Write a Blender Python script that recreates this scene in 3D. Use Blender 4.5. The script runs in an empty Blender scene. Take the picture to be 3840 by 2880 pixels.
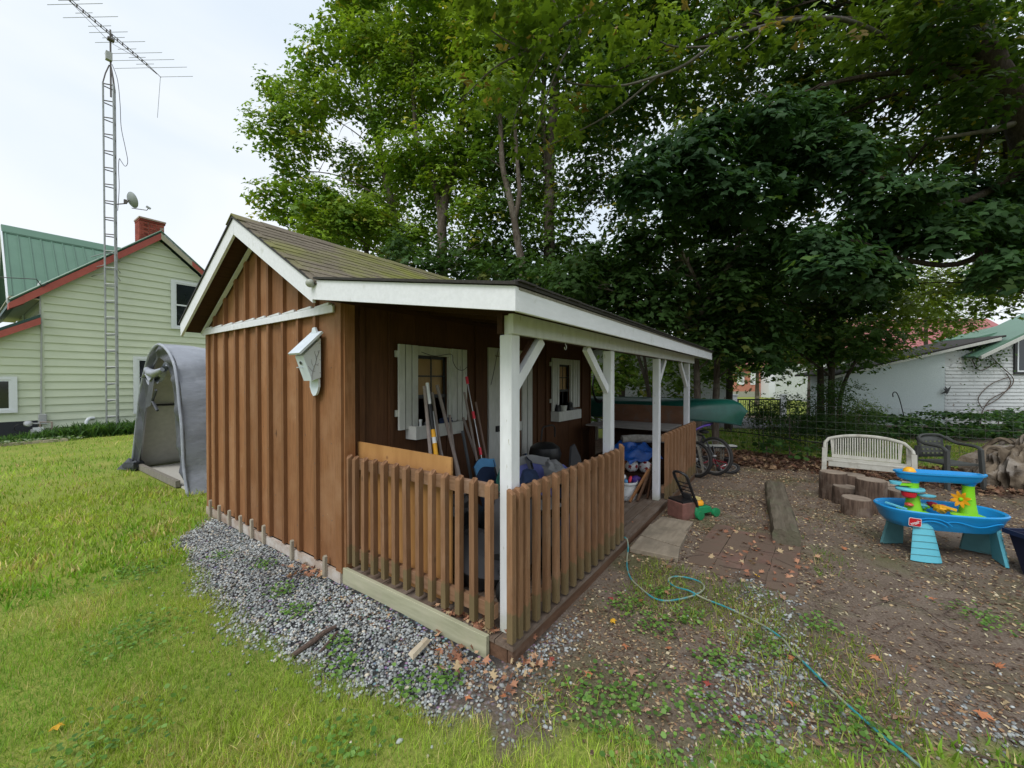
import bpy, math, random
import numpy as np
from mathutils import Vector, Matrix, Euler, noise
random.seed(11); RNG = np.random.default_rng(7)
PI = math.pi; R = math.radians
SC = bpy.context.scene; COL = SC.collection
# ---------------------------------------------------------------- camera
YAW = R(35.3)
CAM = Vector((-2.31*math.cos(YAW), -2.31*math.sin(YAW), 1.66))
cd = bpy.data.cameras.new('camera'); cam = bpy.data.objects.new('camera', cd); COL.objects.link(cam)
cam.location = CAM; cam.rotation_euler = (R(89.4), 0, YAW-PI/2)
cd.sensor_width = 36; cd.lens = 36*1483/3840; cd.clip_start = .05; cd.clip_end = 600
SC.camera = cam
# ---------------------------------------------------------------- sky
W = bpy.data.worlds.new('World'); SC.world = W; W.use_nodes = True
nt = W.node_tree; nt.nodes.clear()
def N(t, k, **kw):
    n = t.nodes.new(k)
    for a, b in kw.items(): setattr(n, a, b)
    return n
out = N(nt, 'ShaderNodeOutputWorld'); bg = N(nt, 'ShaderNodeBackground'); bg.inputs[1].default_value = .1
sky = N(nt, 'ShaderNodeTexSky', sky_type='NISHITA', sun_disc=False, sun_elevation=R(48), sun_rotation=R(-112), air_density=1.0, dust_density=2.0)
tc = N(nt, 'ShaderNodeTexCoord'); mp = N(nt, 'ShaderNodeMapping'); mp.inputs[3].default_value = (1, 1, 2.2)
n1 = N(nt, 'ShaderNodeTexNoise'); n1.inputs['Scale'].default_value = 1.7; n1.inputs['Detail'].default_value = 5; n1.inputs['Roughness'].default_value = .45; n1.inputs['Distortion'].default_value = .5
cr = N(nt, 'ShaderNodeValToRGB'); e = cr.color_ramp.elements
e[0].position = .30; e[0].color = (5.9, 6.7, 7.5, 1); e[1].position = .62; e[1].color = (7.4, 7.75, 8.1, 1)
q = cr.color_ramp.elements.new(.46); q.color = (6.6, 7.2, 7.85, 1)
mx = N(nt, 'ShaderNodeMixRGB'); mx.inputs[0].default_value = .92
L = nt.links.new
L(tc.outputs['Generated'], mp.inputs[0]); L(mp.outputs[0], n1.inputs[0]); L(n1.outputs['Fac'], cr.inputs[0])
L(sky.outputs[0], mx.inputs[1]); L(cr.outputs[0], mx.inputs[2]); L(mx.outputs[0], bg.inputs[0]); L(bg.outputs[0], out.inputs[0])
sl = bpy.data.lights.new('sun', 'SUN'); sl.energy = 1.5; sl.angle = R(28); sl.color = (1, .985, .96)
so = bpy.data.objects.new('sun', sl); COL.objects.link(so)
sd = Vector((-.62, -.05, .78)).normalized(); so.rotation_euler = sd.to_track_quat('Z', 'Y').to_euler()
VS = SC.view_settings; VS.view_transform = 'Standard'; VS.look = 'None'; VS.gamma = 1; VS.use_curve_mapping = False; VS.exposure = .46
SC.cycles.max_bounces = 8; SC.cycles.diffuse_bounces = 3; SC.cycles.glossy_bounces = 3; SC.cycles.transmission_bounces = 6; SC.cycles.transparent_max_bounces = 8
# ---------------------------------------------------------------- materials
def new_mat(name):
    m = bpy.data.materials.new(name); m.use_nodes = True; t = m.node_tree
    p = t.nodes['Principled BSDF']; return m, t, p
def ramp(t, fac, stops):
    c = N(t, 'ShaderNodeValToRGB'); el = c.color_ramp.elements
    el[0].position, el[0].color = stops[0][0], (*stops[0][1], 1); el[1].position, el[1].color = stops[-1][0], (*stops[-1][1], 1)
    for p, col in stops[1:-1]: x = el.new(p); x.color = (*col, 1)
    t.links.new(fac, c.inputs[0]); return c.outputs[0]
def coords(t, stretch=(1, 1, 1), rnd=True, world=False):
    tc = N(t, 'ShaderNodeTexCoord'); mp = N(t, 'ShaderNodeMapping')
    src = tc.outputs['Object']
    if world: src = N(t, 'ShaderNodeNewGeometry').outputs['Position']
    if rnd and not world:
        oi = N(t, 'ShaderNodeObjectInfo'); ml = N(t, 'ShaderNodeMath', operation='MULTIPLY'); ml.inputs[1].default_value = 37.
        t.links.new(oi.outputs['Random'], ml.inputs[0]); ad = N(t, 'ShaderNodeVectorMath', operation='ADD')
        cb = N(t, 'ShaderNodeCombineXYZ')
        for i in range(3): t.links.new(ml.outputs[0], cb.inputs[i])
        t.links.new(src, ad.inputs[0]); t.links.new(cb.outputs[0], ad.inputs[1]); src = ad.outputs[0]
    mp.inputs[3].default_value = stretch; t.links.new(src, mp.inputs[0]); return mp.outputs[0]
def noise_(t, vec, scale, detail=5, rough=.55, dist=0.):
    n = N(t, 'ShaderNodeTexNoise'); n.inputs['Scale'].default_value = scale; n.inputs['Detail'].default_value = detail
    n.inputs['Roughness'].default_value = rough; n.inputs['Distortion'].default_value = dist; t.links.new(vec, n.inputs[0]); return n.outputs['Fac']
def mixc(t, fac, a, b, mode='MIX'):
    m = N(t, 'ShaderNodeMixRGB', blend_type=mode)
    for i, v in ((0, fac), (1, a), (2, b)):
        if isinstance(v, (int, float)): m.inputs[i].default_value = v
        elif isinstance(v, tuple): m.inputs[i].default_value = (*v, 1)
        else: t.links.new(v, m.inputs[i])
    return m.outputs[0]
def objvar(t, col, amt):
    oi = N(t, 'ShaderNodeObjectInfo'); mr = N(t, 'ShaderNodeMapRange'); mr.inputs[3].default_value = 1-amt; mr.inputs[4].default_value = 1+amt
    t.links.new(oi.outputs['Random'], mr.inputs[0]); h = N(t, 'ShaderNodeHueSaturation'); t.links.new(mr.outputs[0], h.inputs['Value']); t.links.new(col, h.inputs['Color']); return h.outputs[0]
def bump(t, p, fac, strength, dist=.01):
    b = N(t, 'ShaderNodeBump'); b.inputs['Strength'].default_value = strength; b.inputs['Distance'].default_value = dist
    t.links.new(fac, b.inputs['Height']); t.links.new(b.outputs[0], p.inputs['Normal'])
MATS = {}
def mat(name, a, b=None, scale=8, stretch=(1, 1, 1), rough=.75, spec=.3, metal=0, bmp=.2, stain=None, stain_scale=1.5, stain_lo=.5, stain_hi=.68, var=0., knots=None, coat=0, detail=6, bdist=.004, sheen=0, lo=.3, hi=.7, world=False, moss=None, chips=None):
    m, t, p = new_mat(name)
    b = b or tuple(x*.72 for x in a)
    v = coords(t, stretch, world=world); f = noise_(t, v, scale, detail)
    c = ramp(t, f, [(lo, b), (hi, a)])
    v2 = coords(t, (1, 1, 1), world=world)
    if stain:
        c = mixc(t, ramp(t, noise_(t, v2, stain_scale, 6, .65), [(stain_lo, (0, 0, 0)), (stain_hi, (1, 1, 1))]), c, stain)
    if knots:
        vo = N(t, 'ShaderNodeTexVoronoi'); vo.inputs['Scale'].default_value = knots[0]; t.links.new(coords(t, knots[2] if len(knots) > 2 else (1, 1, .45)), vo.inputs[0])
        c = mixc(t, ramp(t, vo.outputs['Distance'], [(.03, (.85, .85, .85)), (.075, (0, 0, 0))]), c, knots[1])
    if var: c = objvar(t, c, var)
    if chips:
        c = mixc(t, ramp(t, noise_(t, coords(t, (1, 1, .35)), chips[1], 3, .5), [(chips[2], (0, 0, 0)), (chips[2]+.03, (.85, .85, .85))]), c, chips[0])
    if moss:
        sx = N(t, 'ShaderNodeSeparateXYZ'); t.links.new(N(t, 'ShaderNodeTexCoord').outputs['Object'], sx.inputs[0]); ad = N(t, 'ShaderNodeMath', operation='MULTIPLY_ADD'); ad.inputs[1].default_value = -moss[0]
        t.links.new(noise_(t, v2, 6, 4), ad.inputs[0]); t.links.new(sx.outputs[2], ad.inputs[2]); c = mixc(t, ramp(t, ad.outputs[0], [(moss[1], (.6, .6, .6)), (moss[2], (0, 0, 0))]), c, moss[3])
    t.links.new(c, p.inputs['Base Color']); p.inputs['Roughness'].default_value = rough; p.inputs['Metallic'].default_value = metal
    p.inputs['Specular IOR Level'].default_value = spec; p.inputs['Coat Weight'].default_value = coat
    if bmp: bump(t, p, f, bmp, bdist)
    MATS[name] = m; return m
# stained board-and-batten wood, grain along Z / X / Y
BR, BRD = (.285, .132, .056), (.195, .086, .036)
M_wall = mat('brown_stained_boards', BR, BRD, 7, (9, 9, .7), .72, .25, bmp=.35, stain=(.33, .18, .095), stain_scale=1.6, stain_lo=.48, stain_hi=.75, var=.15, knots=(3.2, (.07, .028, .012)), chips=((.55, .42, .30), 26, .735))
M_batten = mat('brown_stained_battens', (.235, .112, .05), (.17, .075, .031), 7, (9, 9, .8), .7, .25, bmp=.3, var=.1)
M_picket = mat('faded_brown_pickets', (.275, .148, .08), (.185, .095, .05), 6, (9, 9, .9), .8, .2, bmp=.4, stain=(.30, .19, .12), stain_scale=2.2, stain_lo=.52, stain_hi=.8, var=.13, knots=(5, (.09, .05, .03)), moss=(.30, -.14, .02, (.12, .115, .055)))
M_pickz = mat('faded_brown_rail_wood', (.26, .15, .088), (.18, .1, .056), 6, (.9, .9, 9), .8, .2, bmp=.4, stain=(.32, .22, .16), stain_scale=3, stain_lo=.55, stain_hi=.75, var=.1)
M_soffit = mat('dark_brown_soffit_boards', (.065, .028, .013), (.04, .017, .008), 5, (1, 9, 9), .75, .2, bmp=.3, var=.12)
M_white = mat('weathered_white_paint', (.74, .745, .785), (.63, .635, .67), 5, (3, 3, 1), .55, .3, bmp=.25, stain=(.50, .50, .45), stain_scale=3, stain_lo=.58, stain_hi=.85, var=.03, knots=(9, (.33, .33, .30)), chips=((.42, .40, .34), 34, .70), moss=(.25, -.06, .12, (.34, .36, .22)))
M_whitex = mat('weathered_white_fascia_paint', (.73, .735, .775), (.66, .665, .70), 7, (1, 5, 5), .5, .35, bmp=.25, stain=(.50, .51, .48), stain_scale=9, stain_lo=.6, stain_hi=.8)
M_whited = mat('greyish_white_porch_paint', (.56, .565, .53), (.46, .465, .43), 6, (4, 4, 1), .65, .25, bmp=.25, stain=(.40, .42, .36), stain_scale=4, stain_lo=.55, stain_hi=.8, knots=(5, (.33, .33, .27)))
M_deck = mat('weathered_deck_boards', (.20, .15, .115), (.115, .083, .062), 5, (.7, 9, 9), .85, .15, bmp=.5, stain=(.26, .22, .19), stain_scale=2.5, stain_lo=.5, stain_hi=.75, var=.12)
M_rim = mat('brown_painted_deck_rim', (.17, .095, .058), (.10, .055, .034), 4, (.8, 8, 8), .8, .2, bmp=.4, stain=(.26, .20, .16), stain_scale=2, stain_lo=.56, stain_hi=.8)
M_green_wood = mat('greenish_treated_lumber', (.44, .43, .30), (.30, .30, .20), 3.5, (5, .8, 6), .85, .15, bmp=.4, stain=(.42, .38, .29), stain_scale=2.5, stain_lo=.5, stain_hi=.75, knots=(2.2, (.16, .12, .08), (1, 1, 1)))
M_skirt = mat('bleached_skirt_board', (.42, .36, .30), (.30, .22, .17), 3, (5, .8, 5), .9, .1, bmp=.4, stain=(.55, .52, .48), stain_scale=4, stain_lo=.45, stain_hi=.65)
M_stake = mat('bare_wood_stake', (.42, .37, .29), (.30, .26, .20), 8, (8, 8, 1), .85, .1, bmp=.3, var=.12)
M_ply = mat('plywood_sheet', (.45, .235, .085), (.34, .165, .055), 3.0, (3, 3, 1), .55, .3, bmp=.15, stain=(.27, .12, .04), stain_scale=6, stain_lo=.58, stain_hi=.75, knots=(3.5, (.14, .06, .025), (1, 1, 1)))
M_ply2 = mat('dark_varnished_plywood', (.16, .075, .04), (.10, .045, .024), 3.0, (1, 1, 3), .5, .3, bmp=.2, stain=(.12, .08, .06), stain_scale=7)
M_greyply = mat('grey_plywood_top', (.30, .28, .26), (.22, .20, .185), 3.0, (4, 1, 1), .8, .2, bmp=.2)
M_shing = mat('tan_brown_roof_shingle', (.22, .19, .145), (.12, .10, .078), 60, (1, 1, 1), .95, .1, bmp=.6, bdist=.003, stain=(.19, .20, .05), stain_scale=.9, stain_lo=.44, stain_hi=.66, var=.09, world=True)
M_dark = mat('black_drip_edge', (.025, .022, .02), None, 20, rough=.6)
M_shingdark = mat('dark_porch_shingles', (.05, .045, .042), (.03, .027, .025), 60, rough=.95)
M_wallp = mat('porch_shade_brown_boards', (.10, .043, .018), (.062, .026, .011), 7, (9, 9, .7), .72, .25, bmp=.35, var=.12, knots=(3.2, (.05, .02, .01)))  # wall stain copied darker, porch shade put into the board colour
M_ply_in = mat('interior_plywood', (.80, .50, .26), (.66, .38, .18), 4, (4, 4, 1), .6)
M_grey_handle = mat('weathered_grey_handle', (.33, .28, .255), (.22, .18, .16), 9, (6, 6, .6), .8, .2, var=.12)
def plain(name, c, rough=.5, spec=.4, metal=0, coat=0, k=.86, scale=14, bmp=.05, var=0): return mat(name, c, tuple(x*k for x in c), scale, rough=rough, spec=spec, metal=metal, coat=coat, bmp=bmp, var=var)
M_black = plain('black_plastic', (.018, .018, .02), .45)
M_blackm = plain('black_painted_metal', (.02, .02, .021), .4)
M_wire = plain('galvanised_wire', (.20, .20, .19), .5, metal=.6)
M_blkwire = plain('black_cable', (.015, .015, .015), .5)
M_yel = plain('yellow_plastic', (.85, .42, .02), .4)
M_red = plain('red_plastic', (.60, .02, .03), .4)
M_pinkred = plain('neon_red_grip', (.75, .04, .07), .45)
M_silver = plain('silver_metal', (.55, .55, .56), .35, metal=.8)
M_hwhite = plain('white_enamel', (.78, .79, .80), .4)
M_navy = plain('navy_fabric', (.022, .04, .095), .9, bmp=.3)
M_sky = plain('sky_blue_fabric', (.12, .34, .62), .85, bmp=.3)
M_gfab = plain('grey_fabric', (.27, .27, .27), .95, bmp=.3)
M_peri = plain('periwinkle_fabric', (.16, .18, .48), .9, bmp=.3)
M_dgrey = plain('charcoal_fabric', (.05, .05, .055), .9)
M_tealfab = plain('green_fabric', (.035, .16, .12), .8, bmp=.3)
M_tarp = mat('blue_tarp', (.015, .10, .42), (.008, .06, .28), 9, rough=.35, spec=.5, bmp=.8, bdist=.02)
M_carpet = mat('grey_carpet', (.34, .32, .29), (.20, .18, .165), 25, rough=.95, bmp=.6)
M_ball = plain('white_ball_vinyl', (.78, .76, .77), .4)
M_ballred = plain('dark_red_vinyl', (.30, .012, .02), .4)
M_bball = plain('orange_ball_rubber', (.55, .22, .08), .6)
M_navyball = plain('navy_ball_rubber', (.02, .04, .17), .5)
M_purple = plain('purple_plastic', (.10, .05, .32), .45)
M_canoe = mat('green_canoe_gelcoat', (.006, .062, .046), (.005, .05, .037), 3, rough=.28, spec=.4, coat=.15, bmp=0, stain=(.015, .10, .08), stain_scale=2.0, stain_lo=.5, stain_hi=.8)
M_canoedk = plain('dark_gunwale_trim', (.012, .05, .045), .4)
M_birdw = mat('pale_blue_white_paint', (.66, .72, .78), (.56, .62, .68), 8, rough=.55, bmp=.15)
M_twig = plain('painted_branch', (.20, .19, .21), .7)
M_tyre = plain('black_tyre_rubber', (.022, .021, .021), .8, bmp=.4)
M_bluepl = plain('bright_blue_plastic', (.012, .27, .62), .38, k=.93, coat=.15)
M_aqua = plain('pale_aqua_plastic', (.13, .50, .62), .5, k=.93)
M_aquad = plain('teal_grey_plastic', (.10, .26, .28), .6, k=.85)
M_lime = plain('lime_green_plastic', (.22, .60, .015), .4, k=.93)
M_orange = plain('orange_yellow_plastic', (.85, .36, .01), .4)
M_mowg = plain('toy_green_plastic', (.015, .22, .085), .4)
M_redblk = mat('red_brick_block', (.23, .105, .085), (.15, .07, .055), 18, rough=.95, bmp=.5, stain=(.12, .08, .06), stain_scale=6)
M_paver = mat('worn_red_paver', (.20, .12, .095), (.13, .07, .055), 8, rough=.95, bmp=.5, stain=(.13, .092, .068), stain_scale=2.8, stain_lo=.34, stain_hi=.50, var=.05, world=True)
M_slab = mat('weathered_timber_slab', (.33, .28, .215), (.22, .18, .135), 3, (1, 6, 6), .9, .1, bmp=.5, stain=(.20, .17, .13), stain_scale=3)
M_log = mat('old_grey_timber', (.17, .145, .11), (.10, .083, .062), 3, (1, 7, 7), .95, .1, bmp=.9, bdist=.012, stain=(.115, .12, .075), stain_scale=4, var=.1)
M_stump = mat('stump_bark', (.16, .112, .085), (.05, .034, .026), 7, (6, 6, .7), .95, .1, bmp=1., bdist=.012, stain=(.20, .16, .13), stain_scale=4, var=.18)
M_stumptop = mat('stump_cut_top', (.29, .235, .185), (.18, .14, .11), 9, rough=.95, bmp=.4, var=.15)
M_root = mat('torn_root_wood', (.26, .21, .155), (.045, .032, .022), 5.5, (1, 1, .35), .95, .1, bmp=1., bdist=.06, stain=(.34, .31, .28), stain_scale=2.5)
M_bench = mat('dirty_white_resin', (.50, .49, .44), (.38, .37, .32), 7, rough=.55, bmp=.15, stain=(.27, .25, .20), stain_scale=6, stain_lo=.55, stain_hi=.72)
M_chair = plain('dark_green_grey_resin', (.055, .058, .055), .5)
M_hose = mat('teal_hose', (.035, .25, .29), (.27, .29, .21), 7, rough=.45, bmp=.05, lo=.44, hi=.54, detail=1, world=True)
M_siding = mat('pale_green_siding', (.64, .69, .54), (.60, .65, .505), 3, (1, 1, 1), .6, .25, bmp=.05, var=.025)
M_green_roof = mat('green_metal_roof', (.10, .20, .14), (.085, .175, .122), 2, rough=.4, spec=.5, bmp=.05, var=.04)
M_dgreen = plain('dark_green_trim', (.02, .065, .055), .5)
M_redtrim = mat('faded_red_rake_board', (.42, .105, .085), (.34, .085, .07), 4, rough=.7)
M_cream = plain('cream_soffit', (.42, .40, .30), .7)
M_wclap = mat('white_clapboard', (.60, .62, .62), (.50, .52, .52), 4, (1, 1, 6), .8, .2, bmp=.3, stain=(.22, .19, .16), stain_scale=9, stain_lo=.60, stain_hi=.66)
M_stucco = mat('white_stucco', (.56, .62, .62), (.48, .54, .54), 30, rough=.95, bmp=.8, bdist=.01)
M_trim = plain('white_window_trim', (.74, .77, .80), .45, k=.96)
M_found = plain('charcoal_foundation', (.035, .038, .045), .85)
M_foundg = plain('grey_foundation', (.33, .33, .28), .9)
M_brick = mat('red_chimney_brick', (.36, .085, .06), (.24, .055, .04), 12, rough=.9, bmp=.4, var=.22)
M_mortar = plain('pale_mortar', (.42, .33, .27), .95)
M_tower = mat('galvanised_tower_steel', (.36, .38, .39), (.26, .27, .27), 9, rough=.5, metal=.35, bmp=0)
M_towrust = mat('dull_tower_steel', (.17, .15, .145), (.11, .10, .095), 9, rough=.6, metal=.3, bmp=0)
M_meter = plain('grey_meter_housing', (.42, .43, .43), .5)
M_dish = plain('grey_dish', (.30, .33, .33), .5)
M_tent = mat('grey_tent_fabric', (.30, .32, .37), (.24, .255, .295), 2.2, (1, 1, 2.5), .36, .5, bmp=.5, bdist=.04, stain=(.33, .35, .40), stain_scale=5)
M_tentin = plain('tent_lining', (.52, .50, .45), .9)
M_tentdk = mat('dark_tent_fabric', (.085, .09, .105), (.05, .053, .06), 5, rough=.5, bmp=.8, bdist=.03)
M_lath = mat('fence_wood', (.26, .24, .20), (.17, .15, .125), 8, (8, 8, 1), .9, bmp=.3)
M_bark = mat('maple_bark', (.135, .11, .088), (.06, .047, .038), 6, (6, 6, 1.1), .95, .1, bmp=1., bdist=.03, stain=(.19, .17, .14), stain_scale=2.2)
M_barkd = mat('dark_maple_bark', (.075, .062, .05), (.035, .028, .023), 6, (6, 6, 1.1), .95, .1, bmp=1., bdist=.03)
M_limb = mat('grey_limb_bark', (.125, .115, .098), (.07, .063, .052), 12, rough=.9, bmp=.5)
M_pinkroof = mat('faded_red_metal_roof', (.38, .14, .14), (.30, .105, .105), 5, rough=.6)
M_farbrick = mat('orange_red_brick', (.50, .22, .16), (.40, .17, .12), 10, rough=.9)
M_road = mat('grey_asphalt_road', (.17, .17, .175), (.13, .13, .135), 30, rough=.95, bmp=.3)
M_stick = mat('dead_stick_bark', (.15, .105, .085), (.07, .05, .04), 9, (6, 6, 6), .95, bmp=.6)
M_birch = mat('pale_split_wood', (.56, .50, .38), (.42, .34, .24), 6, (6, 1, 6), .9, bmp=.5)
def glass_dark(name, col=(.012, .015, .018), rough=.06):
    m, t, p = new_mat(name); p.inputs['Roughness'].default_value = rough; p.inputs['Specular IOR Level'].default_value = .7
    f = noise_(t, coords(t), 2.0, 3); t.links.new(ramp(t, f, [(.3, col), (.7, tuple(x*1.8 for x in col))]), p.inputs['Base Color']); return m
M_glass = glass_dark('dark_window_glass')
m, t, p = new_mat('clear_pane'); p.inputs['Roughness'].default_value = .05; p.inputs['Transmission Weight'].default_value = 1; p.inputs['IOR'].default_value = 1.02; p.inputs['Base Color'].default_value = (.75, .78, .76, 1)
p.inputs['Specular IOR Level'].default_value = .8; M_pane = m
def attr_mat(name, rough=.6, trans=.35, tint=1., spec=.3, tcol=(1.25, 1.25, .55)):
    """leaf / blade / stone material: colour comes from the piece's own colour attribute"""
    m, t, p = new_mat(name); at = N(t, 'ShaderNodeAttribute', attribute_name='col')
    t.links.new(at.outputs['Color'], p.inputs['Base Color']); p.inputs['Roughness'].default_value = rough; p.inputs['Specular IOR Level'].default_value = spec
    if trans:
        tr = N(t, 'ShaderNodeBsdfTranslucent'); mxs = N(t, 'ShaderNodeMixShader'); mxs.inputs[0].default_value = trans
        t.links.new(mixc(t, 1., at.outputs['Color'], tcol, 'MULTIPLY'), tr.inputs[0])
        o = t.nodes['Material Output']; t.links.new(p.outputs[0], mxs.inputs[1]); t.links.new(tr.outputs[0], mxs.inputs[2]); t.links.new(mxs.outputs[0], o.inputs[0])
    return m
M_leaf = attr_mat('maple_leaf', .55, .42, spec=.22)
M_blade = attr_mat('grass_blade', .6, .4, spec=.25, tcol=(1.2, 1.2, .6))
M_litter = attr_mat('dry_leaf', .85, .15, spec=.15, tcol=(1, .8, .5))
M_stone = attr_mat('gravel_stone', .8, 0, spec=.3)
# ---------------------------------------------------------------- mesh helpers
class MB:
    def __init__(s): s.v = []; s.f = []; s.smooth = False
    def add(s, vs, fs): o = len(s.v); s.v += [tuple(p) for p in vs]; s.f += [tuple(i+o for i in f) for f in fs]; return s
    def box(s, x0, x1, y0, y1, z0, z1):
        vs = [(x, y, z) for z in (z0, z1) for y in (y0, y1) for x in (x0, x1)]
        return s.add(vs, [(0, 2, 3, 1), (4, 5, 7, 6), (0, 1, 5, 4), (2, 6, 7, 3), (0, 4, 6, 2), (1, 3, 7, 5)])
    def obox(s, c, size, rot=(0, 0, 0)):
        m = Euler(rot).to_matrix(); a, b, d = size[0]/2, size[1]/2, size[2]/2
        vs = [Vector(c) + m @ Vector((x, y, z)) for z in (-d, d) for y in (-b, b) for x in (-a, a)]
        return s.add(vs, [(0, 2, 3, 1), (4, 5, 7, 6), (0, 1, 5, 4), (2, 6, 7, 3), (0, 4, 6, 2), (1, 3, 7, 5)])
    def beam(s, a, b, w, h, up=(0, 0, 1)):
        a, b = Vector(a), Vector(b); d = (b-a).normalized(); u = Vector(up); sd_ = d.cross(u).normalized(); u = sd_.cross(d)
        vs = []
        for p in (a, b):
            for i, j in ((-1, -1), (1, -1), (1, 1), (-1, 1)): vs.append(p + sd_*w/2*i + u*h/2*j)
        return s.add(vs, [(3, 2, 1, 0), (4, 5, 6, 7), (0, 1, 5, 4), (1, 2, 6, 5), (2, 3, 7, 6), (3, 0, 4, 7)])
    def prism(s, poly, ax, a, b):
        """poly: 2D outline in the two axes other than ax, extruded from a to b along ax"""
        def P(p, t): return (t, p[0], p[1]) if ax == 'x' else ((p[0], t, p[1]) if ax == 'y' else (p[0], p[1], t))
        n = len(poly); vs = [P(p, a) for p in poly] + [P(p, b) for p in poly]
        return s.add(vs, [tuple(range(n))[::-1], tuple(range(n, 2*n))] + [(i, (i+1) % n, (i+1) % n+n, i+n) for i in range(n)])
    def tube(s, pts, r, n=8, cap=True):
        pts = [Vector(p) for p in pts]; rr = r if isinstance(r, (list, tuple)) else [r]*len(pts); vs = []; fs = []
        t0 = (pts[1]-pts[0]).normalized(); u = t0.orthogonal().normalized()
        for i, p in enumerate(pts):
            t = (pts[min(i+1, len(pts)-1)]-pts[max(i-1, 0)])
            t = t.normalized() if t.length > 1e-9 else t0
            u = (u-t*u.dot(t)); u = u.normalized() if u.length > 1e-6 else t.orthogonal().normalized(); w = t.cross(u)
            for k in range(n): a = 2*PI*k/n; vs.append(p+(u*math.cos(a)+w*math.sin(a))*rr[i])
        for i in range(len(pts)-1):
            for k in range(n): a, b = i*n+k, i*n+(k+1) % n; fs.append((a, b, b+n, a+n))
        if cap: fs.append(tuple(range(n))[::-1]); fs.append(tuple(range((len(pts)-1)*n, len(pts)*n)))
        s.smooth = True; return s.add(vs, fs)
    def lathe(s, prof, n=20, c=(0, 0, 0), sx=1, sy=1, cap=True):
        vs = []; fs = []
        for r, z in prof:
            for k in range(n): a = 2*PI*k/n; vs.append((c[0]+r*sx*math.cos(a), c[1]+r*sy*math.sin(a), c[2]+z))
        for i in range(len(prof)-1):
            for k in range(n): a, b = i*n+k, i*n+(k+1) % n; fs.append((a, b, b+n, a+n))
        if cap: fs.append(tuple(range(n))[::-1]); fs.append(tuple(range((len(prof)-1)*n, len(prof)*n)))
        s.smooth = True; return s.add(vs, fs)
    def sphere(s, c, r, n=12, sz=1, wob=0):
        pr_ = [(math.sin(PI*i/n), -math.cos(PI*i/n)) for i in range(n+1)]; vs = []; fs = []
        for a_, z in pr_:
            for k in range(n*2):
                a = PI*k/n; d = Vector((a_*math.cos(a), a_*math.sin(a), z)); w = 1+wob*noise.noise(d*2.3+Vector(c)); vs.append(Vector(c)+Vector((d.x*r*w, d.y*r*w, d.z*r*sz*w)))
        for i in range(n):
            for k in range(n*2): a, b = i*2*n+k, i*2*n+(k+1) % (2*n); fs.append((a, b, b+2*n, a+2*n))
        s.smooth = True; return s.add(vs, fs)
    def grid(s, f, nu, nv):
        vs = [f(i/nu, j/nv) for j in range(nv+1) for i in range(nu+1)]
        s.smooth = True; return s.add(vs, [(j*(nu+1)+i, j*(nu+1)+i+1, (j+1)*(nu+1)+i+1, (j+1)*(nu+1)+i) for j in range(nv) for i in range(nu)])
    def mesh(s, name, m):
        me = bpy.data.meshes.new(name); me.from_pydata(s.v, [], s.f); me.materials.append(m)
        if s.smooth:
            me.polygons.foreach_set('use_smooth', [True]*len(me.polygons)); me.validate()
            if hasattr(me, 'set_sharp_from_angle'): me.set_sharp_from_angle(angle=R(38))
        me.update(); return me
    def build(s, name, m, parent=None, loc=None, bevel=0):
        o = bpy.data.objects.new(name, s.mesh(name, m)); COL.objects.link(o); o.parent = parent
        if loc is not None: o.location = loc
        if bevel:
            b = o.modifiers.new('edge', 'BEVEL'); b.width = bevel; b.segments = 1; b.limit_method = 'ANGLE'
        return o
def tag(o, label=None, cat=None, group=None, kind=None):
    if label: o['label'] = label
    if cat: o['category'] = cat
    if group: o['group'] = group
    if kind: o['kind'] = kind
    return o
def thing(name, label, cat, loc=(0, 0, 0), rz=0, group=None):
    o = bpy.data.objects.new(name, None); COL.objects.link(o); o.location = loc; o.rotation_euler = (0, 0, rz); o.empty_display_size = .1
    return tag(o, label, cat, group)
def kids(o): return [c for c in bpy.data.objects if c.parent == o]
def copy_tree(o, parent=None):
    c = o.copy(); COL.objects.link(c); c.parent = parent
    for ch in kids(o): copy_tree(ch, c)
    return c
def cp(o, loc=None, rot=None, sc=None, label=None):
    c = o.copy(); COL.objects.link(c)
    if loc is not None: c.location = loc
    if rot is not None: c.rotation_euler = rot
    if sc is not None: c.scale = sc
    if label: c['label'] = label
    return c
def bx(name, m, p, *a, bevel=0): return MB().box(*a).build(name, m, p, bevel=bevel)
def tb(name, m, p, pts, r, n=8): return MB().tube(pts, r, n).build(name, m, p)
def spline(pts, k=6):
    pts = [Vector(p) for p in pts]; out = []
    for i in range(len(pts)-1):
        p0, p1, p2, p3 = pts[max(i-1, 0)], pts[i], pts[i+1], pts[min(i+2, len(pts)-1)]
        for j in range(k):
            t = j/k; out.append(.5*((2*p1)+(p2-p0)*t+(2*p0-5*p1+4*p2-p3)*t*t+(3*p1-p0-3*p2+p3)*t**3))
    return out+[pts[-1]]
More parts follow.
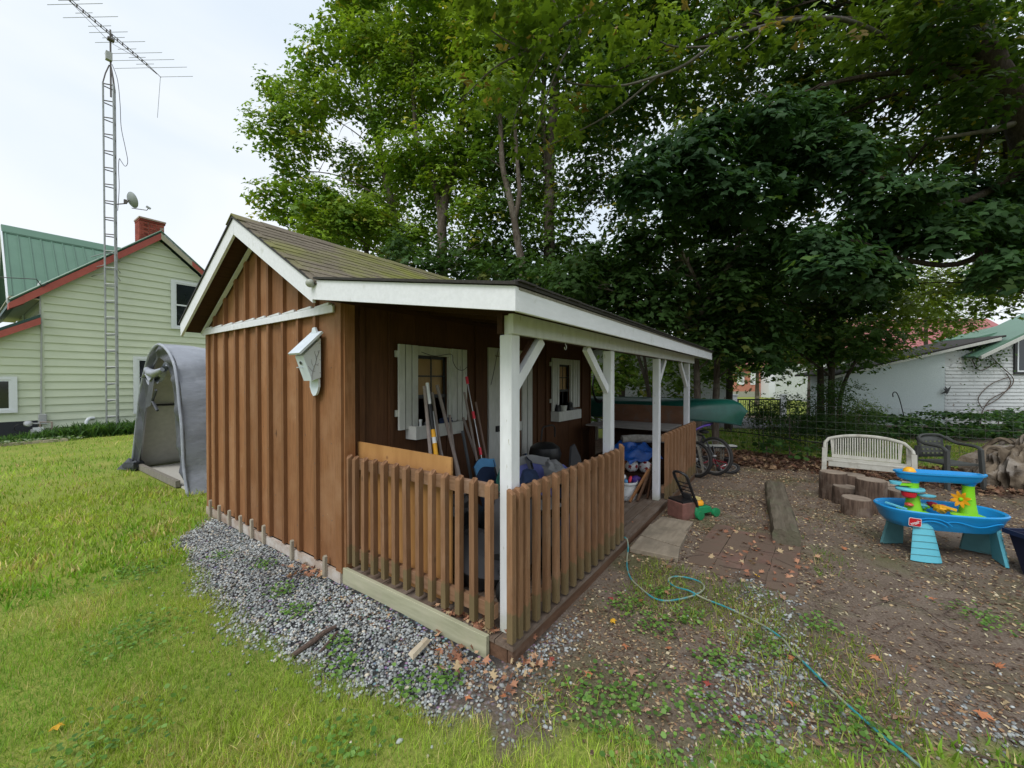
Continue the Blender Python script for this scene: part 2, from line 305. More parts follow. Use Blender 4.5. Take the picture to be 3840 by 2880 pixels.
# big scatter meshes in numpy: copies of small templates written into ONE mesh
def scatter(name, m, temps, pos, rot, scl, cols, parent=None, kind='stuff'):
    """temps: list of (verts Kx3, tris list); pos Nx3; rot Nx3x3; scl N or Nx3; cols Nx3"""
    n = len(pos); which = RNG.integers(0, len(temps), n); V = []; F = []; C = []; off = 0
    scl = np.asarray(scl, float); scl = scl[:, None]*np.ones((1, 3)) if scl.ndim == 1 else scl
    for ti, (tv, tf) in enumerate(temps):
        ix = np.nonzero(which == ti)[0]
        if not len(ix): continue
        tv = np.asarray(tv, float); tf = np.asarray(tf, int); k = len(tv)
        v = np.einsum('nij,nkj->nki', rot[ix], tv[None]*scl[ix][:, None, :])+pos[ix][:, None, :]
        V.append(v.reshape(-1, 3)); F.append((tf[None]+(np.arange(len(ix))*k)[:, None, None]+off).reshape(-1, 3))
        C.append(np.repeat(cols[ix], k, axis=0)); off += len(ix)*k
    V = np.concatenate(V); F = np.concatenate(F); C = np.concatenate(C)
    me = bpy.data.meshes.new(name); me.vertices.add(len(V)); me.vertices.foreach_set('co', V.astype(np.float32).ravel())
    me.loops.add(F.size); me.loops.foreach_set('vertex_index', F.astype(np.int32).ravel()); me.polygons.add(len(F))
    me.polygons.foreach_set('loop_start', np.arange(0, F.size, 3, dtype=np.int32)); me.polygons.foreach_set('loop_total', np.full(len(F), 3, np.int32))
    me.update(calc_edges=True)
    at = me.color_attributes.new('col', 'FLOAT_COLOR', 'POINT'); cc = np.ones((len(V), 4), np.float32); cc[:, :3] = C; at.data.foreach_set('color', cc.ravel())
    me.materials.append(m); o = bpy.data.objects.new(name, me); COL.objects.link(o); o.parent = parent
    if kind: o['kind'] = kind
    return o
def rots(yaw, tilt, az, roll=None):
    """rotation matrices: spin by yaw about z, then tilt by `tilt` towards azimuth `az`"""
    n = len(yaw); cy, sy = np.cos(yaw), np.sin(yaw); Z = np.zeros(n); O = np.ones(n)
    A = np.stack([cy, -sy, Z, sy, cy, Z, Z, Z, O], 1).reshape(n, 3, 3)
    ux, uy = -np.sin(az), np.cos(az); c, s = np.cos(tilt), np.sin(tilt)
    B = np.stack([c+ux*ux*(1-c), ux*uy*(1-c), uy*s, ux*uy*(1-c), c+uy*uy*(1-c), -ux*s, -uy*s, ux*s, c], 1).reshape(n, 3, 3)
    return B @ A
def vnoise(x, y, s, seed=0):
    """smooth value noise in numpy"""
    x = np.asarray(x)*s+seed*17.3+1000; y = np.asarray(y)*s+seed*9.1+1000; xi = np.floor(x); yi = np.floor(y); fx = x-xi; fy = y-yi
    fx = fx*fx*(3-2*fx); fy = fy*fy*(3-2*fy)
    def h(a, b): v = np.sin(a*127.1+b*311.7+seed*7.7)*43758.5453; return v-np.floor(v)
    return (h(xi, yi)*(1-fx)+h(xi+1, yi)*fx)*(1-fy)+(h(xi, yi+1)*(1-fx)+h(xi+1, yi+1)*fx)*fy
def fbm(x, y, s, seed=0): return .55*vnoise(x, y, s, seed)+.28*vnoise(x, y, s*2.1, seed+1)+.17*vnoise(x, y, s*4.3, seed+2)
# ================================================================ GROUND
LB = np.array([(-9, 3.0), (-2.2, .9), (-1.6, .45), (-1.3, .22), (-1.1, .08), (-.8, -.16), (-.55, -.3), (-.28, -.42), (-.04, -.48), (.28, -.58), (.7, -.72), (1.3, -.74), (2.2, -.78), (3.1, -.66), (3.8, -.6), (4.2, -.3), (4.6, -.06), (5.0, 1.2), (5.3, 6.5), (30, 6.6)])
def sstep(a, b, x): t = np.clip((x-a)/(b-a), 0, 1); return t*t*(3-2*t)
def zone_lawn(x, y):
    xb = np.interp(y, LB[:, 0], LB[:, 1]); n = (fbm(x, y, 2.2, 3)-.5)*.5+(fbm(x, y, 8, 5)-.5)*.22
    m = sstep(-.10, .12, xb-x+n*np.where(y < -.2, 1.5, .7))
    far = sstep(8.5, 9.0, x+n*.6)*sstep(13.6, 13.2, x)+sstep(20.5, 21, x)
    return np.clip(np.where(x > 7.5, far, m), 0, 1)
def zone_gravel(x, y):
    n = (fbm(x, y, 3, 9)-.5)
    a = sstep(-.45, .25, y+n*.8)*sstep(.75, .15, x+n*.6)*sstep(4.5, 4.0, y)
    b = .35*sstep(1.1, .2, np.hypot((x-.75)/1.6, (y+1.25)/.35)+n*.9)+.5*sstep(1.1, .3, np.hypot((x-.75)/.55, (y+2.3)/.5)+n*.9)
    return np.clip((a+b)*(1-zone_lawn(x, y)), 0, 1)
def zone_bank(x, y): return sstep(6.4, 7.4, x+(fbm(x, y, 1.5, 2)-.5)*1.6)*sstep(9.0, 8.7, x)
def hgt(x, y): return .018*(fbm(x, y, 1.7, 21)-.5)+.01*(fbm(x, y, 9, 22)-.5)
xs = np.concatenate([[-400, -120, -40, -15, -8], np.arange(-5, 10, .1), np.arange(10, 22, .5), [24, 30, 45, 80, 150, 400]])
ys = np.concatenate([[-400, -120, -40, -15, -9], np.arange(-6, 9, .1), np.arange(9, 24, .5), [26, 34, 50, 90, 160, 400]])
X, Y = np.meshgrid(xs, ys); nx, ny = len(xs), len(ys)
gv = np.stack([X.ravel(), Y.ravel(), hgt(X, Y).ravel()-.01*0], 1)
ii = (np.arange(ny-1)[:, None]*nx+np.arange(nx-1)[None]).ravel(); gf = np.stack([ii, ii+1, ii+nx+1, ii+nx], 1)
me = bpy.data.meshes.new('ground'); me.from_pydata(gv.tolist(), [], gf.tolist()); me.polygons.foreach_set('use_smooth', [True]*len(me.polygons))
at = me.color_attributes.new('zone', 'FLOAT_COLOR', 'POINT'); cc = np.ones((len(gv), 4), np.float32)
cc[:, 0] = zone_lawn(X, Y).ravel(); cc[:, 1] = zone_gravel(X, Y).ravel(); cc[:, 2] = zone_bank(X, Y).ravel(); at.data.foreach_set('color', cc.ravel())
m, t, p = new_mat('yard_ground'); P_ = N(t, 'ShaderNodeNewGeometry').outputs['Position']
za = N(t, 'ShaderNodeAttribute', attribute_name='zone'); sp = N(t, 'ShaderNodeSeparateColor'); t.links.new(za.outputs['Color'], sp.inputs[0])
dirt = ramp(t, noise_(t, P_, 3.1, 8, .65), [(.3, (.12, .089, .067)), (.52, (.20, .155, .122)), (.72, (.28, .235, .19))])
fine = noise_(t, P_, 70, 4, .7)
dirt = mixc(t, .55, dirt, ramp(t, fine, [(.35, (.06, .044, .034)), (.6, (.21, .165, .13)), (.75, (.44, .39, .33))]))
dirt = mixc(t, ramp(t, noise_(t, P_, .9, 5, .6), [(.52, (0, 0, 0)), (.66, (.65, .65, .65))]), dirt, (.105, .112, .045))
lawn = ramp(t, noise_(t, P_, 1.6, 6, .6), [(.3, (.13, .22, .03)), (.5, (.21, .28, .045)), (.68, (.34, .33, .09))])
lawn = mixc(t, .55, lawn, ramp(t, noise_(t, P_, 55, 3, .7), [(.3, (.08, .12, .02)), (.7, (.42, .43, .11))]))
vor = N(t, 'ShaderNodeTexVoronoi'); vor.inputs['Scale'].default_value = 42; t.links.new(P_, vor.inputs[0])
grv = mixc(t, ramp(t, vor.outputs['Distance'], [(.15, (0, 0, 0)), (.55, (1, 1, 1))]), mixc(t, .75, vor.outputs['Color'], (.30, .32, .34), 'MIX'), (.04, .04, .042))
bank = ramp(t, noise_(t, P_, 9, 6, .7), [(.35, (.04, .025, .018)), (.6, (.12, .07, .045)), (.75, (.2, .13, .085))])
c = mixc(t, sp.outputs[2], dirt, bank); c = mixc(t, sp.outputs[1], c, grv); c = mixc(t, sp.outputs[0], c, lawn)
t.links.new(c, p.inputs['Base Color']); p.inputs['Roughness'].default_value = .95; p.inputs['Specular IOR Level'].default_value = .1
bump(t, p, fine, .7, .015); me.materials.append(m)
g = bpy.data.objects.new('ground', me); COL.objects.link(g); tag(g, 'level yard of lawn, gravel and trodden leaf strewn dirt', kind='structure')
# far road and pavement seen past the fence
tag(MB().box(13.7, 17.2, -14, 9, .0, .035).build('road', M_road), 'grey road beyond the back fence', kind='structure')
def in_view(x, y, lim=60): a = np.degrees(np.arctan2(y-CAM.y, x-CAM.x))-35.3; a = (a+180) % 360-180; return np.abs(a) < lim
def rnd_area(x0, x1, y0, y1, dens):
    n = int((x1-x0)*(y1-y0)*dens); return RNG.uniform(x0, x1, n), RNG.uniform(y0, y1, n)
def blocked(x, y): return ((x > -.1) & (x < 5.3) & (y > -.04) & (y < 4.7)) | ((x > .3) & (y > 4.6) & (x > (y-4.6)*.35+.3)) | ((x > .0) & (x < 4) & (y > 5.75) & (y < 8.95))
# ---- grass
def blade(curv, w=.5, segs=2):
    v = [(-w*.5, 0, 0), (w*.5, 0, 0), (-w*.38, curv*.25, .55), (w*.38, curv*.25, .55), (0, curv, 1)]
    return (v, [(0, 1, 3), (0, 3, 2), (2, 3, 4)])
BL = [blade(.25, .07), blade(.6, .06), blade(.95, .065), blade(1.3, .055)]
def grass(name, X0, h0, h1, label, wid=1., shade=1., green=0., tilt=.55):
    x, y = X0; n = len(x); f = fbm(x, y, .9, 31); f2 = fbm(x, y, 3.2, 35); r = RNG.random(n)
    a = np.array([.17, .36, .035]); b = np.array([.40, .52, .075]); d = np.array([.62, .52, .24])
    k = np.clip((f-.32)*2.1+(f2-.5)*1.1+RNG.normal(0, .16, n)-green+.12, 0, 1)[:, None]
    c = a*(1-k)+b*k; dry = ((r < .10) | ((f2 > .60) & (r < .4)))[:, None]; c = np.where(dry, d*(.7+.5*RNG.random(n))[:, None], c)
    c = c*((.55+.8*RNG.random(n))*(.72+.56*fbm(x, y, .55, 44)))[:, None]*shade
    h = RNG.uniform(h0, h1, n)*(.7+.6*f2); s = np.stack([h*wid, h*.6, h], 1)
    return tag(scatter(name, M_blade, BL, np.stack([x, y, hgt(x, y)-.004], 1), rots(RNG.uniform(0, 2*PI, n), RNG.uniform(0, tilt, n), RNG.uniform(0, 2*PI, n)), s, c), label, kind='stuff')
pts = []
for (x0, x1, y0, y1, dens) in ((-2.8, 1.2, -1.5, 3.4, 13500), (-5, -2.8, -1.0, 4.5, 1500), (-4, -1.2, -3.2, -1.5, 900), (-1.2, 2.0, -3.4, -1.5, 1800), (-4.2, .2, 3.2, 7, 3600), (-6, 1, 7, 11, 1300), (-8, 3, 11, 16.2, 520)):
    x, y = rnd_area(x0, x1, y0, y1, dens); dd = np.hypot(x-CAM.x, y-CAM.y)
    k = in_view(x, y, 80 if dens < 2000 and y0 < 3 else 58) & (dd > .75) & ~blocked(x, y) & (RNG.random(len(x)) < np.clip(2.3/dd, .22, 1)*(zone_lawn(x, y)**.8)*(1-.55*sstep(.62, .72, fbm(x, y, 1.3, 71))))
    pts.append((x[k], y[k]))
near = pts[0]; far_ = (np.concatenate([q[0] for q in pts[1:]]), np.concatenate([q[1] for q in pts[1:]]))
grass('lawn_grass', near, .028, .06, 'short yellowish green mown grass in the near lawn', 1.0)
grass('lawn_grass', far_, .05, .085, 'mown grass of the lawn running back to the green house', 2.6)
x, y = rnd_area(8.7, 13.4, -6.5, 2.0, 260); k = in_view(x, y); grass('lawn_grass', (x[k], y[k]), .06, .1, 'shaded green lawn strip beyond the wire fence', 3., .85, .3)
# sparse grass on the dirt
x, y = rnd_area(-.4, 4.5, -3.6, -.25, 2600); k = in_view(x, y, 57) & (np.clip((fbm(x, y, 1.4, 81)-.50)*6, 0, .9)*sstep(4.2, 1.2, x) > RNG.random(len(x))) & (np.hypot(x-CAM.x, y-CAM.y) > 1.1) & (zone_lawn(x, y) < .9) & ~((x > 1.8) & (x < 3.1) & (y > -1.5))
grass('dirt_grass', (x[k], y[k]), .04, .08, 'thin scattered grass growing in the bare dirt', 1.1, .75, .1, 1.0)
# ---- gravel
def stone():
    b = MB(); b.sphere((0, 0, 0), 1, 3, .62, 0); V = [tuple(c*(1+random.uniform(-.25, .25)) for c in v) for v in b.v]
    F = []
    for f in b.f: F += [(f[0], f[1], f[2]), (f[0], f[2], f[3])]
    return (V, F)
def stone2():
    V = [Vector(v).normalized() for v in ((0, 1, 1.6), (0, -1, 1.6), (0, 1, -1.6), (0, -1, -1.6), (1, 1.6, 0), (-1, 1.6, 0), (1, -1.6, 0), (-1, -1.6, 0), (1.6, 0, 1), (-1.6, 0, 1), (1.6, 0, -1), (-1.6, 0, -1))]
    V = [(v.x*random.uniform(.75, 1.25), v.y*random.uniform(.65, 1.), v.z*random.uniform(.45, .7)) for v in V]
    F = [(0, 1, 8), (0, 9, 1), (0, 4, 5), (0, 8, 4), (0, 5, 9), (1, 6, 8), (1, 7, 6), (1, 9, 7), (2, 3, 11), (2, 10, 3), (2, 5, 4), (2, 4, 10), (2, 11, 5), (3, 6, 7), (3, 10, 6), (3, 7, 11), (4, 8, 10), (6, 10, 8), (5, 11, 9), (7, 9, 11)]
    return (V, F)
ST = [stone2() for _ in range(7)]
x, y = rnd_area(-1.1, 2.4, -2.9, 4.4, 3800); k = ~blocked(x, y) & in_view(x, y, 57) & (zone_gravel(x, y)+.012*(x < 1.5) > RNG.random(len(x))*.92); x, y = x[k], y[k]; n = len(x)
v = RNG.uniform(.15, .56, n)[:, None]*np.array([[.95, 1., .99]]); v = np.where((RNG.random(n) < .12)[:, None], v*np.array([[1.35, 1.15, .95]]), v)
dk = (.5+.75*fbm(x, y, 1.8, 55))[:, None]
sc = RNG.uniform(.0055, .0125, n)*(1+.45*(RNG.random(n) < .1))
tag(scatter('gravel_stones', M_stone, ST, np.stack([x, y, hgt(x, y)+sc*.25+RNG.uniform(0, .006, n)], 1), rots(RNG.uniform(0, 6.28, n), RNG.uniform(0, .7, n), RNG.uniform(0, 6.28, n)), sc, v*dk), 'loose blue grey gravel along the shed wall', kind='stuff')
# ---- leaves
def maple(fold=.12, lobes=5, simple=False):
    ang = [-90, -58, -40, -12, 8, 28, 50, 70, 90]; rad = [.18, .42, .30, .86, .50, .62 if simple else .55, .95, .45, 1.0]
    if simple: ang = [-90, -40, 5, 45, 62, 90]; rad = [.2, .5, .92, .55, .6, 1.]
    P = [(math.cos(R(a))*r_, math.sin(R(a))*r_) for a, r_ in zip(ang, rad)]
    P = [(x_, y_) for x_, y_ in P]+[(-x_, y_) for x_, y_ in P[-2:0:-1]]
    V = [(0, 0, 0)]+[(x_, y_+.1, -abs(x_)*fold-.1*y_*y_) for x_, y_ in P]; n = len(P)
    return (V, [(0, i+1, (i+1) % n+1) for i in range(n)])
MAP1, MAP2 = maple(.15), maple(-.1)
def quadleaf(w=.5): return ([(0, -1, 0), (w, 0, .15), (0, 1, 0), (-w, 0, .1)], [(0, 1, 2), (0, 2, 3)])
QL = [quadleaf(.5), quadleaf(.32), quadleaf(.8)]
def pal(cols, n, var=.25): cols = np.array(cols); return cols[RNG.integers(0, len(cols), n)]*(1-var+2*var*RNG.random(n))[:, None]
# small seeds and leaf bits
x, y = rnd_area(-.3, 8.6, -5.5, 1.6, 2600); dd = np.hypot(x-CAM.x, y-CAM.y)
k = in_view(x, y, 57) & ~blocked(x, y) & (RNG.random(len(x)) < np.clip(2.7/dd, .4, 1)*(1-.75*zone_lawn(x, y))*np.clip(.1+1.5*(fbm(x, y, 1.1, 91)-.15)*(.5+fbm(x, y, 5, 92)), .08, 1))
x, y = x[k], y[k]; n = len(x); s = RNG.uniform(.004, .012, n)*(1+.35*np.hypot(x-CAM.x, y-CAM.y)/3)
tag(scatter('leaf_litter', M_litter, QL, np.stack([x, y, hgt(x, y)+.006], 1), rots(RNG.uniform(0, 6.28, n), RNG.uniform(0, .5, n), RNG.uniform(0, 6.28, n)), s, pal([(.52, .41, .25), (.44, .33, .19), (.36, .23, .13), (.26, .15, .09), (.50, .43, .29), (.13, .08, .055), (.10, .065, .05), (.17, .11, .075), (.22, .15, .10)], n, .3)), 'small tan seeds and leaf scraps scattered over the dirt', kind='stuff')
# brown leaf bank along the fence and against the deck
x, y = rnd_area(6.3, 8.7, -6.5, 1.3, 330); k = in_view(x, y) & (zone_bank(x, y) > RNG.random(len(x))*.9); x, y = x[k], y[k]; n = len(x)
tag(scatter('leaf_bank', M_litter, [MAP1, MAP2], np.stack([x, y, hgt(x, y)+RNG.uniform(.01, .05, n)], 1), rots(RNG.uniform(0, 6.28, n), RNG.uniform(0, 1.1, n), RNG.uniform(0, 6.28, n)), RNG.uniform(.035, .07, n), pal([(.14, .07, .045), (.10, .055, .04), (.19, .11, .07), (.26, .17, .10), (.07, .045, .035)], n, .3)), 'bank of brown fallen leaves along the wire fence', kind='stuff')
cl = []
for cx_, cy_, r_, n_ in ((-.16, .3, .10, 26), (-.15, 2.1, .13, 34), (-.12, 1.95, .10, 20), (.02, -.12, .14, 24), (-.17, 0.05, .13, 22), (2.3, -.95, .45, 60), (2.9, -.9, .3, 30), (2.4, -1.45, .35, 24), (1.6, -.5, .35, 20), (-.02, .55, .06, 12)):
    for _ in range(n_): cl.append((random.gauss(cx_, r_*.6), random.gauss(cy_, r_*.8)))
cl += [(.01+random.uniform(-.03, .03), random.uniform(.12, .55)) for _ in range(60)]
cl = np.array(cl); n = len(cl); zz = np.where((cl[:, 0] > -.03) & (cl[:, 1] > 0) & (cl[:, 1] < 1.6) & (cl[:, 0] < 5), .125, .02)+RNG.uniform(0, .02, n)
tag(scatter('leaf_drift', M_litter, [MAP1, MAP2], np.stack([cl[:, 0], cl[:, 1], zz], 1), rots(RNG.uniform(0, 6.28, n), RNG.uniform(.1, 1.1, n), RNG.uniform(0, 6.28, n)), RNG.uniform(.018, .04, n), pal([(.40, .20, .12), (.50, .30, .18), (.33, .15, .09), (.45, .34, .20), (.22, .11, .07)], n, .2)), 'curled brown leaves drifted against the deck and pavers', kind='stuff')
# single fallen maple leaves one can pick out
fl = [(-1.61, 1.50, 'y', .05), (-.37, .03, 'o', .045), (.62, -.72, 'o', .04), (.86, -.58, 'b', .05), (.45, -.98, 'r', .045), (1.05, -.42, 'o', .035), (.30, -.60, 'b', .05), (.15, -.42, 'o', .045), (.08, -.75, 'b', .04), (1.25, -1.75, 'o', .05), (1.02, -2.10, 'o', .06), (1.55, -2.3, 'o', .05), (1.9, -2.6, 'r', .05), (2.35, -2.2, 'o', .045), (2.1, -1.9, 'b', .05), (1.35, -2.55, 'b', .06), (.55, -1.35, 'o', .045), (.28, -1.12, 'r', .04), (.75, -1.75, 'b', .06), (1.7, -1.3, 'b', .05), (2.0, -1.1, 'y', .04), (2.55, -1.05, 'o', .05), (.12, -.20, 'r', .035), (-.25, -.12, 'o', .04), (-.15, -.3, 'b', .045), (-.30, .30, 'b', .05), (-.2, .42, 'o', .045), (.95, -.25, 'r', .04), (.7, -.35, 'y', .045), (.5, -.5, 'o', .045), (2.7, -2.0, 'b', .05), (3.1, -1.75, 'o', .05), (3.9, -1.5, 'o', .05), (2.9, -.6, 'b', .05), (3.6, -.9, 'o', .05), (4.3, -.8, 'b', .06), (1.6, -1.95, 'b', .05), (.95, -1.35, 'o', .04), (.35, -1.45, 'b', .05)]
LC = dict(y=((.75, .42, .03), 'yellow'), o=((.52, .20, .09), 'orange'), b=((.38, .23, .15), 'tan brown'), r=((.34, .07, .055), 'dark red'))
LM = {k_: mat(v_[1].replace(' ', '_')+'_maple_leaf', v_[0], tuple(q*.6 for q in v_[0]), 30, rough=.7, bmp=.3, var=.15) for k_, v_ in LC.items()}
LMESH = {}
for k_ in LC:
    LMESH[k_] = []
    for q_ in range(4):
        b = MB(); V, F = maple(.25); V = [(x_*(1+random.uniform(-.22, .22)), y_*(1+random.uniform(-.2, .2)), z_+random.uniform(-.12, .12)+.28*x_*x_*(q_-1)*.6+.2*abs(y_)**2*(q_ % 2)) for x_, y_, z_ in V]; b.add(V, F); LMESH[k_].append(b.mesh('fallen_leaf', LM[k_]))
for i, (x_, y_, k_, s_) in enumerate(fl):
    o = bpy.data.objects.new('fallen_leaf', LMESH[k_][i % 4]); COL.objects.link(o); o.location = (x_, y_, float(hgt(np.array(x_), np.array(y_)))+.028); o.scale = (s_*.85*random.uniform(.8, 1), s_*.85, s_*.85)
    o.rotation_euler = (random.uniform(-.35, .35), random.uniform(-.35, .35), random.uniform(0, 6.28))
    lab = {'y': 'single yellow maple leaf fallen on the ground', 'o': 'orange maple leaf fallen on the dirt', 'b': 'tan brown maple leaf fallen on the dirt', 'r': 'dark red maple leaf fallen on the dirt'}[k_]
    if i == 0: lab = 'bright yellow leaf lying alone in the near lawn'
    if i == 1: lab = 'large orange leaf on gravel near the deck corner'
    tag(o, lab, 'leaf', 'fallen maple leaves')
# weeds: clumps of broad little leaves
W_ = [(.95, -.38, .18), (.80, -.62, .14), (1.05, -.75, .12), (.7, -1.0, .16), (-.05, -.5, .22), (.12, -.62, .2), (-.15, -.85, .22), (.3, -.95, .2), (-.42, 1.9, .12), (-.5, 1.55, .12), (-.3, 2.5, .1), (-.45, 3.0, .1), (-.6, .75, .12), (-.5, .95, .08), (1.0, -1.2, .15), (.55, -1.6, .2), (1.25, -.52, .1), (-.5, .35, .12), (-.35, 0.2, .1), (1.45, -1.5, .15), (.15, -1.25, .2), (2.2, -2.4, .2), (-1.2, -.1, .3), (-1.5, 1.2, .3), (-1.2, 2.1, .25), (-.9, .3, .2), (-1.0, 3.2, .3)]
px = np.concatenate([RNG.normal(a, r_*.5, int(650*r_)) for a, b, r_ in W_]); py = np.concatenate([RNG.normal(b, r_*.5, int(650*r_)) for a, b, r_ in W_]); k = ~blocked(px, py); px, py = px[k], py[k]; n = len(px)
CL = [([(0, 0, 0), (.5, .35, .1), (.45, .85, .05), (0, 1.1, 0), (-.45, .85, .05), (-.5, .35, .1)], [(0, 1, 2), (0, 2, 3), (0, 3, 4), (0, 4, 5)])]
tag(scatter('weed_leaves', M_blade, CL, np.stack([px, py, hgt(px, py)+RNG.uniform(.012, .05, n)], 1), rots(RNG.uniform(0, 6.28, n), RNG.uniform(0, .6, n), RNG.uniform(0, 6.28, n)), RNG.uniform(.012, .026, n), pal([(.13, .27, .05), (.18, .33, .06), (.22, .38, .10), (.09, .19, .04)], n, .2)), 'low broad leaved weeds and clover in gravel and dirt', kind='stuff')
# twigs on the dirt
tw = MB()
for _ in range(110):
    x_, y_ = random.uniform(-.2, 4.5), random.uniform(-2.8, -.15)
    if x_ > 1.8 and -.6 < y_: continue
    a, l_ = random.uniform(0, 6.28), random.uniform(.08, .45)
    pp = [(x_+math.cos(a)*l_*s_+random.uniform(-.02, .02), y_+math.sin(a)*l_*s_+random.uniform(-.02, .02), .022+random.uniform(-.006, .008)) for s_ in (0, .35, .7, 1)]
    tw.tube(pp, random.uniform(.0015, .004), 4)
tag(tw.build('fallen_twigs', M_stick), 'thin dry twigs strewn over the dirt', kind='stuff')
# ================================================================ SHED
SH = thing('garden_shed', 'brown board and batten shed with white trimmed porch', 'shed', (0, 0, 0))
YC, ZR, SL = 3.15, 3.12, .567; SA = math.atan(SL)
def under(y): return ZR-SL*abs(y-YC)
BT = [4.61, 4.33, 4.02, 3.715, 3.45, 3.165, 2.92, 2.62, 2.335, 2.04, 1.76, 1.66]
for i in range(len(BT)-1):
    y1, y0 = BT[i], BT[i+1]; x_ = -.042-(.004 if i % 2 else 0)
    MB().box(x_, -.01, y0+.002, y1-.002, .09, 2.25).build('wall_board', M_wall, SH)
    if under(y0) > 2.3 or under(y1) > 2.3:
        top = [(y1-.002, under(y1-.002)), (y0+.002, under(y0+.002))]
        if y0 < YC < y1: top.insert(1, (YC, ZR))
        if min(p_[1] for p_ in top) > 2.26: MB().prism([(y0+.002, 2.25), (y1-.002, 2.25)]+top, 'x', x_, -.01).build('wall_board', M_wall, SH)
bm_l = MB().box(-.019, .019, -.021, .021, 0, 2.12).mesh('batten', M_batten)
for y_ in BT[1:-2]:
    o = bpy.data.objects.new('batten', bm_l); COL.objects.link(o); o.parent = SH; o.location = (-.062, y_, .1)
    h_ = under(y_)-2.285
    if h_ > .05: bx('batten', M_batten, SH, -.08, -.043, y_-.021, y_+.021, 2.285, 2.285+h_-.02)
bx('corner_board', M_wall, SH, -.072, -.047, 1.648, 1.735, .08, 2.3); bx('corner_board', M_wall, SH, -.07, -.047, 4.55, 4.62, .08, 2.22)
bx('corner_board', M_wall, SH, -.047, .045, 1.632, 1.657, .08, 2.34)
bx('belt_trim', M_white, SH, -.098, -.082, 1.72, 4.64, 2.212, 2.262); bx('belt_trim', M_white, SH, -.094, -.045, 1.74, 4.62, 2.262, 2.276)
for s_ in (1,):
    MB().beam((-.088, 4.66, under(4.66)-.03), (-.088, YC, ZR-.03), .012, .04, (1, 0, 0)).build('rake_trim', M_white, SH)
for i in range(len(BT)-2):
    y1, y0 = BT[i]-.035, BT[i+1]+.035
    MB().prism([(y0-.01, 2.277), (y1, 2.277), (y1, 2.284), (y0+.01, 2.298), (y0-.01, 2.298)], 'x', -.096, -.06).build('belt_wedge', M_white, SH)
bx('skirt_board', M_skirt, SH, -.078, -.05, 1.66, 4.62, -.06, .085)
sm = MB().prism([(-.017, 0), (.017, 0), (.017, .24), (.003, .255), (-.017, .245)], 'x', -.012, .012).mesh('stake', M_stake)
for i, y_ in enumerate([4.44, 4.16, 3.86, 3.55, 3.27, 3.0, 2.43, 1.87]):
    o = bpy.data.objects.new('stake', sm); COL.objects.link(o); o.parent = SH; o.location = (-.093, y_, -.06+random.uniform(-.01, .01)); o.rotation_euler = (random.uniform(-.05, .05), 0, 0)
nl = MB()
for y_ in BT[1:-2]:
    for z_ in (.35, .95, 1.55, 2.05): nl.obox((-.0825, y_+random.uniform(-.006, .006), z_+random.uniform(-.03, .03)), (.003, .007, .007))
for i in range(len(BT)-2):
    for z_ in (.5, 1.15, 1.8):
        for t_ in (.25, .75): nl.obox((-.0475, BT[i+1]+(BT[i]-BT[i+1])*t_, z_+random.uniform(-.04, .04)), (.004, .006, .006))
tag(nl.build('nail_heads', M_towrust, SH), kind='stuff')
# hidden walls give the shed its volume
bx('back_wall', M_wall, SH, -.04, 4.8, 4.57, 4.6, .08, 2.26); bx('end_wall', M_wall, SH, 4.78, 4.8, 1.66, 4.57, .08, 2.26); bx('floor', M_deck, SH, 0, 4.78, 1.7, 4.56, .06, .09)
# porch side wall boards round the openings
OP = [(.72, 1.14, 1.20, 1.90), (3.57, 3.97, 1.19, 1.90), (1.86, 2.75, .1, 1.97)]
xb = [0, .17, .415, .72, 1.14, 1.40, 1.62, 1.86, 2.16, 2.46, 2.75, 2.98, 3.22, 3.57, 3.97, 4.2, 4.45, 4.8]
for i in range(len(xb)-1):
    a, b_ = xb[i], xb[i+1]; spans = [(.09, 2.36)]
    for (ox0, ox1, oz0, oz1) in OP:
        if a >= ox0-.001 and b_ <= ox1+.001: spans = [(.09, oz0), (oz1, 2.36)] if oz0 > .2 else [(oz1, 2.36)]
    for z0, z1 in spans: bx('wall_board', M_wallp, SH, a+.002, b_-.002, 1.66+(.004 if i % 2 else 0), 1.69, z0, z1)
for x_ in (.12, .415, 1.62, 2.98, 3.22, 4.45, 4.77): bx('batten', M_wallp, SH, x_-.021, x_+.021, 1.637, 1.659, .1, 2.33)
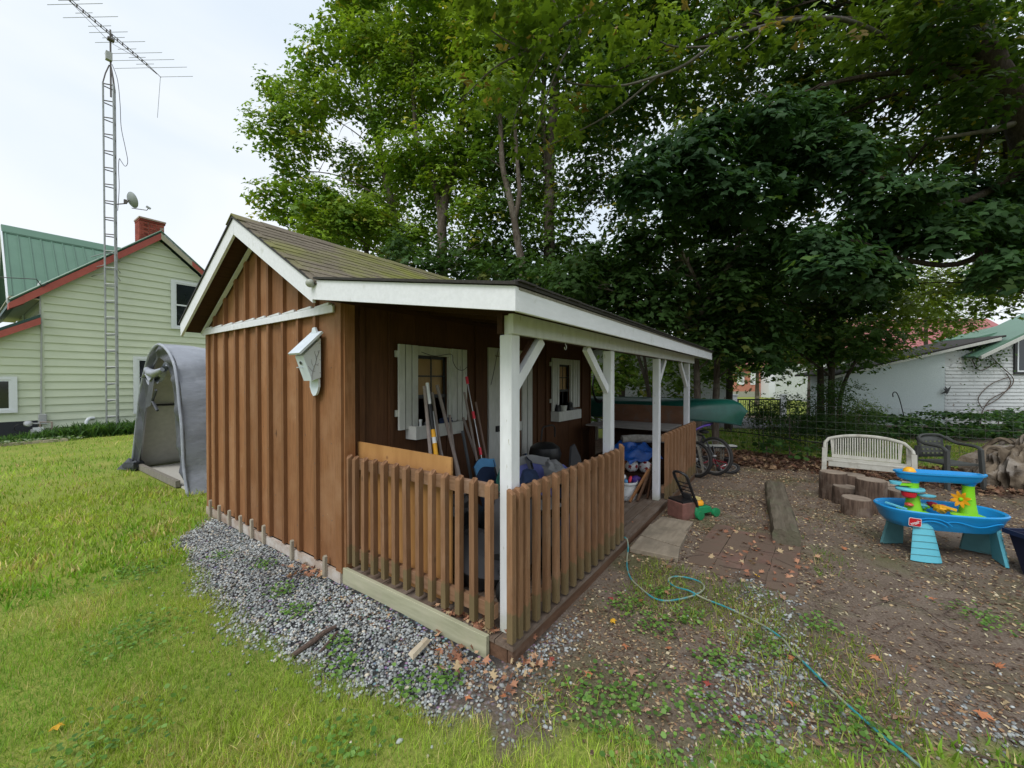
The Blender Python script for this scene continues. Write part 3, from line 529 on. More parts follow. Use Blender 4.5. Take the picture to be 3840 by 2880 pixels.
def window(x0, x1, z0, z1, sx0, sx1, rx0, rx1, bx0, bx1, bz0, bz1, nm):
    wd = MB().box(x0, x1, 1.675, 1.69, z0, z0+.03).box(x0, x1, 1.675, 1.69, z1-.03, z1).box(x0, x0+.028, 1.675, 1.69, z0, z1).box(x1-.028, x1, 1.675, 1.69, z0, z1).build('window', M_blackm, SH)
    mx_, zm = (x0+x1)/2, z0+(z1-z0)*.42
    bx('muntin', M_blackm, wd, mx_-.008, mx_+.008, 1.668, 1.674, z0, z1); bx('muntin', M_blackm, wd, x0, x1, 1.666, 1.673, zm-.018, zm+.018); bx('muntin', M_blackm, wd, x0, x1, 1.667, 1.673, (zm+z1)/2-.007, (zm+z1)/2+.007)
    bx('pane', M_pane, wd, x0+.02, x1-.02, 1.684, 1.687, z0+.02, z1-.02)
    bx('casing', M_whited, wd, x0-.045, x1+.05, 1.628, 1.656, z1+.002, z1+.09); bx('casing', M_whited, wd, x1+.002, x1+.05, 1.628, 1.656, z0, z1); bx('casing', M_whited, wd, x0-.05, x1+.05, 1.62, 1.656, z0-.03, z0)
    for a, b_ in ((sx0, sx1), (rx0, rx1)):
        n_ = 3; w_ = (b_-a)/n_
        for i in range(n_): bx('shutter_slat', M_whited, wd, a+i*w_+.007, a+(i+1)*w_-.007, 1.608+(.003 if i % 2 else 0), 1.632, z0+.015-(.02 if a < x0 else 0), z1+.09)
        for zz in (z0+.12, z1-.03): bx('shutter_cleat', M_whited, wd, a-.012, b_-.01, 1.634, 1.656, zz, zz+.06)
    pl = MB().box(bx0, bx1, 1.508, 1.522, bz0, bz1).box(bx0, bx0+.014, 1.522, 1.655, bz0, bz1).box(bx1-.014, bx1, 1.522, 1.655, bz0, bz1).box(bx0+.014, bx1-.014, 1.522, 1.655, bz0, bz0+.012).build('window_box', M_whited, SH, bevel=.002)
    bx('interior_panel', M_ply_in, wd, x0-.04, x1+.04, 1.715, 1.72, zm, z1+.03)
    return wd
window(.72, 1.14, 1.20, 1.90, .475, .712, 1.17, 1.415, .59, 1.24, 1.10, 1.225, 'a')
window(3.57, 3.97, 1.19, 1.90, 3.33, 3.55, 4.02, 4.27, 3.36, 4.12, 1.03, 1.18, 'b')
dr = bx('door', M_ply2, SH, 1.95, 2.68, 1.665, 1.685, .12, 1.95)
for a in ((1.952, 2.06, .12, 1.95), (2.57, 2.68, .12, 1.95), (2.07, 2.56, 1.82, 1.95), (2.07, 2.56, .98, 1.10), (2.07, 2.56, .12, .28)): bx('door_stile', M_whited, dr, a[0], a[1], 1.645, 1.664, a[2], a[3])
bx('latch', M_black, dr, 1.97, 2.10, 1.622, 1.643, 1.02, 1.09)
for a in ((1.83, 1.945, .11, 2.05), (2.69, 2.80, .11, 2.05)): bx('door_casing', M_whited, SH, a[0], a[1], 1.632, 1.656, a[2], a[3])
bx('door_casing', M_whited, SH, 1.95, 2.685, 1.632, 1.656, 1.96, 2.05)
# ---- main roof
X0, X1 = -.285, 5.45; rise = .145
rf = MB().prism([(YC, ZR+rise), (1.60, ZR+rise-SL*(YC-1.60)), (1.60, ZR+.03-SL*(YC-1.60)), (YC, ZR+.03), (4.74, ZR+.03-SL*(4.74-YC)), (4.74, ZR+rise-SL*(4.74-YC))], 'x', X0+.03, X1).build('roof', M_soffit, SH)
nx_ = 13; Ls = math.hypot(YC-1.62, SL*(YC-1.62)); ex = Ls/nx_; tw_ = .318
sh_m = MB().add([(0, 0, .0), (tw_-.008, 0, 0), (tw_-.008, ex+.03, 0), (0, ex+.03, 0), (0, 0, .009), (tw_-.008, 0, .009), (tw_-.008, ex+.03, .002), (0, ex+.03, .002)], [(0, 3, 2, 1), (4, 5, 6, 7), (0, 1, 5, 4), (1, 2, 6, 5), (2, 3, 7, 6), (3, 0, 4, 7)]).mesh('shingle', M_shing)
for r_ in range(nx_):
    d = r_*ex; y_ = 1.62+d*math.cos(SA); z_ = ZR+rise-SL*(YC-1.62)+d*math.sin(SA)
    for c_ in range(19):
        xx = X0-.015+c_*tw_+((r_ % 2)*.5-.25)*tw_*(1 if r_ else 1)
        if xx < X0-.02: xx = X0-.014
        if xx+tw_ > X1+.12: continue
        o = bpy.data.objects.new('shingle', sh_m); COL.objects.link(o); o.parent = rf; o.location = (xx, y_+random.uniform(-.002, .002), z_+.002+(.0012 if c_ % 2 else 0)+random.uniform(0, .0015)); o.rotation_euler = (SA+random.uniform(-.004, .004), 0, random.uniform(-.006, .006))
MB().prism([(1.61, ZR+rise+.0015-SL*(YC-1.61)), (YC, ZR+rise+.0015), (YC, ZR+rise-.004), (1.61, ZR+rise-.004-SL*(YC-1.61))], 'x', X0-.012, X1+.1).build('shingle_underlay', M_shing, rf)
rc = MB().prism([(-.13, -.085), (0, -.008), (.13, -.085), (.13, -.077), (0, .004), (-.13, -.077)], 'x', 0, .26).mesh('ridge_cap', M_shing)
for i in range(22):
    o = bpy.data.objects.new('ridge_cap', rc); COL.objects.link(o); o.parent = rf; o.location = (X0-.02+i*.262, YC, ZR+rise+.022+(.003 if i % 2 else 0)); o.rotation_euler = (0, .01, 0)
MB().prism([(YC, ZR+rise+.008), (4.74, ZR+rise+.008-SL*(4.74-YC)), (4.74, ZR+rise+.001-SL*(4.74-YC)), (YC, ZR+rise+.001)], 'x', X0-.012, X1).build('back_slope_shingles', M_shingdark, rf)
# barge boards
zt = ZR+rise-.012
MB().prism([(YC, zt), (4.745, zt-SL*(4.745-YC)), (4.73, zt-SL*(4.73-YC)-.165), (YC, zt-.165)], 'x', X0, X0+.024).build('barge_board', M_whitex, SH)
MB().prism([(YC-.001, zt), (YC-.001, zt-.165), (1.68, zt-SL*(YC-1.68)-.165), (1.68, zt-SL*(YC-1.68))], 'x', X0+.001, X0+.025).build('barge_board', M_whitex, SH)
MB().prism([(YC, zt+.014), (4.76, zt+.014-SL*(4.76-YC)), (4.76, zt-.004-SL*(4.76-YC)), (YC, zt-.004), (1.62, zt-.004-SL*(YC-1.62)), (1.62, zt+.014-SL*(YC-1.62))], 'x', X0-.014, X0-.002).build('drip_edge', M_dark, SH)
# ---- porch roof (shallower pitch)
PS = (2.43-2.125)/(1.68+.21)
def pz(y): return 2.125+PS*(y+.21)
X2 = 5.57
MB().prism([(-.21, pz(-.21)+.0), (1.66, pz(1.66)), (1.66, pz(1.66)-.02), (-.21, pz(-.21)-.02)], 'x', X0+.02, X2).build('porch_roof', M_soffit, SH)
ptop = MB().prism([(-.235, pz(-.235)+.004), (1.64, pz(1.64)+.004), (1.64, pz(1.64)+.02), (-.235, pz(-.235)+.02)], 'x', X0-.018, X2+.02).build('porch_shingles', M_shingdark, SH)
for i in range(34):
    x_ = X0+i*.175; bx('shingle_edge', M_shingdark, ptop, x_, x_+.165, -.246+random.uniform(-.006, .003), -.18, pz(-.235)+.022, pz(-.235)+.031)
bx('fascia', M_whitex, SH, X0+.024, X2, -.222, -.2, 2.0, 2.122, bevel=.002)
MB().prism([(-.222, 2.0), (-.222, 2.122), (1.68, pz(1.68)-.003), (1.68, pz(1.68)-.15)], 'x', X0, X0+.023).build('fascia', M_whitex, SH)
MB().prism([(-.2, 2.0), (-.2, 2.12), (1.66, pz(1.66)-.003), (1.66, pz(1.66)-.14)], 'x', X2-.02, X2).build('fascia', M_whitex, SH)
bx('fascia_edge', M_lath, SH, X0+.03, X2, -.226, -.223, 2.108, 2.121)
for i in range(15):
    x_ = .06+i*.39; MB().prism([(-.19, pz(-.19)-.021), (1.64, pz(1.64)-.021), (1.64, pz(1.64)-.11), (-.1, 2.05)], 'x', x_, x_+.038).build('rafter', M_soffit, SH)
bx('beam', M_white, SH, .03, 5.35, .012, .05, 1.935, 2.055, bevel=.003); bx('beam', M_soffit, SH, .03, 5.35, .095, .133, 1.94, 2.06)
for x_ in (.05, 1.68, 3.32, 5.11): bx('post', M_white, SH, x_, x_+.09, .052 if x_ > 1 else .04, .132 if x_ > 1 else .128, .11, 1.934 if x_ < 1 else 1.933, bevel=.003)
bx('post', M_white, SH, .052, .138, .054, .094, 1.934, 2.05)
for a, b_ in (((.139, 1.60), (.475, 1.934)), ((1.215, 1.934), (1.681, 1.56)), ((3.409, 1.60), (3.76, 1.934)), ((4.66, 1.934), (5.111, 1.56))):
    MB().beam((a[0]-.0, .094, a[1]), (b_[0], .094, b_[1]), .042, .07).build('brace', M_white, SH)
MB().beam((.139, .128, 1.62), (.46, .128, 1.94), .03, .07).build('brace', M_soffit, SH)
# ---- deck
yy = -.03; i = 0
while yy < 1.6:
    bx('deck_board', M_deck, SH, -.03, 5.32, yy+.003, yy+.134, .084+(.0015 if i % 2 else 0), .108+(.0015 if i % 2 else 0)); yy += .137; i += 1
bx('rim_joist', M_rim, SH, -.012, 5.3, -.012, .022, -.045, .083); bx('rim_joist', M_rim, SH, -.02, .012, .024, .16, -.03, .083); bx('rim_joist', M_green_wood, SH, -.062, -.031, .145, 1.655, -.015, .125, bevel=.002)
bx('footing_block', M_rim, SH, .0, .12, .0, .1, -.12, -.046); bx('end_joist', M_rim, SH, 5.28, 5.31, .024, 1.6, -.03, .083)
# ---- railings
pk = MB().prism([(-.019, 0), (.019, 0), (.019, .868), (.0, .889), (-.019, .868)], 'x', -.019, .019)
for i, v in enumerate(pk.v):
    pass
pkm = MB().add([(-.02, -.02, 0), (.02, -.02, 0), (.02, .02, 0), (-.02, .02, 0), (-.02, -.02, .862), (.02, -.02, .862), (.02, .02, .888), (-.02, .02, .888), (0, -.006, .888), (0, .02, .892)], [(3, 2, 1, 0), (0, 1, 5, 4), (1, 2, 6, 5), (2, 3, 7, 9, 6), (3, 0, 4, 7), (4, 5, 8), (5, 6, 9, 8), (7, 4, 8, 9)]).mesh('picket', M_picket)
def railing(nm):
    r_ = thing(nm, None, None); r_.parent = SH; return r_
def pickets(par, pts_, rz, z0=.155, mesh=pkm, hs=1):
    for (x_, y_) in pts_:
        o = bpy.data.objects.new('picket', mesh); COL.objects.link(o); o.parent = par; o.location = (x_, y_, z0+random.uniform(-.004, .004)); o.rotation_euler = (random.uniform(-.006, .006), random.uniform(-.006, .006), rz+random.uniform(-.03, .03)); o.scale = (1, 1, hs)
r1 = railing('side_railing'); r2 = railing('front_railing'); r3 = railing('far_railing')
pickets(r1, [(-.012, y_) for y_ in (.16, .285, .41, .535, .66, .785, .915, 1.045, 1.17, 1.30, 1.425, 1.545, 1.63)], -PI/2)
bx('rail', M_pickz, r1, .01, .047, .135, 1.65, .93, 1.018, bevel=.002); bx('rail', M_pickz, r1, .01, .047, .135, 1.65, .195, .285, bevel=.002)
pickets(r2, [(x_, -.012) for x_ in (-.022, .052, .13, .25, .38, .51, .64, .77, .90, 1.03, 1.165, 1.30, 1.435, 1.565, 1.69)], 0, .13)
pickets(r2, [(1.785, -.012)], 0, .13, hs=1.035)
bx('rail', M_pickz, r2, .0, 1.78, .01, .038, .915, 1.0, bevel=.002); bx('rail', M_pickz, r2, .15, 1.66, .01, .038, .19, .28, bevel=.002)
wp = MB().add([tuple((v.co.x*2.1, v.co.y, v.co.z)) for v in pkm.vertices], [tuple(p_.vertices) for p_ in pkm.polygons]).mesh('wide_picket', M_picket)
for i in range(10):
    o = bpy.data.objects.new('picket', wp); COL.objects.link(o); o.parent = r3; o.location = (3.47+i*.196, -.012, .115); o.rotation_euler = (0, 0, random.uniform(-.03, .03)); o.scale = (1, 1, .96)
bx('rail', M_pickz, r3, 3.42, 5.29, .01, .045, .86, .95); bx('rail', M_pickz, r3, 3.42, 5.29, .01, .045, .19, .28)
# small fittings
def hook(p_):
    x_, y_, z_ = p_; return tb('screw_hook', M_silver, SH, [(x_, y_, z_+.02), (x_, y_, z_), (x_+.012, y_, z_-.012), (x_+.016, y_, z_-.028), (x_+.004, y_, z_-.042), (x_-.012, y_, z_-.036), (x_-.015, y_, z_-.022)], .0035, 6)
hook((.80, .07, 1.93)); hook((1.24, .1, 1.93))
MB().sphere((-.31, 1.66, 2.395), .035, 8, .9).build('round_lamp_bulb', plain('dull_grey_bulb', (.33, .34, .29), .4), SH)
tb('cable', M_blkwire, SH, spline([(.74, 1.60, 1.93), (.92, 1.60, 1.90), (1.15, 1.60, 1.93), (1.18, 1.6, 1.85), (1.24, 1.6, 1.78), (1.33, 1.6, 1.765), (1.41, 1.6, 1.81)]), .003, 5)
tb('cable', M_blkwire, SH, spline([(2.0, 1.62, 2.04), (1.95, 1.62, 1.9), (1.90, 1.62, 1.74), (1.85, 1.62, 1.6)]), .003, 5)
# ================================================================ ON THE SHED: birdhouse, things on the porch
BH = thing('birdhouse', 'pale blue white birdhouse with painted branch on the gable wall', 'birdhouse', (0, 0, 0))
side = [(-.085, 2.012), (-.085, 1.68), (-.16, 1.652), (-.233, 1.857)]
MB().prism([(a, b) for a, b in side], 'y', 1.925, 2.06).build('box', M_birdw, BH)
bk = MB().prism([(1.935, 1.60), (1.955, 1.56), (1.965, 1.545), (1.98, 1.53), (2.02, 1.522), (2.045, 1.545), (2.055, 1.56), (2.075, 1.60), (2.075, 1.66), (2.065, 1.70), (2.065, 2.04), (2.04, 2.075), (2.03, 2.105), (1.995, 2.11), (1.97, 2.075), (1.945, 2.04), (1.945, 1.68), (1.935, 1.66)], 'x', -.102, -.084).build('back_board', M_birdw, BH)
MB().beam((-.080, 1.9925, 2.065), (-.272, 1.9925, 1.872), .185, .018).build('roof', M_birdw, BH)
MB().lathe([(.014, 0), (.014, .004)], 14).build('entrance_hole', M_black, BH, None)
h_ = [c_ for c_ in kids(BH) if c_.name.startswith('entrance')][0]; h_.location = (-.2185, 1.995, 1.80); h_.rotation_euler = (0, R(-90-18.5), 0)
tb('perch', M_birdw, BH, [(-.19, 1.995, 1.762), (-.25, 1.995, 1.762)], .0045, 6)
br_ = MB()
def bseg(pts, r): br_.tube([(x_, 1.9235, z_) for x_, z_ in pts], r, 5)
bseg([(-.165, 1.655), (-.163, 1.70), (-.155, 1.73), (-.145, 1.765), (-.13, 1.80), (-.12, 1.85), (-.105, 1.885), (-.10, 1.91)], .0022)
bseg([(-.157, 1.73), (-.18, 1.755), (-.195, 1.775)], .0016); bseg([(-.145, 1.765), (-.165, 1.80), (-.168, 1.83)], .0014); bseg([(-.135, 1.79), (-.115, 1.785), (-.105, 1.80)], .0015); bseg([(-.125, 1.83), (-.132, 1.86), (-.135, 1.88)], .0013); bseg([(-.12, 1.85), (-.14, 1.885), (-.138, 1.90)], .0013); bseg([(-.105, 1.885), (-.112, 1.905)], .0012); bseg([(-.115, 1.787), (-.108, 1.778)], .0012); bseg([(-.155, 1.735), (-.14, 1.732), (-.135, 1.725)], .0012)
br_.build('painted_branch', M_twig, BH)
sc_ = MB()
for z_ in (1.97, 1.83, 1.72): sc_.sphere((-.092, 1.9245, z_), .0035, 4)
sc_.build('screws', M_twig, BH)
tag(MB().prism([(1.79, .115), (.57, .115), (.57, 1.125), (1.79, 1.14)], 'x', .085, .1).build('plywood_sheet', M_ply), 'tan plywood sheet leaning inside the side railing', 'plywood')
H = [((.65, 1.46, 1.60), (.44, 1.04, .12), M_grey_handle, .016, 'grey wooden tool handle left of the yellow one'), None,
     ((.75, 1.46, 1.54), (.64, 1.06, .12), M_grey_handle, .013, 'short grey handle behind the yellow handled tool'), ((.75, 1.46, 1.36), (.79, 1.12, .12), M_hwhite, .011, 'thin white pole beside the yellow handled tool'),
     ((.81, 1.46, 1.61), (.89, 1.02, .12), M_grey_handle, .017, 'long grey handle leaning across the window box middle'), ((.98, 1.46, 1.31), (.84, 1.12, .12), M_grey_handle, .012, 'short wooden handle in front of the right shutter'),
     ((1.17, 1.46, 1.13), (1.15, 1.19, .12), plain('slate_grey_tube', (.09, .10, .11), .5), .016, 'slate grey tube leaning below the window box end'), ((1.18, 1.46, 1.27), (1.38, 1.14, .12), M_grey_handle, .013, 'wooden handle crossing low right of the window box'),
     ((1.20, 1.46, 1.53), (1.14, 1.05, .12), M_grey_handle, .012, 'grey handle just left of the red banded pole'), None, ((1.38, 1.46, 1.42), (1.32, 1.08, .12), plain('brown_wood_handle', (.24, .16, .13), .8), .012, 'brown wooden handle beside the door, right of the red banded pole')]
for h in H:
    if h: tag(tb('tool_handle', h[2], None, [h[0], h[1]], h[3], 8), h[4], 'tool handle', 'long handled tools leaning under the first window')
def along(a, b, t): return tuple(Vector(a).lerp(Vector(b), t))
t_ = thing('shovel', 'yellow and black handled tool with white top leaning on the window box', 'garden tool', (0, 0, 0), group='long handled tools leaning under the first window'); a, b = (.68, 1.455, 1.63), (.53, 1.03, .12)
for nm, m_, t0, t1, r_ in (('grip', M_hwhite, 0, .13, .017), ('sleeve', M_black, .13, .28, .02), ('collar', M_yel, .28, .325, .022), ('sticker', M_hwhite, .325, .36, .0215), ('shaft', M_yel, .36, .62, .022), ('socket', M_grey_handle, .62, 1, .013)): tb(nm, m_, t_, [along(a, b, t0), along(a, b, t1)], r_, 10)
t_ = thing('fishing_pole', 'thin silver pole with neon red bands by the door', 'pole', (0, 0, 0), group='long handled tools leaning under the first window'); a, b = (1.22, 1.46, 1.74), (1.13, .98, .12)
tb('shaft', M_silver, t_, [a, b], .0055, 6)
for t0, t1 in ((.03, .075), (.25, .295), (.47, .515), (.74, .78)): tb('band', M_pinkred, t_, [along(a, b, t0), along(a, b, t1)], .015, 10)
MB().add([(1.16, .95, .85), (1.22, .93, .86), (1.28, .95, .72), (1.30, .9, .5), (1.08, .9, .5), (1.10, .97, .7), (1.19, 1.0, .7), (1.2, .99, .5)], [(0, 1, 2, 3, 4, 5), (0, 5, 4, 7, 6), (0, 6, 2, 1), (6, 7, 3, 2), (4, 3, 7)]).build('folded_umbrella', M_tealfab)
u_ = bpy.data.objects['folded_umbrella']; tag(u_, 'folded green garden umbrella standing among the tool handles', 'umbrella')
tag(tb('umbrella', M_black, None, [(1.2, .96, .84), (1.21, .94, .12)], .012), None); o = bpy.data.objects['umbrella']; o.name = 'umbrella_pole'; o.parent = u_
def lumps(nm, m_, c, r_, lab, cat, sz=1, wob=.4, grp=None):
    o = MB().sphere((0, 0, 0), r_, 8, sz, wob).build(nm, m_); o.location = c; o.rotation_euler = (c[0]*5, c[1]*7, c[2]*9); return tag(o, lab, cat, grp)
# folding camp chairs
def camp_chair(loc, rz, fab, fab2, label):
    t_ = thing('camp_chair', label, 'chair', loc, rz, 'folding camp chairs behind the railing')
    for s_ in (-1, 1):
        tb('leg', M_blackm, t_, [(s_*.24, -.2, .0), (s_*.2, .22, .46), (s_*.22, .32, .86)], .011, 6); tb('leg', M_blackm, t_, [(s_*.24, .25, 0), (s_*.22, -.18, .44), (s_*.25, -.2, .62)], .011, 6)
        tb('armrest', M_black, t_, [(s_*.26, -.2, .62), (s_*.25, .25, .66)], .018, 6)
    MB().grid(lambda u, v: (-.22+.44*u, -.16+.34*v, .44-.05*math.sin(PI*u)*math.sin(PI*v)+.01*math.sin(9*u+5*v)), 8, 6).build('seat', fab2, t_)
    b = MB(); b.grid(lambda u, v: (-.23+.46*u, .20+.12*v+.05*math.sin(PI*u), .46+.43*v-.02*math.cos(2*PI*u)), 10, 8); b.grid(lambda u, v: (.23-.46*u, .21+.12*v+.05*math.sin(PI*u), .46+.43*v-.02*math.cos(2*PI*u)), 10, 8)
    bk_ = b.build('backrest', fab, t_); MB().grid(lambda u, v: (-.235+.47*u, .19+.12*(.8+.21*v)+.05*math.sin(PI*u), .46+.43*(.8+.22*v)-.02*math.cos(2*PI*u)), 10, 2).build('head_panel', fab2, bk_)
    t_.scale = (.9, .9, .86); return t_
camp_chair((1.12, .80, .11), R(12), M_navy, M_sky, 'navy and sky blue folding camp chair behind the corner post')
camp_chair((1.30, .58, .11), R(-35), M_peri, M_gfab, 'periwinkle and grey folding camp chair right of the corner post')
camp_chair((1.72, .66, .11), R(40), M_gfab, M_navy, 'grey folding camp chair with navy seat behind the front railing')
for nm, m_, cx_, cy_, x0, z0, lab in (('fabric_bundle', M_gfab, 1.45, .52, .16, .80, 'folded grey canvas bundle lying on the camp chairs'), ('cooler_bag', M_navy, 1.12, .60, .13, .78, 'navy cooler bag standing on a camp chair by the post'), ('cushion', M_peri, 1.58, .50, .10, .78, 'round blue edged cushion on the camp chairs')):
    o = MB().sphere((0, 0, 0), x0, 8, .7, .5).build(nm, m_); o.location = (cx_, cy_, z0-.03); o.scale = (1, .55, 1); o.rotation_euler = (.4, .3, cx_*3); tag(o, lab, nm.split('_')[-1])
for (x_, y_, z_, r_, m__, lab) in ((.42, .62, .30, .20, M_dgrey, 'charcoal duffel bag on the deck behind the side railing'), (.95, .34, .30, .19, M_black, 'black bag on the deck just inside the front railing'), (1.45, .32, .26, .16, M_navy, 'navy bag low behind the middle of the front railing'), (.62, 1.0, .42, .22, M_blackm, 'black bag against the plywood sheet')): lumps('duffel_bag', m__, (x_, y_, z_), r_, lab, 'bag', 1.3, .5, 'bags piled on the porch deck')
# stroller-like dark frame and crate seen between the pickets
t_ = thing('folded_stroller', 'folded dark stroller with lime tags behind the side pickets', 'stroller', (.55, .32, .11))
for p0, p1, r_ in (((-.2, 0, .05), (.0, .05, .80), .014), ((.12, 0, .05), (.02, -.05, .78), .014), ((-.15, .1, .1), (.15, .1, .5), .011)): tb('frame_tube', M_blackm, t_, [p0, p1], r_)
MB().sphere((0, .04, .42), .2, 8, 1.4, .3).build('hood', M_dgrey, t_)
for p_ in ((-.05, -.045, .62), (.1, -.07, .6)): MB().obox(p_, (.03, .006, .08), (0, .1, 0)).build('tag', plain('lime_reflective_tag', (.5, .6, .2), .5), t_)
for p_ in ((-.2, 0, .07), (.14, 0, .07)):
    b = MB(); b.tube([(p_[0]+.07*math.cos(a), p_[1], p_[2]+.07*math.sin(a)) for a in np.linspace(0, 2*PI, 15)], .016, 6, False); b.build('wheel', M_tyre, t_)
t_ = thing('camping_grill', 'black kettle grill with curved handle below the far window', 'grill', (2.5, 1.25, .11)); t_.scale = (.75, .75, .82)
MB().lathe([(.02, .52), (.16, .54), (.25, .62), (.28, .74), (.25, .84), (.15, .90), (.02, .92)], 18).build('bowl', M_blackm, t_)
for a in (0, 2.1, 4.2): tb('leg', M_blackm, t_, [(.12*math.cos(a), .12*math.sin(a), .58), (.28*math.cos(a), .28*math.sin(a), 0)], .012)
tb('handle', M_blackm, t_, spline([(-.3, -.1, .98), (-.28, -.12, 1.16), (-.2, -.14, 1.19), (-.02, -.16, 1.19), (.05, -.16, 1.14), (.07, -.15, 1.0)]), .013)
t_ = MB().prism([(-.14, 0), (.13, 0), (.10, .25), (-.02, .42), (-.10, .40), (-.17, .2)], 'y', -.012, .012).build('pointed_board', M_dgrey); t_.location = (2.16, .62, .52); tag(t_, 'charcoal pointed board standing in the shadow of the porch', 'board'); t_.rotation_euler = (-.1, 0, 0)
tag(MB().box(2.0, 2.36, .58, .95, .11, .52).build('storage_crate', M_black), 'black storage crate under the charcoal board', 'crate')
# window box contents
b_ = MB().lathe([(.012, 0), (.012, .10), (.016, .105), (.016, .12)], 10, (.70, 1.57, 1.16)).build('white_bottle', M_hwhite); tag(b_, 'white slim bottle in the first window box', 'bottle')
b_ = MB().lathe([(.02, 0), (.03, .08), (.02, .10)], 10, (.80, 1.58, 1.16)).build('jar', plain('grey_jar_glass', (.25, .25, .24), .2)); tag(b_, 'grey jar behind the white bottle in the first window box', 'jar')
b_ = MB().sphere((1.05, 1.58, 1.23), .07, 8, .6, .6).build('blue_cloth', M_navy); b_.scale = (1, 1, 1); tag(b_, 'crumpled navy cloth in the first window box', 'cloth')
b_ = MB().lathe([(.045, 0), (.06, .13), (.063, .13), (.063, .14), (.04, .14)], 14, (3.62, 1.58, 1.12)).build('white_pot', M_whited); tag(b_, 'small white pot in the second window box', 'pot')
b_ = MB().sphere((3.45, 1.58, 1.2), .055, 7, 1.4, .8).build('black_power_tool', M_black); tag(b_, 'black tool left of the white pot in the second window box', 'tool')
b_ = MB().sphere((3.82, 1.58, 1.22), .06, 7, 1.3, .8).build('dark_lantern', M_blackm); tag(b_, 'dark lantern right of the white pot in the second window box', 'lantern')
# work table at the far end with its upright panel
t_ = thing('work_table', 'plywood topped work table at the far end of the porch', 'table', (0, 0, 0))
bx('table_top', M_greyply, t_, 4.1, 5.02, .14, 1.42, .91, .93)
for x_, y_ in ((4.2, .22), (4.94, .22), (4.2, 1.34), (4.94, 1.34)): bx('leg', M_soffit, t_, x_-.03, x_+.03, y_-.03, y_+.03, .11, .909)
bx('apron', M_soffit, t_, 4.2, 4.94, .2, .235, .80, .905); bx('back_panel', M_ply2, t_, 5.03, 5.05, .12, 1.45, .90, 1.225); bx('lower_shelf', M_soffit, t_, 4.2, 4.94, .24, 1.34, .40, .42); bx('added_dark_board', M_soffit, t_, 4.975, 4.995, .14, 1.45, .13, .90)  # dark board at the end added to block the bright lawn under the table
# bucket, balls, tarp, carpet, planks
t_ = thing('bucket', 'white plastic bucket full of toys beside the leaning planks', 'bucket', (3.19, .42, .11))
MB().lathe([(.105, 0), (.115, .02), (.135, .21), (.143, .215), (.143, .235), (.132, .235), (.128, .06), (.02, .055)], 28, cap=False).build('body', M_hwhite, t_)
MB().lathe([(.105, .001), (.02, .0)], 28).build('base', M_hwhite, t_); tb('wire_handle', M_wire, t_, [(.143*math.cos(a), .143*math.sin(a), .2+.0*a) for a in np.linspace(PI*.9, PI*1.9, 12)], .003, 5)
MB().obox((.02, -.129, .12), (.03, .004, .05), (0, 0, .15)).build('label', plain('dark_green_label', (.01, .07, .05)), t_)
lumps('toy', M_pinkred, (3.17, .37, .37), .022, 'pink toy sticking out of the white bucket', 'toy', 2.2, .2); lumps('toy', M_sky, (3.10, .40, .355), .026, 'light blue toy in the white bucket', 'toy'); lumps('toy', M_hwhite, (3.18, .46, .385), .035, 'white rounded toy on top of the bucket', 'toy')
lumps('net_bag', M_purple, (3.30, .34, .34), .05, 'dark purple bag hanging over the bucket side', 'bag', 1.2, .7); lumps('toy', M_blackm, (3.22, .44, .33), .06, 'black mesh basket sunk in the white bucket', 'toy')
tag(MB().box(3.5, 4.1, .28, .85, .11, .36).build('toy_bin', M_soffit), 'dark low bin of balls under the blue tarp', 'bin')
def soccer(loc, r_, lab, rot):
    t_ = thing('soccer_ball', lab, 'ball', loc, 0, 'balls piled under the tarp'); t_.rotation_euler = rot; MB().sphere((0, 0, 0), r_, 12).build('ball_skin', M_ball, t_)
    g_ = (1+5**.5)/2; IV = [Vector(v).normalized() for a in (-1, 1) for b in (-g_, g_) for v in ((0, a, b), (a, b, 0), (b, 0, a))]
    for v in IV:
        u = v.orthogonal().normalized(); w = v.cross(u); b = MB(); b.add([v*r_*1.022]+[(v+(u*math.cos(k*2*PI/5)+w*math.sin(k*2*PI/5))*.34).normalized()*r_*1.006 for k in range(5)], [(0, k+1, (k+1) % 5+1) for k in range(5)]); b.build('pentagon_patch', M_ballred, t_)
soccer((3.62, .50, .455), .093, 'white soccer ball with red pentagons, left of two', (.3, .5, .2)); soccer((3.70, .33, .44), .088, 'white soccer ball with red pentagons nearest the middle post', (1.1, .2, .9))
soccer((3.60, .42, .30), .06, 'small maroon patched ball below the two soccer balls', (2, 1, 0))
o = lumps('basketball', M_bball, (3.66, .66, .46), .11, 'orange basketball behind the left soccer ball', 'ball', 1, 0, 'balls piled under the tarp')
for k in range(3): b = MB(); b.tube([(.111*math.cos(a), .111*math.sin(a)*math.cos(k*1.05), .111*math.sin(a)*math.sin(k*1.05)) for a in np.linspace(0, 2*PI, 25)], .0025, 4, False); b.build('seam', M_black, o)
lumps('rubber_ball', M_navyball, (3.92, .48, .49), .12, 'navy and orange ball tucked under the tarp', 'ball', 1, 0, 'balls piled under the tarp')
o = MB().grid(lambda u, v: ((u-.5)*.62, (v-.5)*.5, .13*math.sin(PI*u)**.5*math.sin(PI*v)**.5+.02*math.sin(11*u+3*math.sin(7*v))+.015*math.sin(9*v+4*u)+.05*noise.noise((u*5, v*5, 1))), 30, 26).build('blue_tarp', M_tarp); o.location = (3.80, .52, .60); o.rotation_euler = (R(14), R(-6), R(-30)); o.scale = (1.0, 1, 1.15); tag(o, 'crumpled blue tarp bundled beneath the work table', 'tarp')
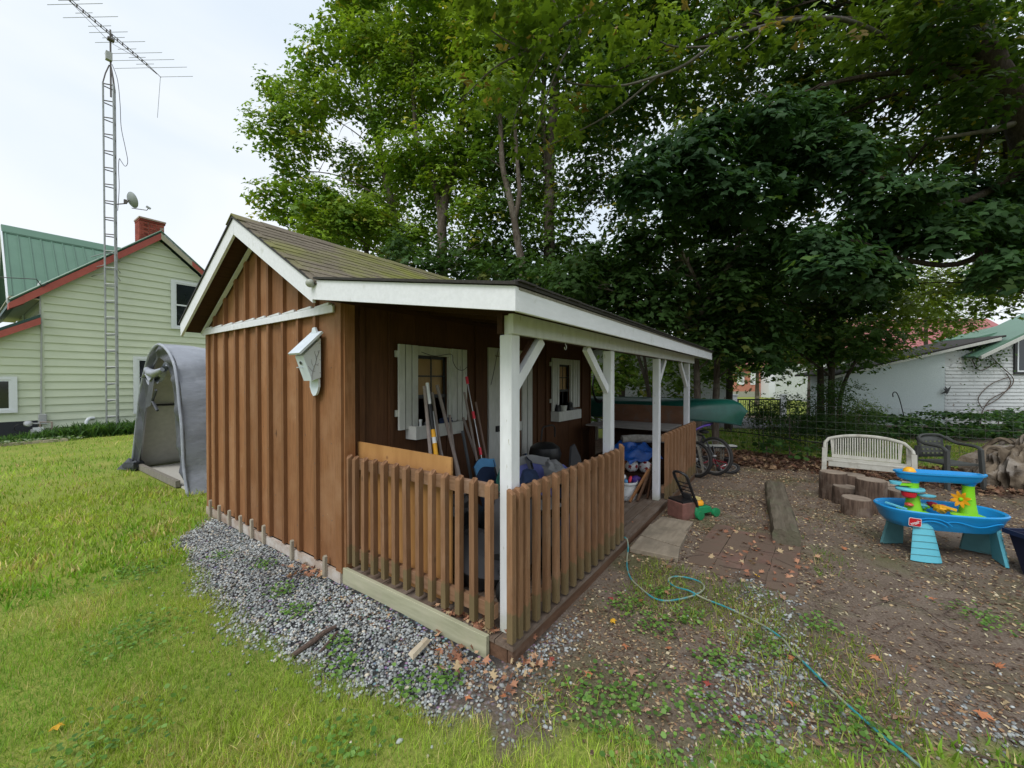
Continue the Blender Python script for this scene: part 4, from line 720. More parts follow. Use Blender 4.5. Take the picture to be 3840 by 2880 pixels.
o = MB().sphere((0, 0, 0), .19, 10, .5, .5).build('tarp_bulk', M_tarp, bpy.data.objects['blue_tarp']); o.location = (0, 0, .0)
o = MB().tube([(-.32, 0, 0), (-.1, .0, .01), (.15, 0, 0), (.36, 0, -.015)], [.055, .06, .058, .05], 14).build('rolled_carpet', M_carpet); o.location = (3.9, .42, .80); o.rotation_euler = (0, 0, R(-52)); tag(o, 'rolled grey carpet on top of the blue tarp', 'carpet')
for a, b, m_, lab in (((3.30, .17, .50), (3.04, .33, .115), mat('orange_brown_plank', (.36, .17, .07), (.26, .11, .045), 6, (6, 6, 1), .75), 'orange brown plank leaning beside the bucket'), ((3.40, .16, .53), (3.14, .26, .115), M_rim, 'dark brown plank leaning in the middle of three'), ((3.44, .17, .40), (3.32, .19, .115), M_soffit, 'short dark plank leaning closest to the post')):
    tag(MB().beam(a, b, .075, .02, (0, 1, .3)).build('leaning_plank', m_), lab, 'plank', 'planks leaning by the middle post')
# hose coiled on the far wall end
hb = MB()
for k in range(5): hb.tube([(4.86+k*.02, 1.50+.13*math.cos(a)+k*.012, 1.55+(.27+.01*k)*math.sin(a)) for a in np.linspace(0, 2*PI, 22)], .011, 6, False)
tag(hb.build('hanging_hose', M_blkwire), 'black hose coiled and hung at the far end of the porch', 'hose')
# ================================================================ GREY SHELTER TENT
T = thing('shelter_tent', 'grey fabric tunnel shelter with a rolled door behind the shed', 'tent', (0, 0, 0))
prof = [(5.68, -.02), (5.80, .25), (5.87, .5), (5.92, .96), (6.02, 1.31), (6.12, 1.67), (6.26, 1.91), (6.56, 2.11), (6.97, 2.22), (7.33, 2.15), (7.61, 2.0), (7.92, 1.67), (8.13, 1.38), (8.36, .85), (8.67, .11), (8.75, -.02)]
PP = [Vector((0, a, b)) for a, b in prof]; PS_ = spline(PP, 3); cz = Vector((0, 7.1, .9))
def wrinkle(i, x_): return .02*math.sin(i*1.1+x_*2.2)+.025*noise.noise((i*.4, x_*1.4, 3))
def shell(off, m_, nm, flip):
    nu = len(PS_)-1; nv = 26
    def f(u, v):
        i = min(int(round(u*nu)), nu); p_ = PS_[i]; x_ = .06+v*4.6; o_ = (p_-cz).normalized()*(off+wrinkle(i, x_)+(-.03 if int(v*nv) % 7 == 3 else 0)); return (x_, p_.y+o_.y, p_.z+o_.z)
    b = MB().grid(f, nu, nv); b.f = [q_[::-1] for q_ in b.f] if flip else b.f; return b.build(nm, m_, T)
shell(0, M_tent, 'cover', False); shell(-.035, M_tentin, 'lining', True)
door = [(5.98, .25), (6.1, .43), (6.27, .69), (6.33, 1.0), (6.37, 1.42), (6.5, 1.72), (6.75, 1.93), (7.11, 2.03), (7.45, 1.88), (7.68, 1.62), (7.86, 1.28), (8.02, .92), (8.12, .6), (8.39, .15), (8.45, 0)]
DP = [Vector((0, a, b)) for a, b in door]
fl_ = MB(); n_ = 60
def samp(L_, t): x_ = t*(len(L_)-1); i = min(int(x_), len(L_)-2); return L_[i].lerp(L_[i+1], x_-i)
def ff(u, v): a = samp(PP, u); b = samp(DP, u); p_ = a.lerp(b, v); return (.05+.05*math.sin(u*70)*math.sin(PI*min(1, v*1.3))+.03*v-.02, p_.y, p_.z)
MB().grid(ff, 90, 5).build('front_panel', M_tentdk, T)
b = MB(); b.tube([(.03, p_.y+.01*(p_.y-7.1), p_.z+.01) for p_ in PS_], .022, 8); b.build('piping', M_tent, T)
b = MB()
b.grid(lambda u, v: (.02+.05*math.sin(v*9)-.05*u, 6.62+.95*u, 1.86-.12*u+.16*(v-.5)+.05*math.sin(u*14+v*6)-.1*math.sin(PI*u)), 20, 10); b.tube([(-.02, 6.6, 1.82), (-.04, 6.9, 1.76), (-.03, 7.2, 1.78), (0, 7.55, 1.84)], [.03, .06, .065, .04], 10); b.build('rolled_door', M_tent, T)
b = MB(); b.grid(lambda u, v: (-.03, 6.95+.3*u+.25*v, 1.74-.5*v-.06*u), 4, 6); b.tube([(-.04, 6.85, 1.5), (-.04, 7.05, 1.32), (-.04, 6.78, 1.18)], .02, 5); b.build('door_strap', M_tentdk, T)
for x_ in (.12, 1.6, 3.1, 4.6): b = MB(); b.tube([(x_, p_.y+(7.1-p_.y)*.03, p_.z-.05) for p_ in PS_], .02, 6); b.build('frame_hoop', M_silver, T)
tb('frame_rail', M_blackm, T, [(.2, 8.12, 1.2), (4.6, 8.12, 1.2)], .02)
MB().box(.05, .11, 6.3, 8.4, .02, .12).build('door_sill', M_lath, T); MB().box(.12, 4.6, 6.05, 8.5, .0, .03).build('floor_sheet', M_tentin, T)
MB().grid(lambda u, v: (-.02-.16*v*u, 8.45+.22*u+.05*v, .20*(1-v)+.02), 6, 4).build('loose_flap', M_tentdk, T)
MB().sphere((.0, 8.45, .1), .12, 7, .8, .8).build('gathered_cloth', M_tentdk, T)
MB().box(4.6, 4.64, 5.9, 8.6, 0, 1.9).build('end_panel', M_tent, T)
# ================================================================ GREEN HOUSE
HY = 16.33
HS = thing('green_house', 'pale green clapboard house with green metal roof and red rake boards', 'house', (0, 0, 0))
def htop(x_): return 6.42-.885*abs(x_-2.21)
MB().prism([(-.40, .14), (4.82, .14), (4.82, htop(4.82)), (2.21, 6.42), (-.40, htop(-.40))], 'y', HY+.02, HY+7.5).build('wall', M_siding, HS)
MB().prism([(-5, .5), (-.41, .5), (-.41, 3.3), (-5, .5+.3)], 'y', HY+.02, HY+6).build('wall', M_siding, HS)
z_ = .26; ex = .226; k_ = 0
while z_ < 6.3:
    zt_ = z_+ex
    def clipx(z): return max(-.42, 2.21-(6.42-z)/.885), min(4.84, 2.21+(6.42-z)/.885)
    a0, a1 = clipx(z_); b0, b1 = clipx(min(zt_, 6.40))
    MB().add([(a0, HY-.028, z_), (a1, HY-.028, z_), (b1, HY+.006, zt_), (b0, HY+.006, zt_), (a0, HY+.02, z_), (a1, HY+.02, z_)], [(0, 1, 2, 3), (4, 5, 1, 0)]).build('siding_board', M_siding, HS)
    lz = 3.3; xl = -.45-(lz-z_)/.64 if z_ > .5 else -5
    if zt_ < 3.35 and z_ > .45: MB().add([(max(-5, -.43-(3.42-z_)/.62), HY-.028, z_), (-.43, HY-.028, z_), (-.43, HY+.006, zt_), (max(-5, -.43-(3.42-zt_)/.62), HY+.006, zt_), (-5 if z_ < .6 else max(-5, -.43-(3.42-z_)/.62), HY+.02, z_), (-.43, HY+.02, z_)], [(0, 1, 2, 3), (4, 5, 1, 0)]).build('siding_board', M_siding, HS)
    z_ += ex; k_ += 1
bx('corner_trim', M_siding, HS, -.44, -.36, HY-.03, HY-.013, .5, htop(-.4)); bx('foundation', M_found, HS, -5, -.50, HY-.03, HY+.1, -.1, .50); bx('foundation', M_foundg, HS, -.49, 4.8, HY-.005, HY+.1, -.1, .25)
# front (left facing) wall, white boards
for k in range(6): MB().add([(-.43, HY+.0, 3.2+k*.22), (-.43, HY+7, 3.2+k*.22), (-.415, HY+7, 3.42+k*.22), (-.415, HY, 3.42+k*.22)], [(0, 3, 2, 1)]).build('siding_board', M_wclap, HS)
def hwin(x0, x1, z0, z1, y_=HY-.03, bars=1):
    f_ = MB(); w = .11
    f_.box(x0, x1, y_-.05, y_-.013, z1-w*.8, z1).box(x0, x1, y_-.055, y_-.013, z0, z0+w*.8).box(x0, x0+w, y_-.05, y_-.013, z0+w*.8, z1-w*.8).box(x1-w, x1, y_-.05, y_-.013, z0+w*.8, z1-w*.8)
    wn = f_.build('window', M_trim, HS); bx('glass_pane', M_glass, wn, x0+w, x1-w, y_-.022, y_-.018, z0+.08, z1-.08)
    for a in ((x0+w, x0+w+.04), (x1-w-.04, x1-w)): bx('sash', M_trim, wn, a[0], a[1], y_-.036, y_-.024, z0+.09, z1-.09)
    for a in ([(z0+.09, z0+.13), (z1-.13, z1-.09)]+([((z0+z1)/2-.03, (z0+z1)/2+.02)] if bars else [])): bx('sash', M_trim, wn, x0+w+.04, x1-w-.04, y_-.036, y_-.024, a[0], a[1])
hwin(2.50, 3.62, 3.44, 5.15); hwin(1.52, 2.64, .55, 2.43); hwin(-2.2, -.86, .75, 1.75, bars=0)
wn = MB().box(-.47, -.435, HY+4.3, HY+6.3, 2.6, 4.1).build('window', M_trim, HS); bx('glass_pane', M_glass, wn, -.475, -.471, HY+4.6, HY+5.6, 2.8, 4.0)
# main roof, ridge running away from the yard
def hr(x_): return 6.66-.885*abs(x_-2.21)
rf = MB().prism([(2.21, 6.66), (5.25, hr(5.25)), (5.25, hr(5.25)-.10), (2.21, 6.54), (-.98, hr(-.98)-.10), (-.98, hr(-.98))], 'y', HY-.22, HY+7.8).build('roof', M_dgreen, HS)
MB().prism([(2.21, 6.62), (2.21, 6.40), (-.72, hr(-.72)-.26), (-.72, hr(-.72)-.04)], 'y', HY-.255, HY-.225).build('rake_board', M_redtrim, HS)
MB().prism([(2.212, 6.62), (4.5, hr(4.5)-.04), (4.5, hr(4.5)-.2), (2.212, 6.42)], 'y', HY-.255, HY-.225).build('rake_board', M_cream, HS)
MB().prism([(3.05, hr(3.05)-.035), (5.25, hr(5.25)-.035), (5.25, hr(5.25)-.21), (3.05, hr(3.05)-.21)], 'y', HY-.262, HY-.257).build('rake_board', M_redtrim, HS)
MB().prism([(-.72, hr(-.72)-.04), (-.72, hr(-.72)-.27), (-1.0, hr(-1.0)-.22), (-1.0, hr(-1.0)-.06)], 'y', HY-.25, HY+.2).build('eave_return', M_redtrim, HS)
MB().box(-.99, -.45, HY-.2, HY+7.6, 3.93, 3.96).build('soffit', M_cream, HS)
tb('rake_flashing', M_green_roof, rf, [(-.98, HY-.24, hr(-.98)+.02), (2.21, HY-.24, 6.69), (5.25, HY-.24, hr(5.25)+.02)], .03, 6)
# cross gable towards the left with standing seams
ry, rz_ = HY+2.5, 6.42
cg = MB().prism([(ry, rz_), (HY+.3, 4.02), (HY+.3, 3.94), (ry, rz_-.08), (ry+2.3, 4.0), (ry+2.3, 4.08)], 'x', -.97, 2.2).build('cross_roof', M_green_roof, HS)
for k in range(9):
    x_ = -.93+k*.235; MB().prism([(ry, rz_+.03), (HY+.3, 4.05), (HY+.3, 4.02), (ry, rz_-.0)], 'x', x_, x_+.03).build('seam', M_green_roof, cg)
MB().prism([(ry+.2, rz_-.2), (ry, rz_+.05), (ry-.2, rz_-.2), (ry-.2, rz_-.15), (ry, rz_+.10), (ry+.2, rz_-.15)], 'x', -.99, 1.9).build('ridge_flashing', M_green_roof, cg)
MB().prism([(ry, rz_-.05), (HY+.7, 4.3), (ry+2.0, 4.3)], 'x', -.80, -.76).build('gable_wall', M_cream, HS)
MB().prism([(ry, rz_+.07), (HY+.28, 3.96), (HY+.28, 3.80), (ry, rz_-.10), (ry+2.35, 3.8), (ry+2.35, 3.96)], 'x', -1.01, -.975).build('rake_board', M_trim, HS)
# lean-to roof low on the left
MB().prism([(-.44, 3.52), (-5, .62), (-5, .54), (-.44, 3.44)], 'y', HY-.25, HY+6).build('lean_to_roof', M_dgreen, HS)
MB().prism([(-.44, 3.43), (-5, .53), (-5, .36), (-.44, 3.24)], 'y', HY-.27, HY-.24).build('rake_board', M_redtrim, HS)
# chimney, brick by brick
ch = bx('chimney', M_mortar, HS, 1.76, 2.38, HY+.12, HY+.68, 5.9, 7.04)
bm_ = MB().box(0, .195, 0, .06, 0, .062).mesh('brick', M_brick); bs_ = MB().box(0, .06, 0, .17, 0, .062).mesh('brick', M_brick)
for r_ in range(12):
    for c_ in range(3):
        x_ = 1.755+c_*.21+(.1 if r_ % 2 else 0)
        if x_+.19 > 2.40: x_ = 1.755
        o = bpy.data.objects.new('brick', bm_); COL.objects.link(o); o.parent = ch; o.location = (x_, HY+.105-.004*(c_ % 2), 6.17+r_*.074); 
    for c_ in range(3): o = bpy.data.objects.new('brick', bs_); COL.objects.link(o); o.parent = ch; o.location = (1.742, HY+.17+c_*.18+(.0 if r_ % 2 else .0), 6.17+r_*.074)
bx('chimney_cap', M_mortar, ch, 1.72, 2.42, HY+.06, HY+.72, 7.06, 7.11); bx('chimney_cap', M_brick, ch, 1.735, 2.405, HY+.085, HY+.70, 7.0, 7.059)
MB().prism([(1.7, 6.12), (2.21, 6.68), (2.4, 6.6), (2.4, 6.45), (1.7, 5.98)], 'y', HY+.03, HY+.09).build('flashing', M_dgreen, ch)
tb('conduit', M_meter, HS, [(-.44, HY-.06, 4.3), (-.43, HY-.06, 3.5), (-.41, HY-.06, 3.3), (-.44, HY-.06, .68)], .018, 6); tb('service_wire', M_blkwire, HS, spline([(-.5, HY-.26, 4.48), (-.4, HY-.28, 4.32), (-.3, HY-.27, 4.45)]), .012, 5)
bx('junction_box', M_meter, HS, -.49, -.34, HY-.14, HY-.02, .42, .67, bevel=.01)
tb('vent_pipe', M_trim, HS, spline([(.62, HY-.03, .48), (.50, HY-.09, .47), (.44, HY-.13, .36), (.42, HY-.16, .1), (.42, HY-.16, -.02)]), .045, 10)
GM = thing('gas_meter', 'grey gas meter with round regulator below the junction box', 'meter', (-.50, HY-.3, 0))
MB().box(-.15, .1, -.08, .08, .05, .28).build('meter_body', M_meter, GM, bevel=.02); bx('index_cover', M_hwhite, GM, -.12, .07, -.10, -.081, .2, .33); MB().lathe([(.02, 0), (.07, .01), (.09, .03), (.07, .06), (.02, .07)], 16).build('regulator', M_silver, GM)
o = kids(GM)[-1]; o.location = (-.2, -.05, .44); o.rotation_euler = (R(80), 0, 0)
tb('pipe', M_meter, GM, [(-.2, 0, .44), (.12, 0, .42), (.16, 0, .40)], .02); tb('pipe', M_mortar, GM, [(.02, 0, .28), (.02, 0, .46), (.24, 0, .45), (.24, 0, .0)], .02); tb('loop_pipe', M_blkwire, GM, [(-.33+.11*math.cos(a), -.05, .34+.1*math.sin(a)) for a in np.linspace(.6, 5.9, 16)], .01, 6)
# power line
tag(tb('power_line', M_blkwire, None, spline([(-12, 23, 6.3), (-6, 19.5, 5.2), (-2, 17, 4.55), (-.5, HY-.25, 4.5)]), .012, 5), 'thin power line reaching the eave of the green house', 'wire')
# ---- antenna tower
TW = thing('antenna_tower', 'tall triangular lattice tower in front of the green house', 'tower', (0, 0, 0))
LG = [(.80, 15.70), (1.00, 15.55), (1.08, 15.84)]; tc_ = (.965, 15.70)
for lx, ly in LG: tb('leg', M_tower, TW, [(lx, ly, -.05), (lx, ly, 10.65)], .023, 6); tb('top_leg', M_towrust, TW, [(lx, ly, 10.651), ((lx*2+tc_[0])/3, (ly*2+tc_[1])/3, 10.95), (tc_[0]+(lx-tc_[0])*.15, tc_[1]+(ly-tc_[1])*.15, 11.25)], .016, 6)
z_ = .55; k = 0
while z_ < 10.65:
    b = MB()
    for i in range(3): a, c_ = LG[i], LG[(i+1) % 3]; b.tube([(a[0], a[1], z_), (c_[0], c_[1], z_-(.06 if i else 0))], .017, 5)
    b.build('rung', M_tower if z_ < 6 else M_towrust, TW); z_ += .503
for z_ in (5.15, 5.5, 4.9): tb('wall_bracket', M_tower, TW, [(.80, 15.7, z_), (.6, HY, z_-.05)], .012, 5); tb('wall_bracket', M_tower, TW, [(1.08, 15.84, z_), (1.25, HY, z_-.05)], .012, 5)
tb('mast', M_towrust, TW, [(.97, 15.70, 10.3), (.975, 15.72, 12.35)], .022, 8)
MB().box(.86, 1.0, 15.62, 15.76, 11.38, 11.62).build('rotor', M_meter, TW); MB().box(.9, 1.05, 15.6, 15.75, 12.0, 12.06).build('clamp', M_towrust, TW)
cbl = tb('cable', M_blkwire, TW, spline([(1.0, 15.68, 11.3), (1.12, 15.7, 10.9), (1.17, 15.7, 10.2), (1.19, 15.7, 9.5), (1.28, 15.7, 8.9), (1.33, 15.7, 8.5), (1.27, 15.7, 8.33), (1.18, 15.7, 8.45), (1.14, 15.7, 8.5), (1.12, 15.7, 8.2), (1.13, 15.7, 7.6), (1.10, 15.75, 6.9)]), .008, 5)
AN = thing('tv_antenna', 'long boom television antenna on top of the lattice tower', 'antenna', (0, 0, 0))
bd = Vector((1.42, .95, 0)).normalized(); pc = Vector((.97, 15.73, 12.2)); pd = Vector((.56, -.83, 0)).normalized()
tb('boom', M_towrust, AN, [pc-bd*2.6, pc+bd*1.55], .014, 6); tb('boom', M_towrust, AN, [pc-bd*2.6+Vector((0, 0, .07)), pc+bd*1.1+Vector((0, 0, .07)), pc+bd*1.7], .012, 6)
for i, (t_, h_) in enumerate([(-2.5, .55), (-2.2, .35), (-1.9, .75), (-1.62, .28), (-1.45, .62), (-1.25, .85), (-1.1, .3), (-.95, .8), (-.72, .25), (-.55, .82), (-.3, .35), (-.05, .6), (.1, .35), (.3, .8), (.52, .3), (.72, .95), (.85, .28), (1.0, 1.1), (1.12, .3), (1.32, 1.25)]):
    c_ = pc+bd*t_+Vector((0, 0, .035 if i % 2 else 0)); tb('element', M_tower, AN, [c_-pd*h_, c_+pd*h_], .0075, 5)
tb('element', M_tower, AN, [pc+bd*1.68, pc+bd*1.68+pd*1.15], .0075, 5); tb('drooping_element', M_tower, AN, [pc+bd*1.68, (2.28, 16.68, 10.75)], .0075, 5)
b = MB()
for i in range(24): c_ = pc+bd*(-2.5+i*.16); b.obox(c_+Vector((0, 0, .035)), (.03, .03, .09))
b.build('boom_spacers', M_towrust, AN); tb('boom_stay', M_towrust, AN, [pc-bd*1.1, (.97, 15.7, 11.95), pc+bd*.9], .006, 5)
DS = thing('satellite_dish', 'grey satellite dish with feed arm bolted to the tower', 'satellite dish', (1.36, 15.55, 7.28))
b = MB(); b.lathe([(.0, -.05), (.11, -.03), (.19, .01), (.235, .05), (.235, .06), (.19, .02), (.11, -.02), (0, -.04)], 26, cap=False); o = b.build('reflector', M_dish, DS); o.rotation_euler = (0, R(70), R(14)); o.scale = (1, 1, 1)
tb('mount_arm', M_towrust, DS, [(-.30, .1, -.22), (-.1, 0, -.15), (-.03, 0, 0)], .018); tb('feed_arm', M_towrust, DS, [(.02, 0, -.25), (.36, -.08, -.22), (.40, -.08, -.14)], .012); MB().obox((.40, -.08, -.12), (.12, .05, .05), (0, .4, 0)).build('feed_horn', M_meter, DS); MB().obox((-.12, 0, -.1), (.07, .07, .12)).build('bracket', M_towrust, DS)
# ================================================================ RIGHT YARD
# ---- water play table
WT = thing('water_table', 'blue and lime plastic water play table on aqua legs', 'water table', (3.50, -2.47, 0), R(-71)); WT.scale = (.88, .9, 1)
def oval(a, b, k=2.6, n=48):
    return [(a*math.copysign(abs(math.cos(t))**(2/k), math.cos(t)), b*math.copysign(abs(math.sin(t))**(2/k), math.sin(t))) for t in np.linspace(0, 2*PI, n, endpoint=False)]
def loft(rings, capb=True):
    b = MB(); n = len(rings[0][0]); vs = []
    for poly, z in rings: vs += [(p_[0], p_[1], z(p_) if callable(z) else z) for p_ in poly]
    fs = [(i*n+k, i*n+(k+1) % n, (i+1)*n+(k+1) % n, (i+1)*n+k) for i in range(len(rings)-1) for k in range(n)]
    if capb: fs.append(tuple(range(n))[::-1]); fs.append(tuple(range((len(rings)-1)*n, len(rings)*n)))
    b.smooth = True; return b.add(vs, fs)
loft([(oval(.36, .16), .27), (oval(.44, .215), .285), (oval(.49, .25), .34), (oval(.515, .27), .405), (oval(.53, .285), .425), (oval(.535, .29), .445), (oval(.525, .28), .455), (oval(.50, .255), .445), (oval(.47, .23), .34), (oval(.40, .17), .31)]).build('basin', M_bluepl, WT)
for nm, pts in (('rim_wave', [(.46-.92*t, -.292-.0*t, .375+.016*math.sin(t*15)) for t in np.linspace(.08, .60, 26)]),): 
    b = MB(); b.tube([(x_, -.268*(1-abs(x_/.52)**2.6)**(1/2.6)-.006, z_) for x_, _, z_ in pts], .005, 5); b.build('moulded_wave', M_bluepl, WT)
for c0, r0 in ((-.20, .13), (-.20, .17)): b = MB(); b.tube([(c0+r0*math.cos(a), -.272*(1-abs((c0+r0*math.cos(a))/.52)**2.6)**(1/2.6)-.003, .30+r0*.62*math.sin(a)) for a in np.linspace(.5, PI-.5, 12)], .005, 5); b.build('moulded_wave', M_bluepl, WT)
def wleg(x_, y_, dx, dy, m_):
    """tapered splayed leg shell, curved outwards"""
    L_ = thing('leg', None, None); L_.parent = WT; L_.location = (x_, y_, 0); L_.rotation_euler = (0, 0, math.atan2(dy, dx))
    rings = []
    for t in np.linspace(0, 1, 7): w_ = .135-.055*t; d_ = .045; o_ = .055*(1-t); rings.append(([(o_+d_*math.cos(a)*.9, w_*math.sin(a)) for a in np.linspace(-1.35, 1.35, 9)]+[(o_-.01, w_*.9), (o_-.01, -w_*.9)], .012+t*.34))
    o = loft(rings).build('leg_shell', m_, L_)
    for k in range(5):
        t = .15+k*.17; w_ = (.135-.055*t)*1.0; o_ = .055*(1-t); b = MB(); b.tube([(o_+.0415*math.cos(a), (w_+.001)*math.sin(a), .012+t*.34+.012*math.cos(a*1.2)) for a in np.linspace(-1.3, 1.3, 10)], .0028, 4); b.build('groove', M_aquad, L_)
wleg(-.25, -.20, 0, -1, M_aqua); wleg(.40, -.08, 1, -.25, M_aqua); wleg(-.28, .14, -.3, 1, M_aquad); wleg(.42, .12, .6, 1, M_aquad)
TZ = .70
loft([(oval(.31, .07), TZ), (oval(.35, .09), TZ+.02), (oval(.37, .105), TZ+.065), (oval(.385, .118), TZ+.07), (oval(.385, .118), TZ+.085), (oval(.36, .10), TZ+.085), (oval(.34, .08), TZ+.03)]).build('upper_tray', M_bluepl, WT)
MB().sphere((.395, 0, TZ+.075), .016, 6).build('tray_knob', M_bluepl, WT)
def column(x_, mirror):
    L_ = [(.095, .40), (.085, .42), (.068, .50), (.058, .58), (.052, .66), (.058, .675)]
    b = MB(); b.lathe(L_, 20, (x_, 0, 0), .9, .75); c_ = b.build('tower_column', M_lime, WT); MB().lathe([(.045, .676), (.052, .69), (.06, .70)], 18, (x_, 0, 0)).build('column_collar', M_bluepl, c_); MB().lathe([(.11, .33), (.11, .40), (.09, .405)], 18, (x_, 0, 0), 1, .9).build('column_base', M_bluepl, WT)
    MB().obox((x_+.0, 0, .402), (.21, .16, .012)).build('column_foot', M_lime, c_)
column(-.215, 0); column(.255, 1)
MB().lathe([(.0, 0), (.12, 0), (.125, .012), (.12, .024), (0, .018)], 26, (-.26, -.03, .605), 1, .8).build('water_wheel_ring', M_aqua, WT)
MB().lathe([(.0, 0), (.075, 0), (.08, .01), (0, .012)], 22, (-.14, -.07, .565), 1, .7).build('side_cup_rim', M_aqua, WT); MB().lathe([(.0, 0), (.05, 0), (.055, .025), (.045, .028), (0, .02)], 22, (-.37, -.0, .65), 1, .8).build('side_cup_rim', M_aqua, WT)
MB().lathe([(.02, 0), (.05, .012), (.062, .06), (.066, .062), (.058, .02)], 20, (-.285, -.06, .535)).build('red_cup', M_red, WT); MB().obox((-.30, -.02, .655), (.11, .03, .022)).build('chute', M_lime, WT); MB().obox((-.28, -.02, .68), (.10, .02, .014)).build('chute', M_mortar, WT)
MB().sphere((-.275, -.05, .47), .035, 8, .5, .3).build('scoop', plain('coral_plastic', (.65, .10, .06), .4), WT); MB().sphere((-.255, -.01, .775), .055, 10, .9).build('yellow_ball', M_yel, WT)
fw_ = thing('flower_wheel', None, None); fw_.parent = WT; fw_.location = (.150, -.075, .56); fw_.scale = (.72, .72, .72); fw_.rotation_euler = (0, 0, R(-48))
for k in range(8):
    a = k*PI/4+.3; b = MB(); b.grid(lambda u, v: ((.02+.09*u)*math.cos(a)-(v-.5)*.045*math.sin(PI*(u*.8+.15))*math.sin(a), -.02-.02*math.sin(2*u), (.02+.09*u)*math.sin(a)+(v-.5)*.045*math.sin(PI*(u*.8+.15))*math.cos(a)), 5, 3); b.build('petal', M_orange, fw_)
o = MB().lathe([(0, 0), (.028, 0), (.025, .03), (.012, .05), (0, .052)], 14).build('hub', M_lime, fw_); o.rotation_euler = (R(90), 0, 0)
tb('axle', M_lime, fw_, [(0, 0, 0), (.08, .07, 0)], .018)
for p0, m_, s_ in (((.03, .0, .44), M_yel, .06), ((.02, .1, .45), plain('maroon_plastic', (.25, .01, .03), .4), .045), ((.10, .08, .44), M_red, .035), ((-.10, .05, .44), M_lime, .05), ((-.14, .0, .46), M_aqua, .04)): MB().sphere(p0, s_, 7, .55, .7).build('small_toy', m_, WT)
MB().lathe([(0, 0), (.075, 0), (.075, .008), (0, .01)], 22, (.10, -.14, .425), 1, .8).build('toy_disc', M_lime, WT); MB().beam((-.0, -.02, .475), (.11, -.08, .455), .03, .018).build('toy_bracket', M_yel, WT)
MB().beam((-.47, -.02, .47), (-.36, -.16, .45), .03, .012).build('paddle', M_aqua, WT)
lg = thing('logo_badge', None, None); lg.parent = WT; lg.location = (-.345, -.262, .36); lg.rotation_euler = (R(100), 0, R(-17))
def rrect(w, h, r, n=4): return [(cx_*(w-r)+r*math.cos(a0+i*PI/2/n), cy_*(h-r)+r*math.sin(a0+i*PI/2/n)) for cx_, cy_, a0 in ((1, 1, 0), (-1, 1, PI/2), (-1, -1, PI), (1, -1, 1.5*PI)) for i in range(n+1)]
MB().prism(rrect(.048, .040, .012), 'z', 0, .002).build('badge_border', M_hwhite, lg); MB().prism(rrect(.044, .036, .01), 'z', .0021, .003).build('badge_field', M_red, lg)
def text(s_, size, m_, par, loc, rot=(0, 0, 0), nm='lettering'):
    c = bpy.data.curves.new(nm, 'FONT'); c.body = s_; c.size = size; c.align_x = 'CENTER'; c.align_y = 'CENTER'; c.extrude = .0005; c.offset = .0006; c.materials.append(m_); o0 = bpy.data.objects.new('tmp', c); COL.objects.link(o0); bpy.context.view_layer.update(); me_ = bpy.data.meshes.new_from_object(o0.evaluated_get(bpy.context.evaluated_depsgraph_get())); bpy.data.objects.remove(o0); o = bpy.data.objects.new(nm, me_); COL.objects.link(o); o.parent = par; o.location = loc; o.rotation_euler = rot; return o
b = MB()
for k in range(5): b.box(-.036+k*.015, -.018+k*.015, -.0155+k*.007, -.0125+k*.007, .0031, .0036).box(-.021+k*.015, -.018+k*.015, -.0155+k*.007, -.0055+k*.007, .0031, .0036)
b.build('stair_line', M_hwhite, lg); text('STEP', .026, M_hwhite, lg, (-.004, -.016, .0034), (0, 0, .42)); text('2', .036, M_hwhite, lg, (.022, .004, .0038))
# ---- navy bin at the right edge
NB = thing('storage_tub', 'navy plastic storage tub with something red inside', 'tub', (3.36, -3.36, 0), R(-60))
MB().add([(-.36, -.2, .01), (.36, -.2, .01), (.36, .2, .01), (-.36, .2, .01), (-.42, -.26, .36), (.42, -.26, .36), (.42, .26, .36), (-.42, .26, .36), (-.39, -.23, .36), (.39, -.23, .36), (.39, .23, .36), (-.39, .23, .36), (-.35, -.19, .04), (.35, -.19, .04), (.35, .19, .04), (-.35, .19, .04)], [(3, 2, 1, 0), (0, 1, 5, 4), (1, 2, 6, 5), (2, 3, 7, 6), (3, 0, 4, 7), (4, 5, 9, 8), (5, 6, 10, 9), (6, 7, 11, 10), (7, 4, 8, 11), (8, 9, 13, 12), (9, 10, 14, 13), (10, 11, 15, 14), (11, 8, 12, 15), (12, 13, 14, 15)]).build('tub_body', plain('navy_plastic', (.008, .012, .035), .45), NB)
MB().box(-.44, .44, -.285, -.262, .335, .372).box(-.44, -.425, -.262, .262, .335, .372).box(.425, .44, -.262, .262, .335, .372).box(-.44, .44, .262, .285, .335, .372).build('rim', plain('dark_navy_rim', (.012, .018, .05), .4), NB)
lumps('red_ball', M_pinkred, (3.33, -3.17, .33), .08, 'bright red ball lying in the navy tub', 'ball', 1, 0); lumps('grey_bag', M_dgrey, (3.46, -3.5, .30), .16, 'dark crumpled bag in the navy tub', 'bag', .7, .8)
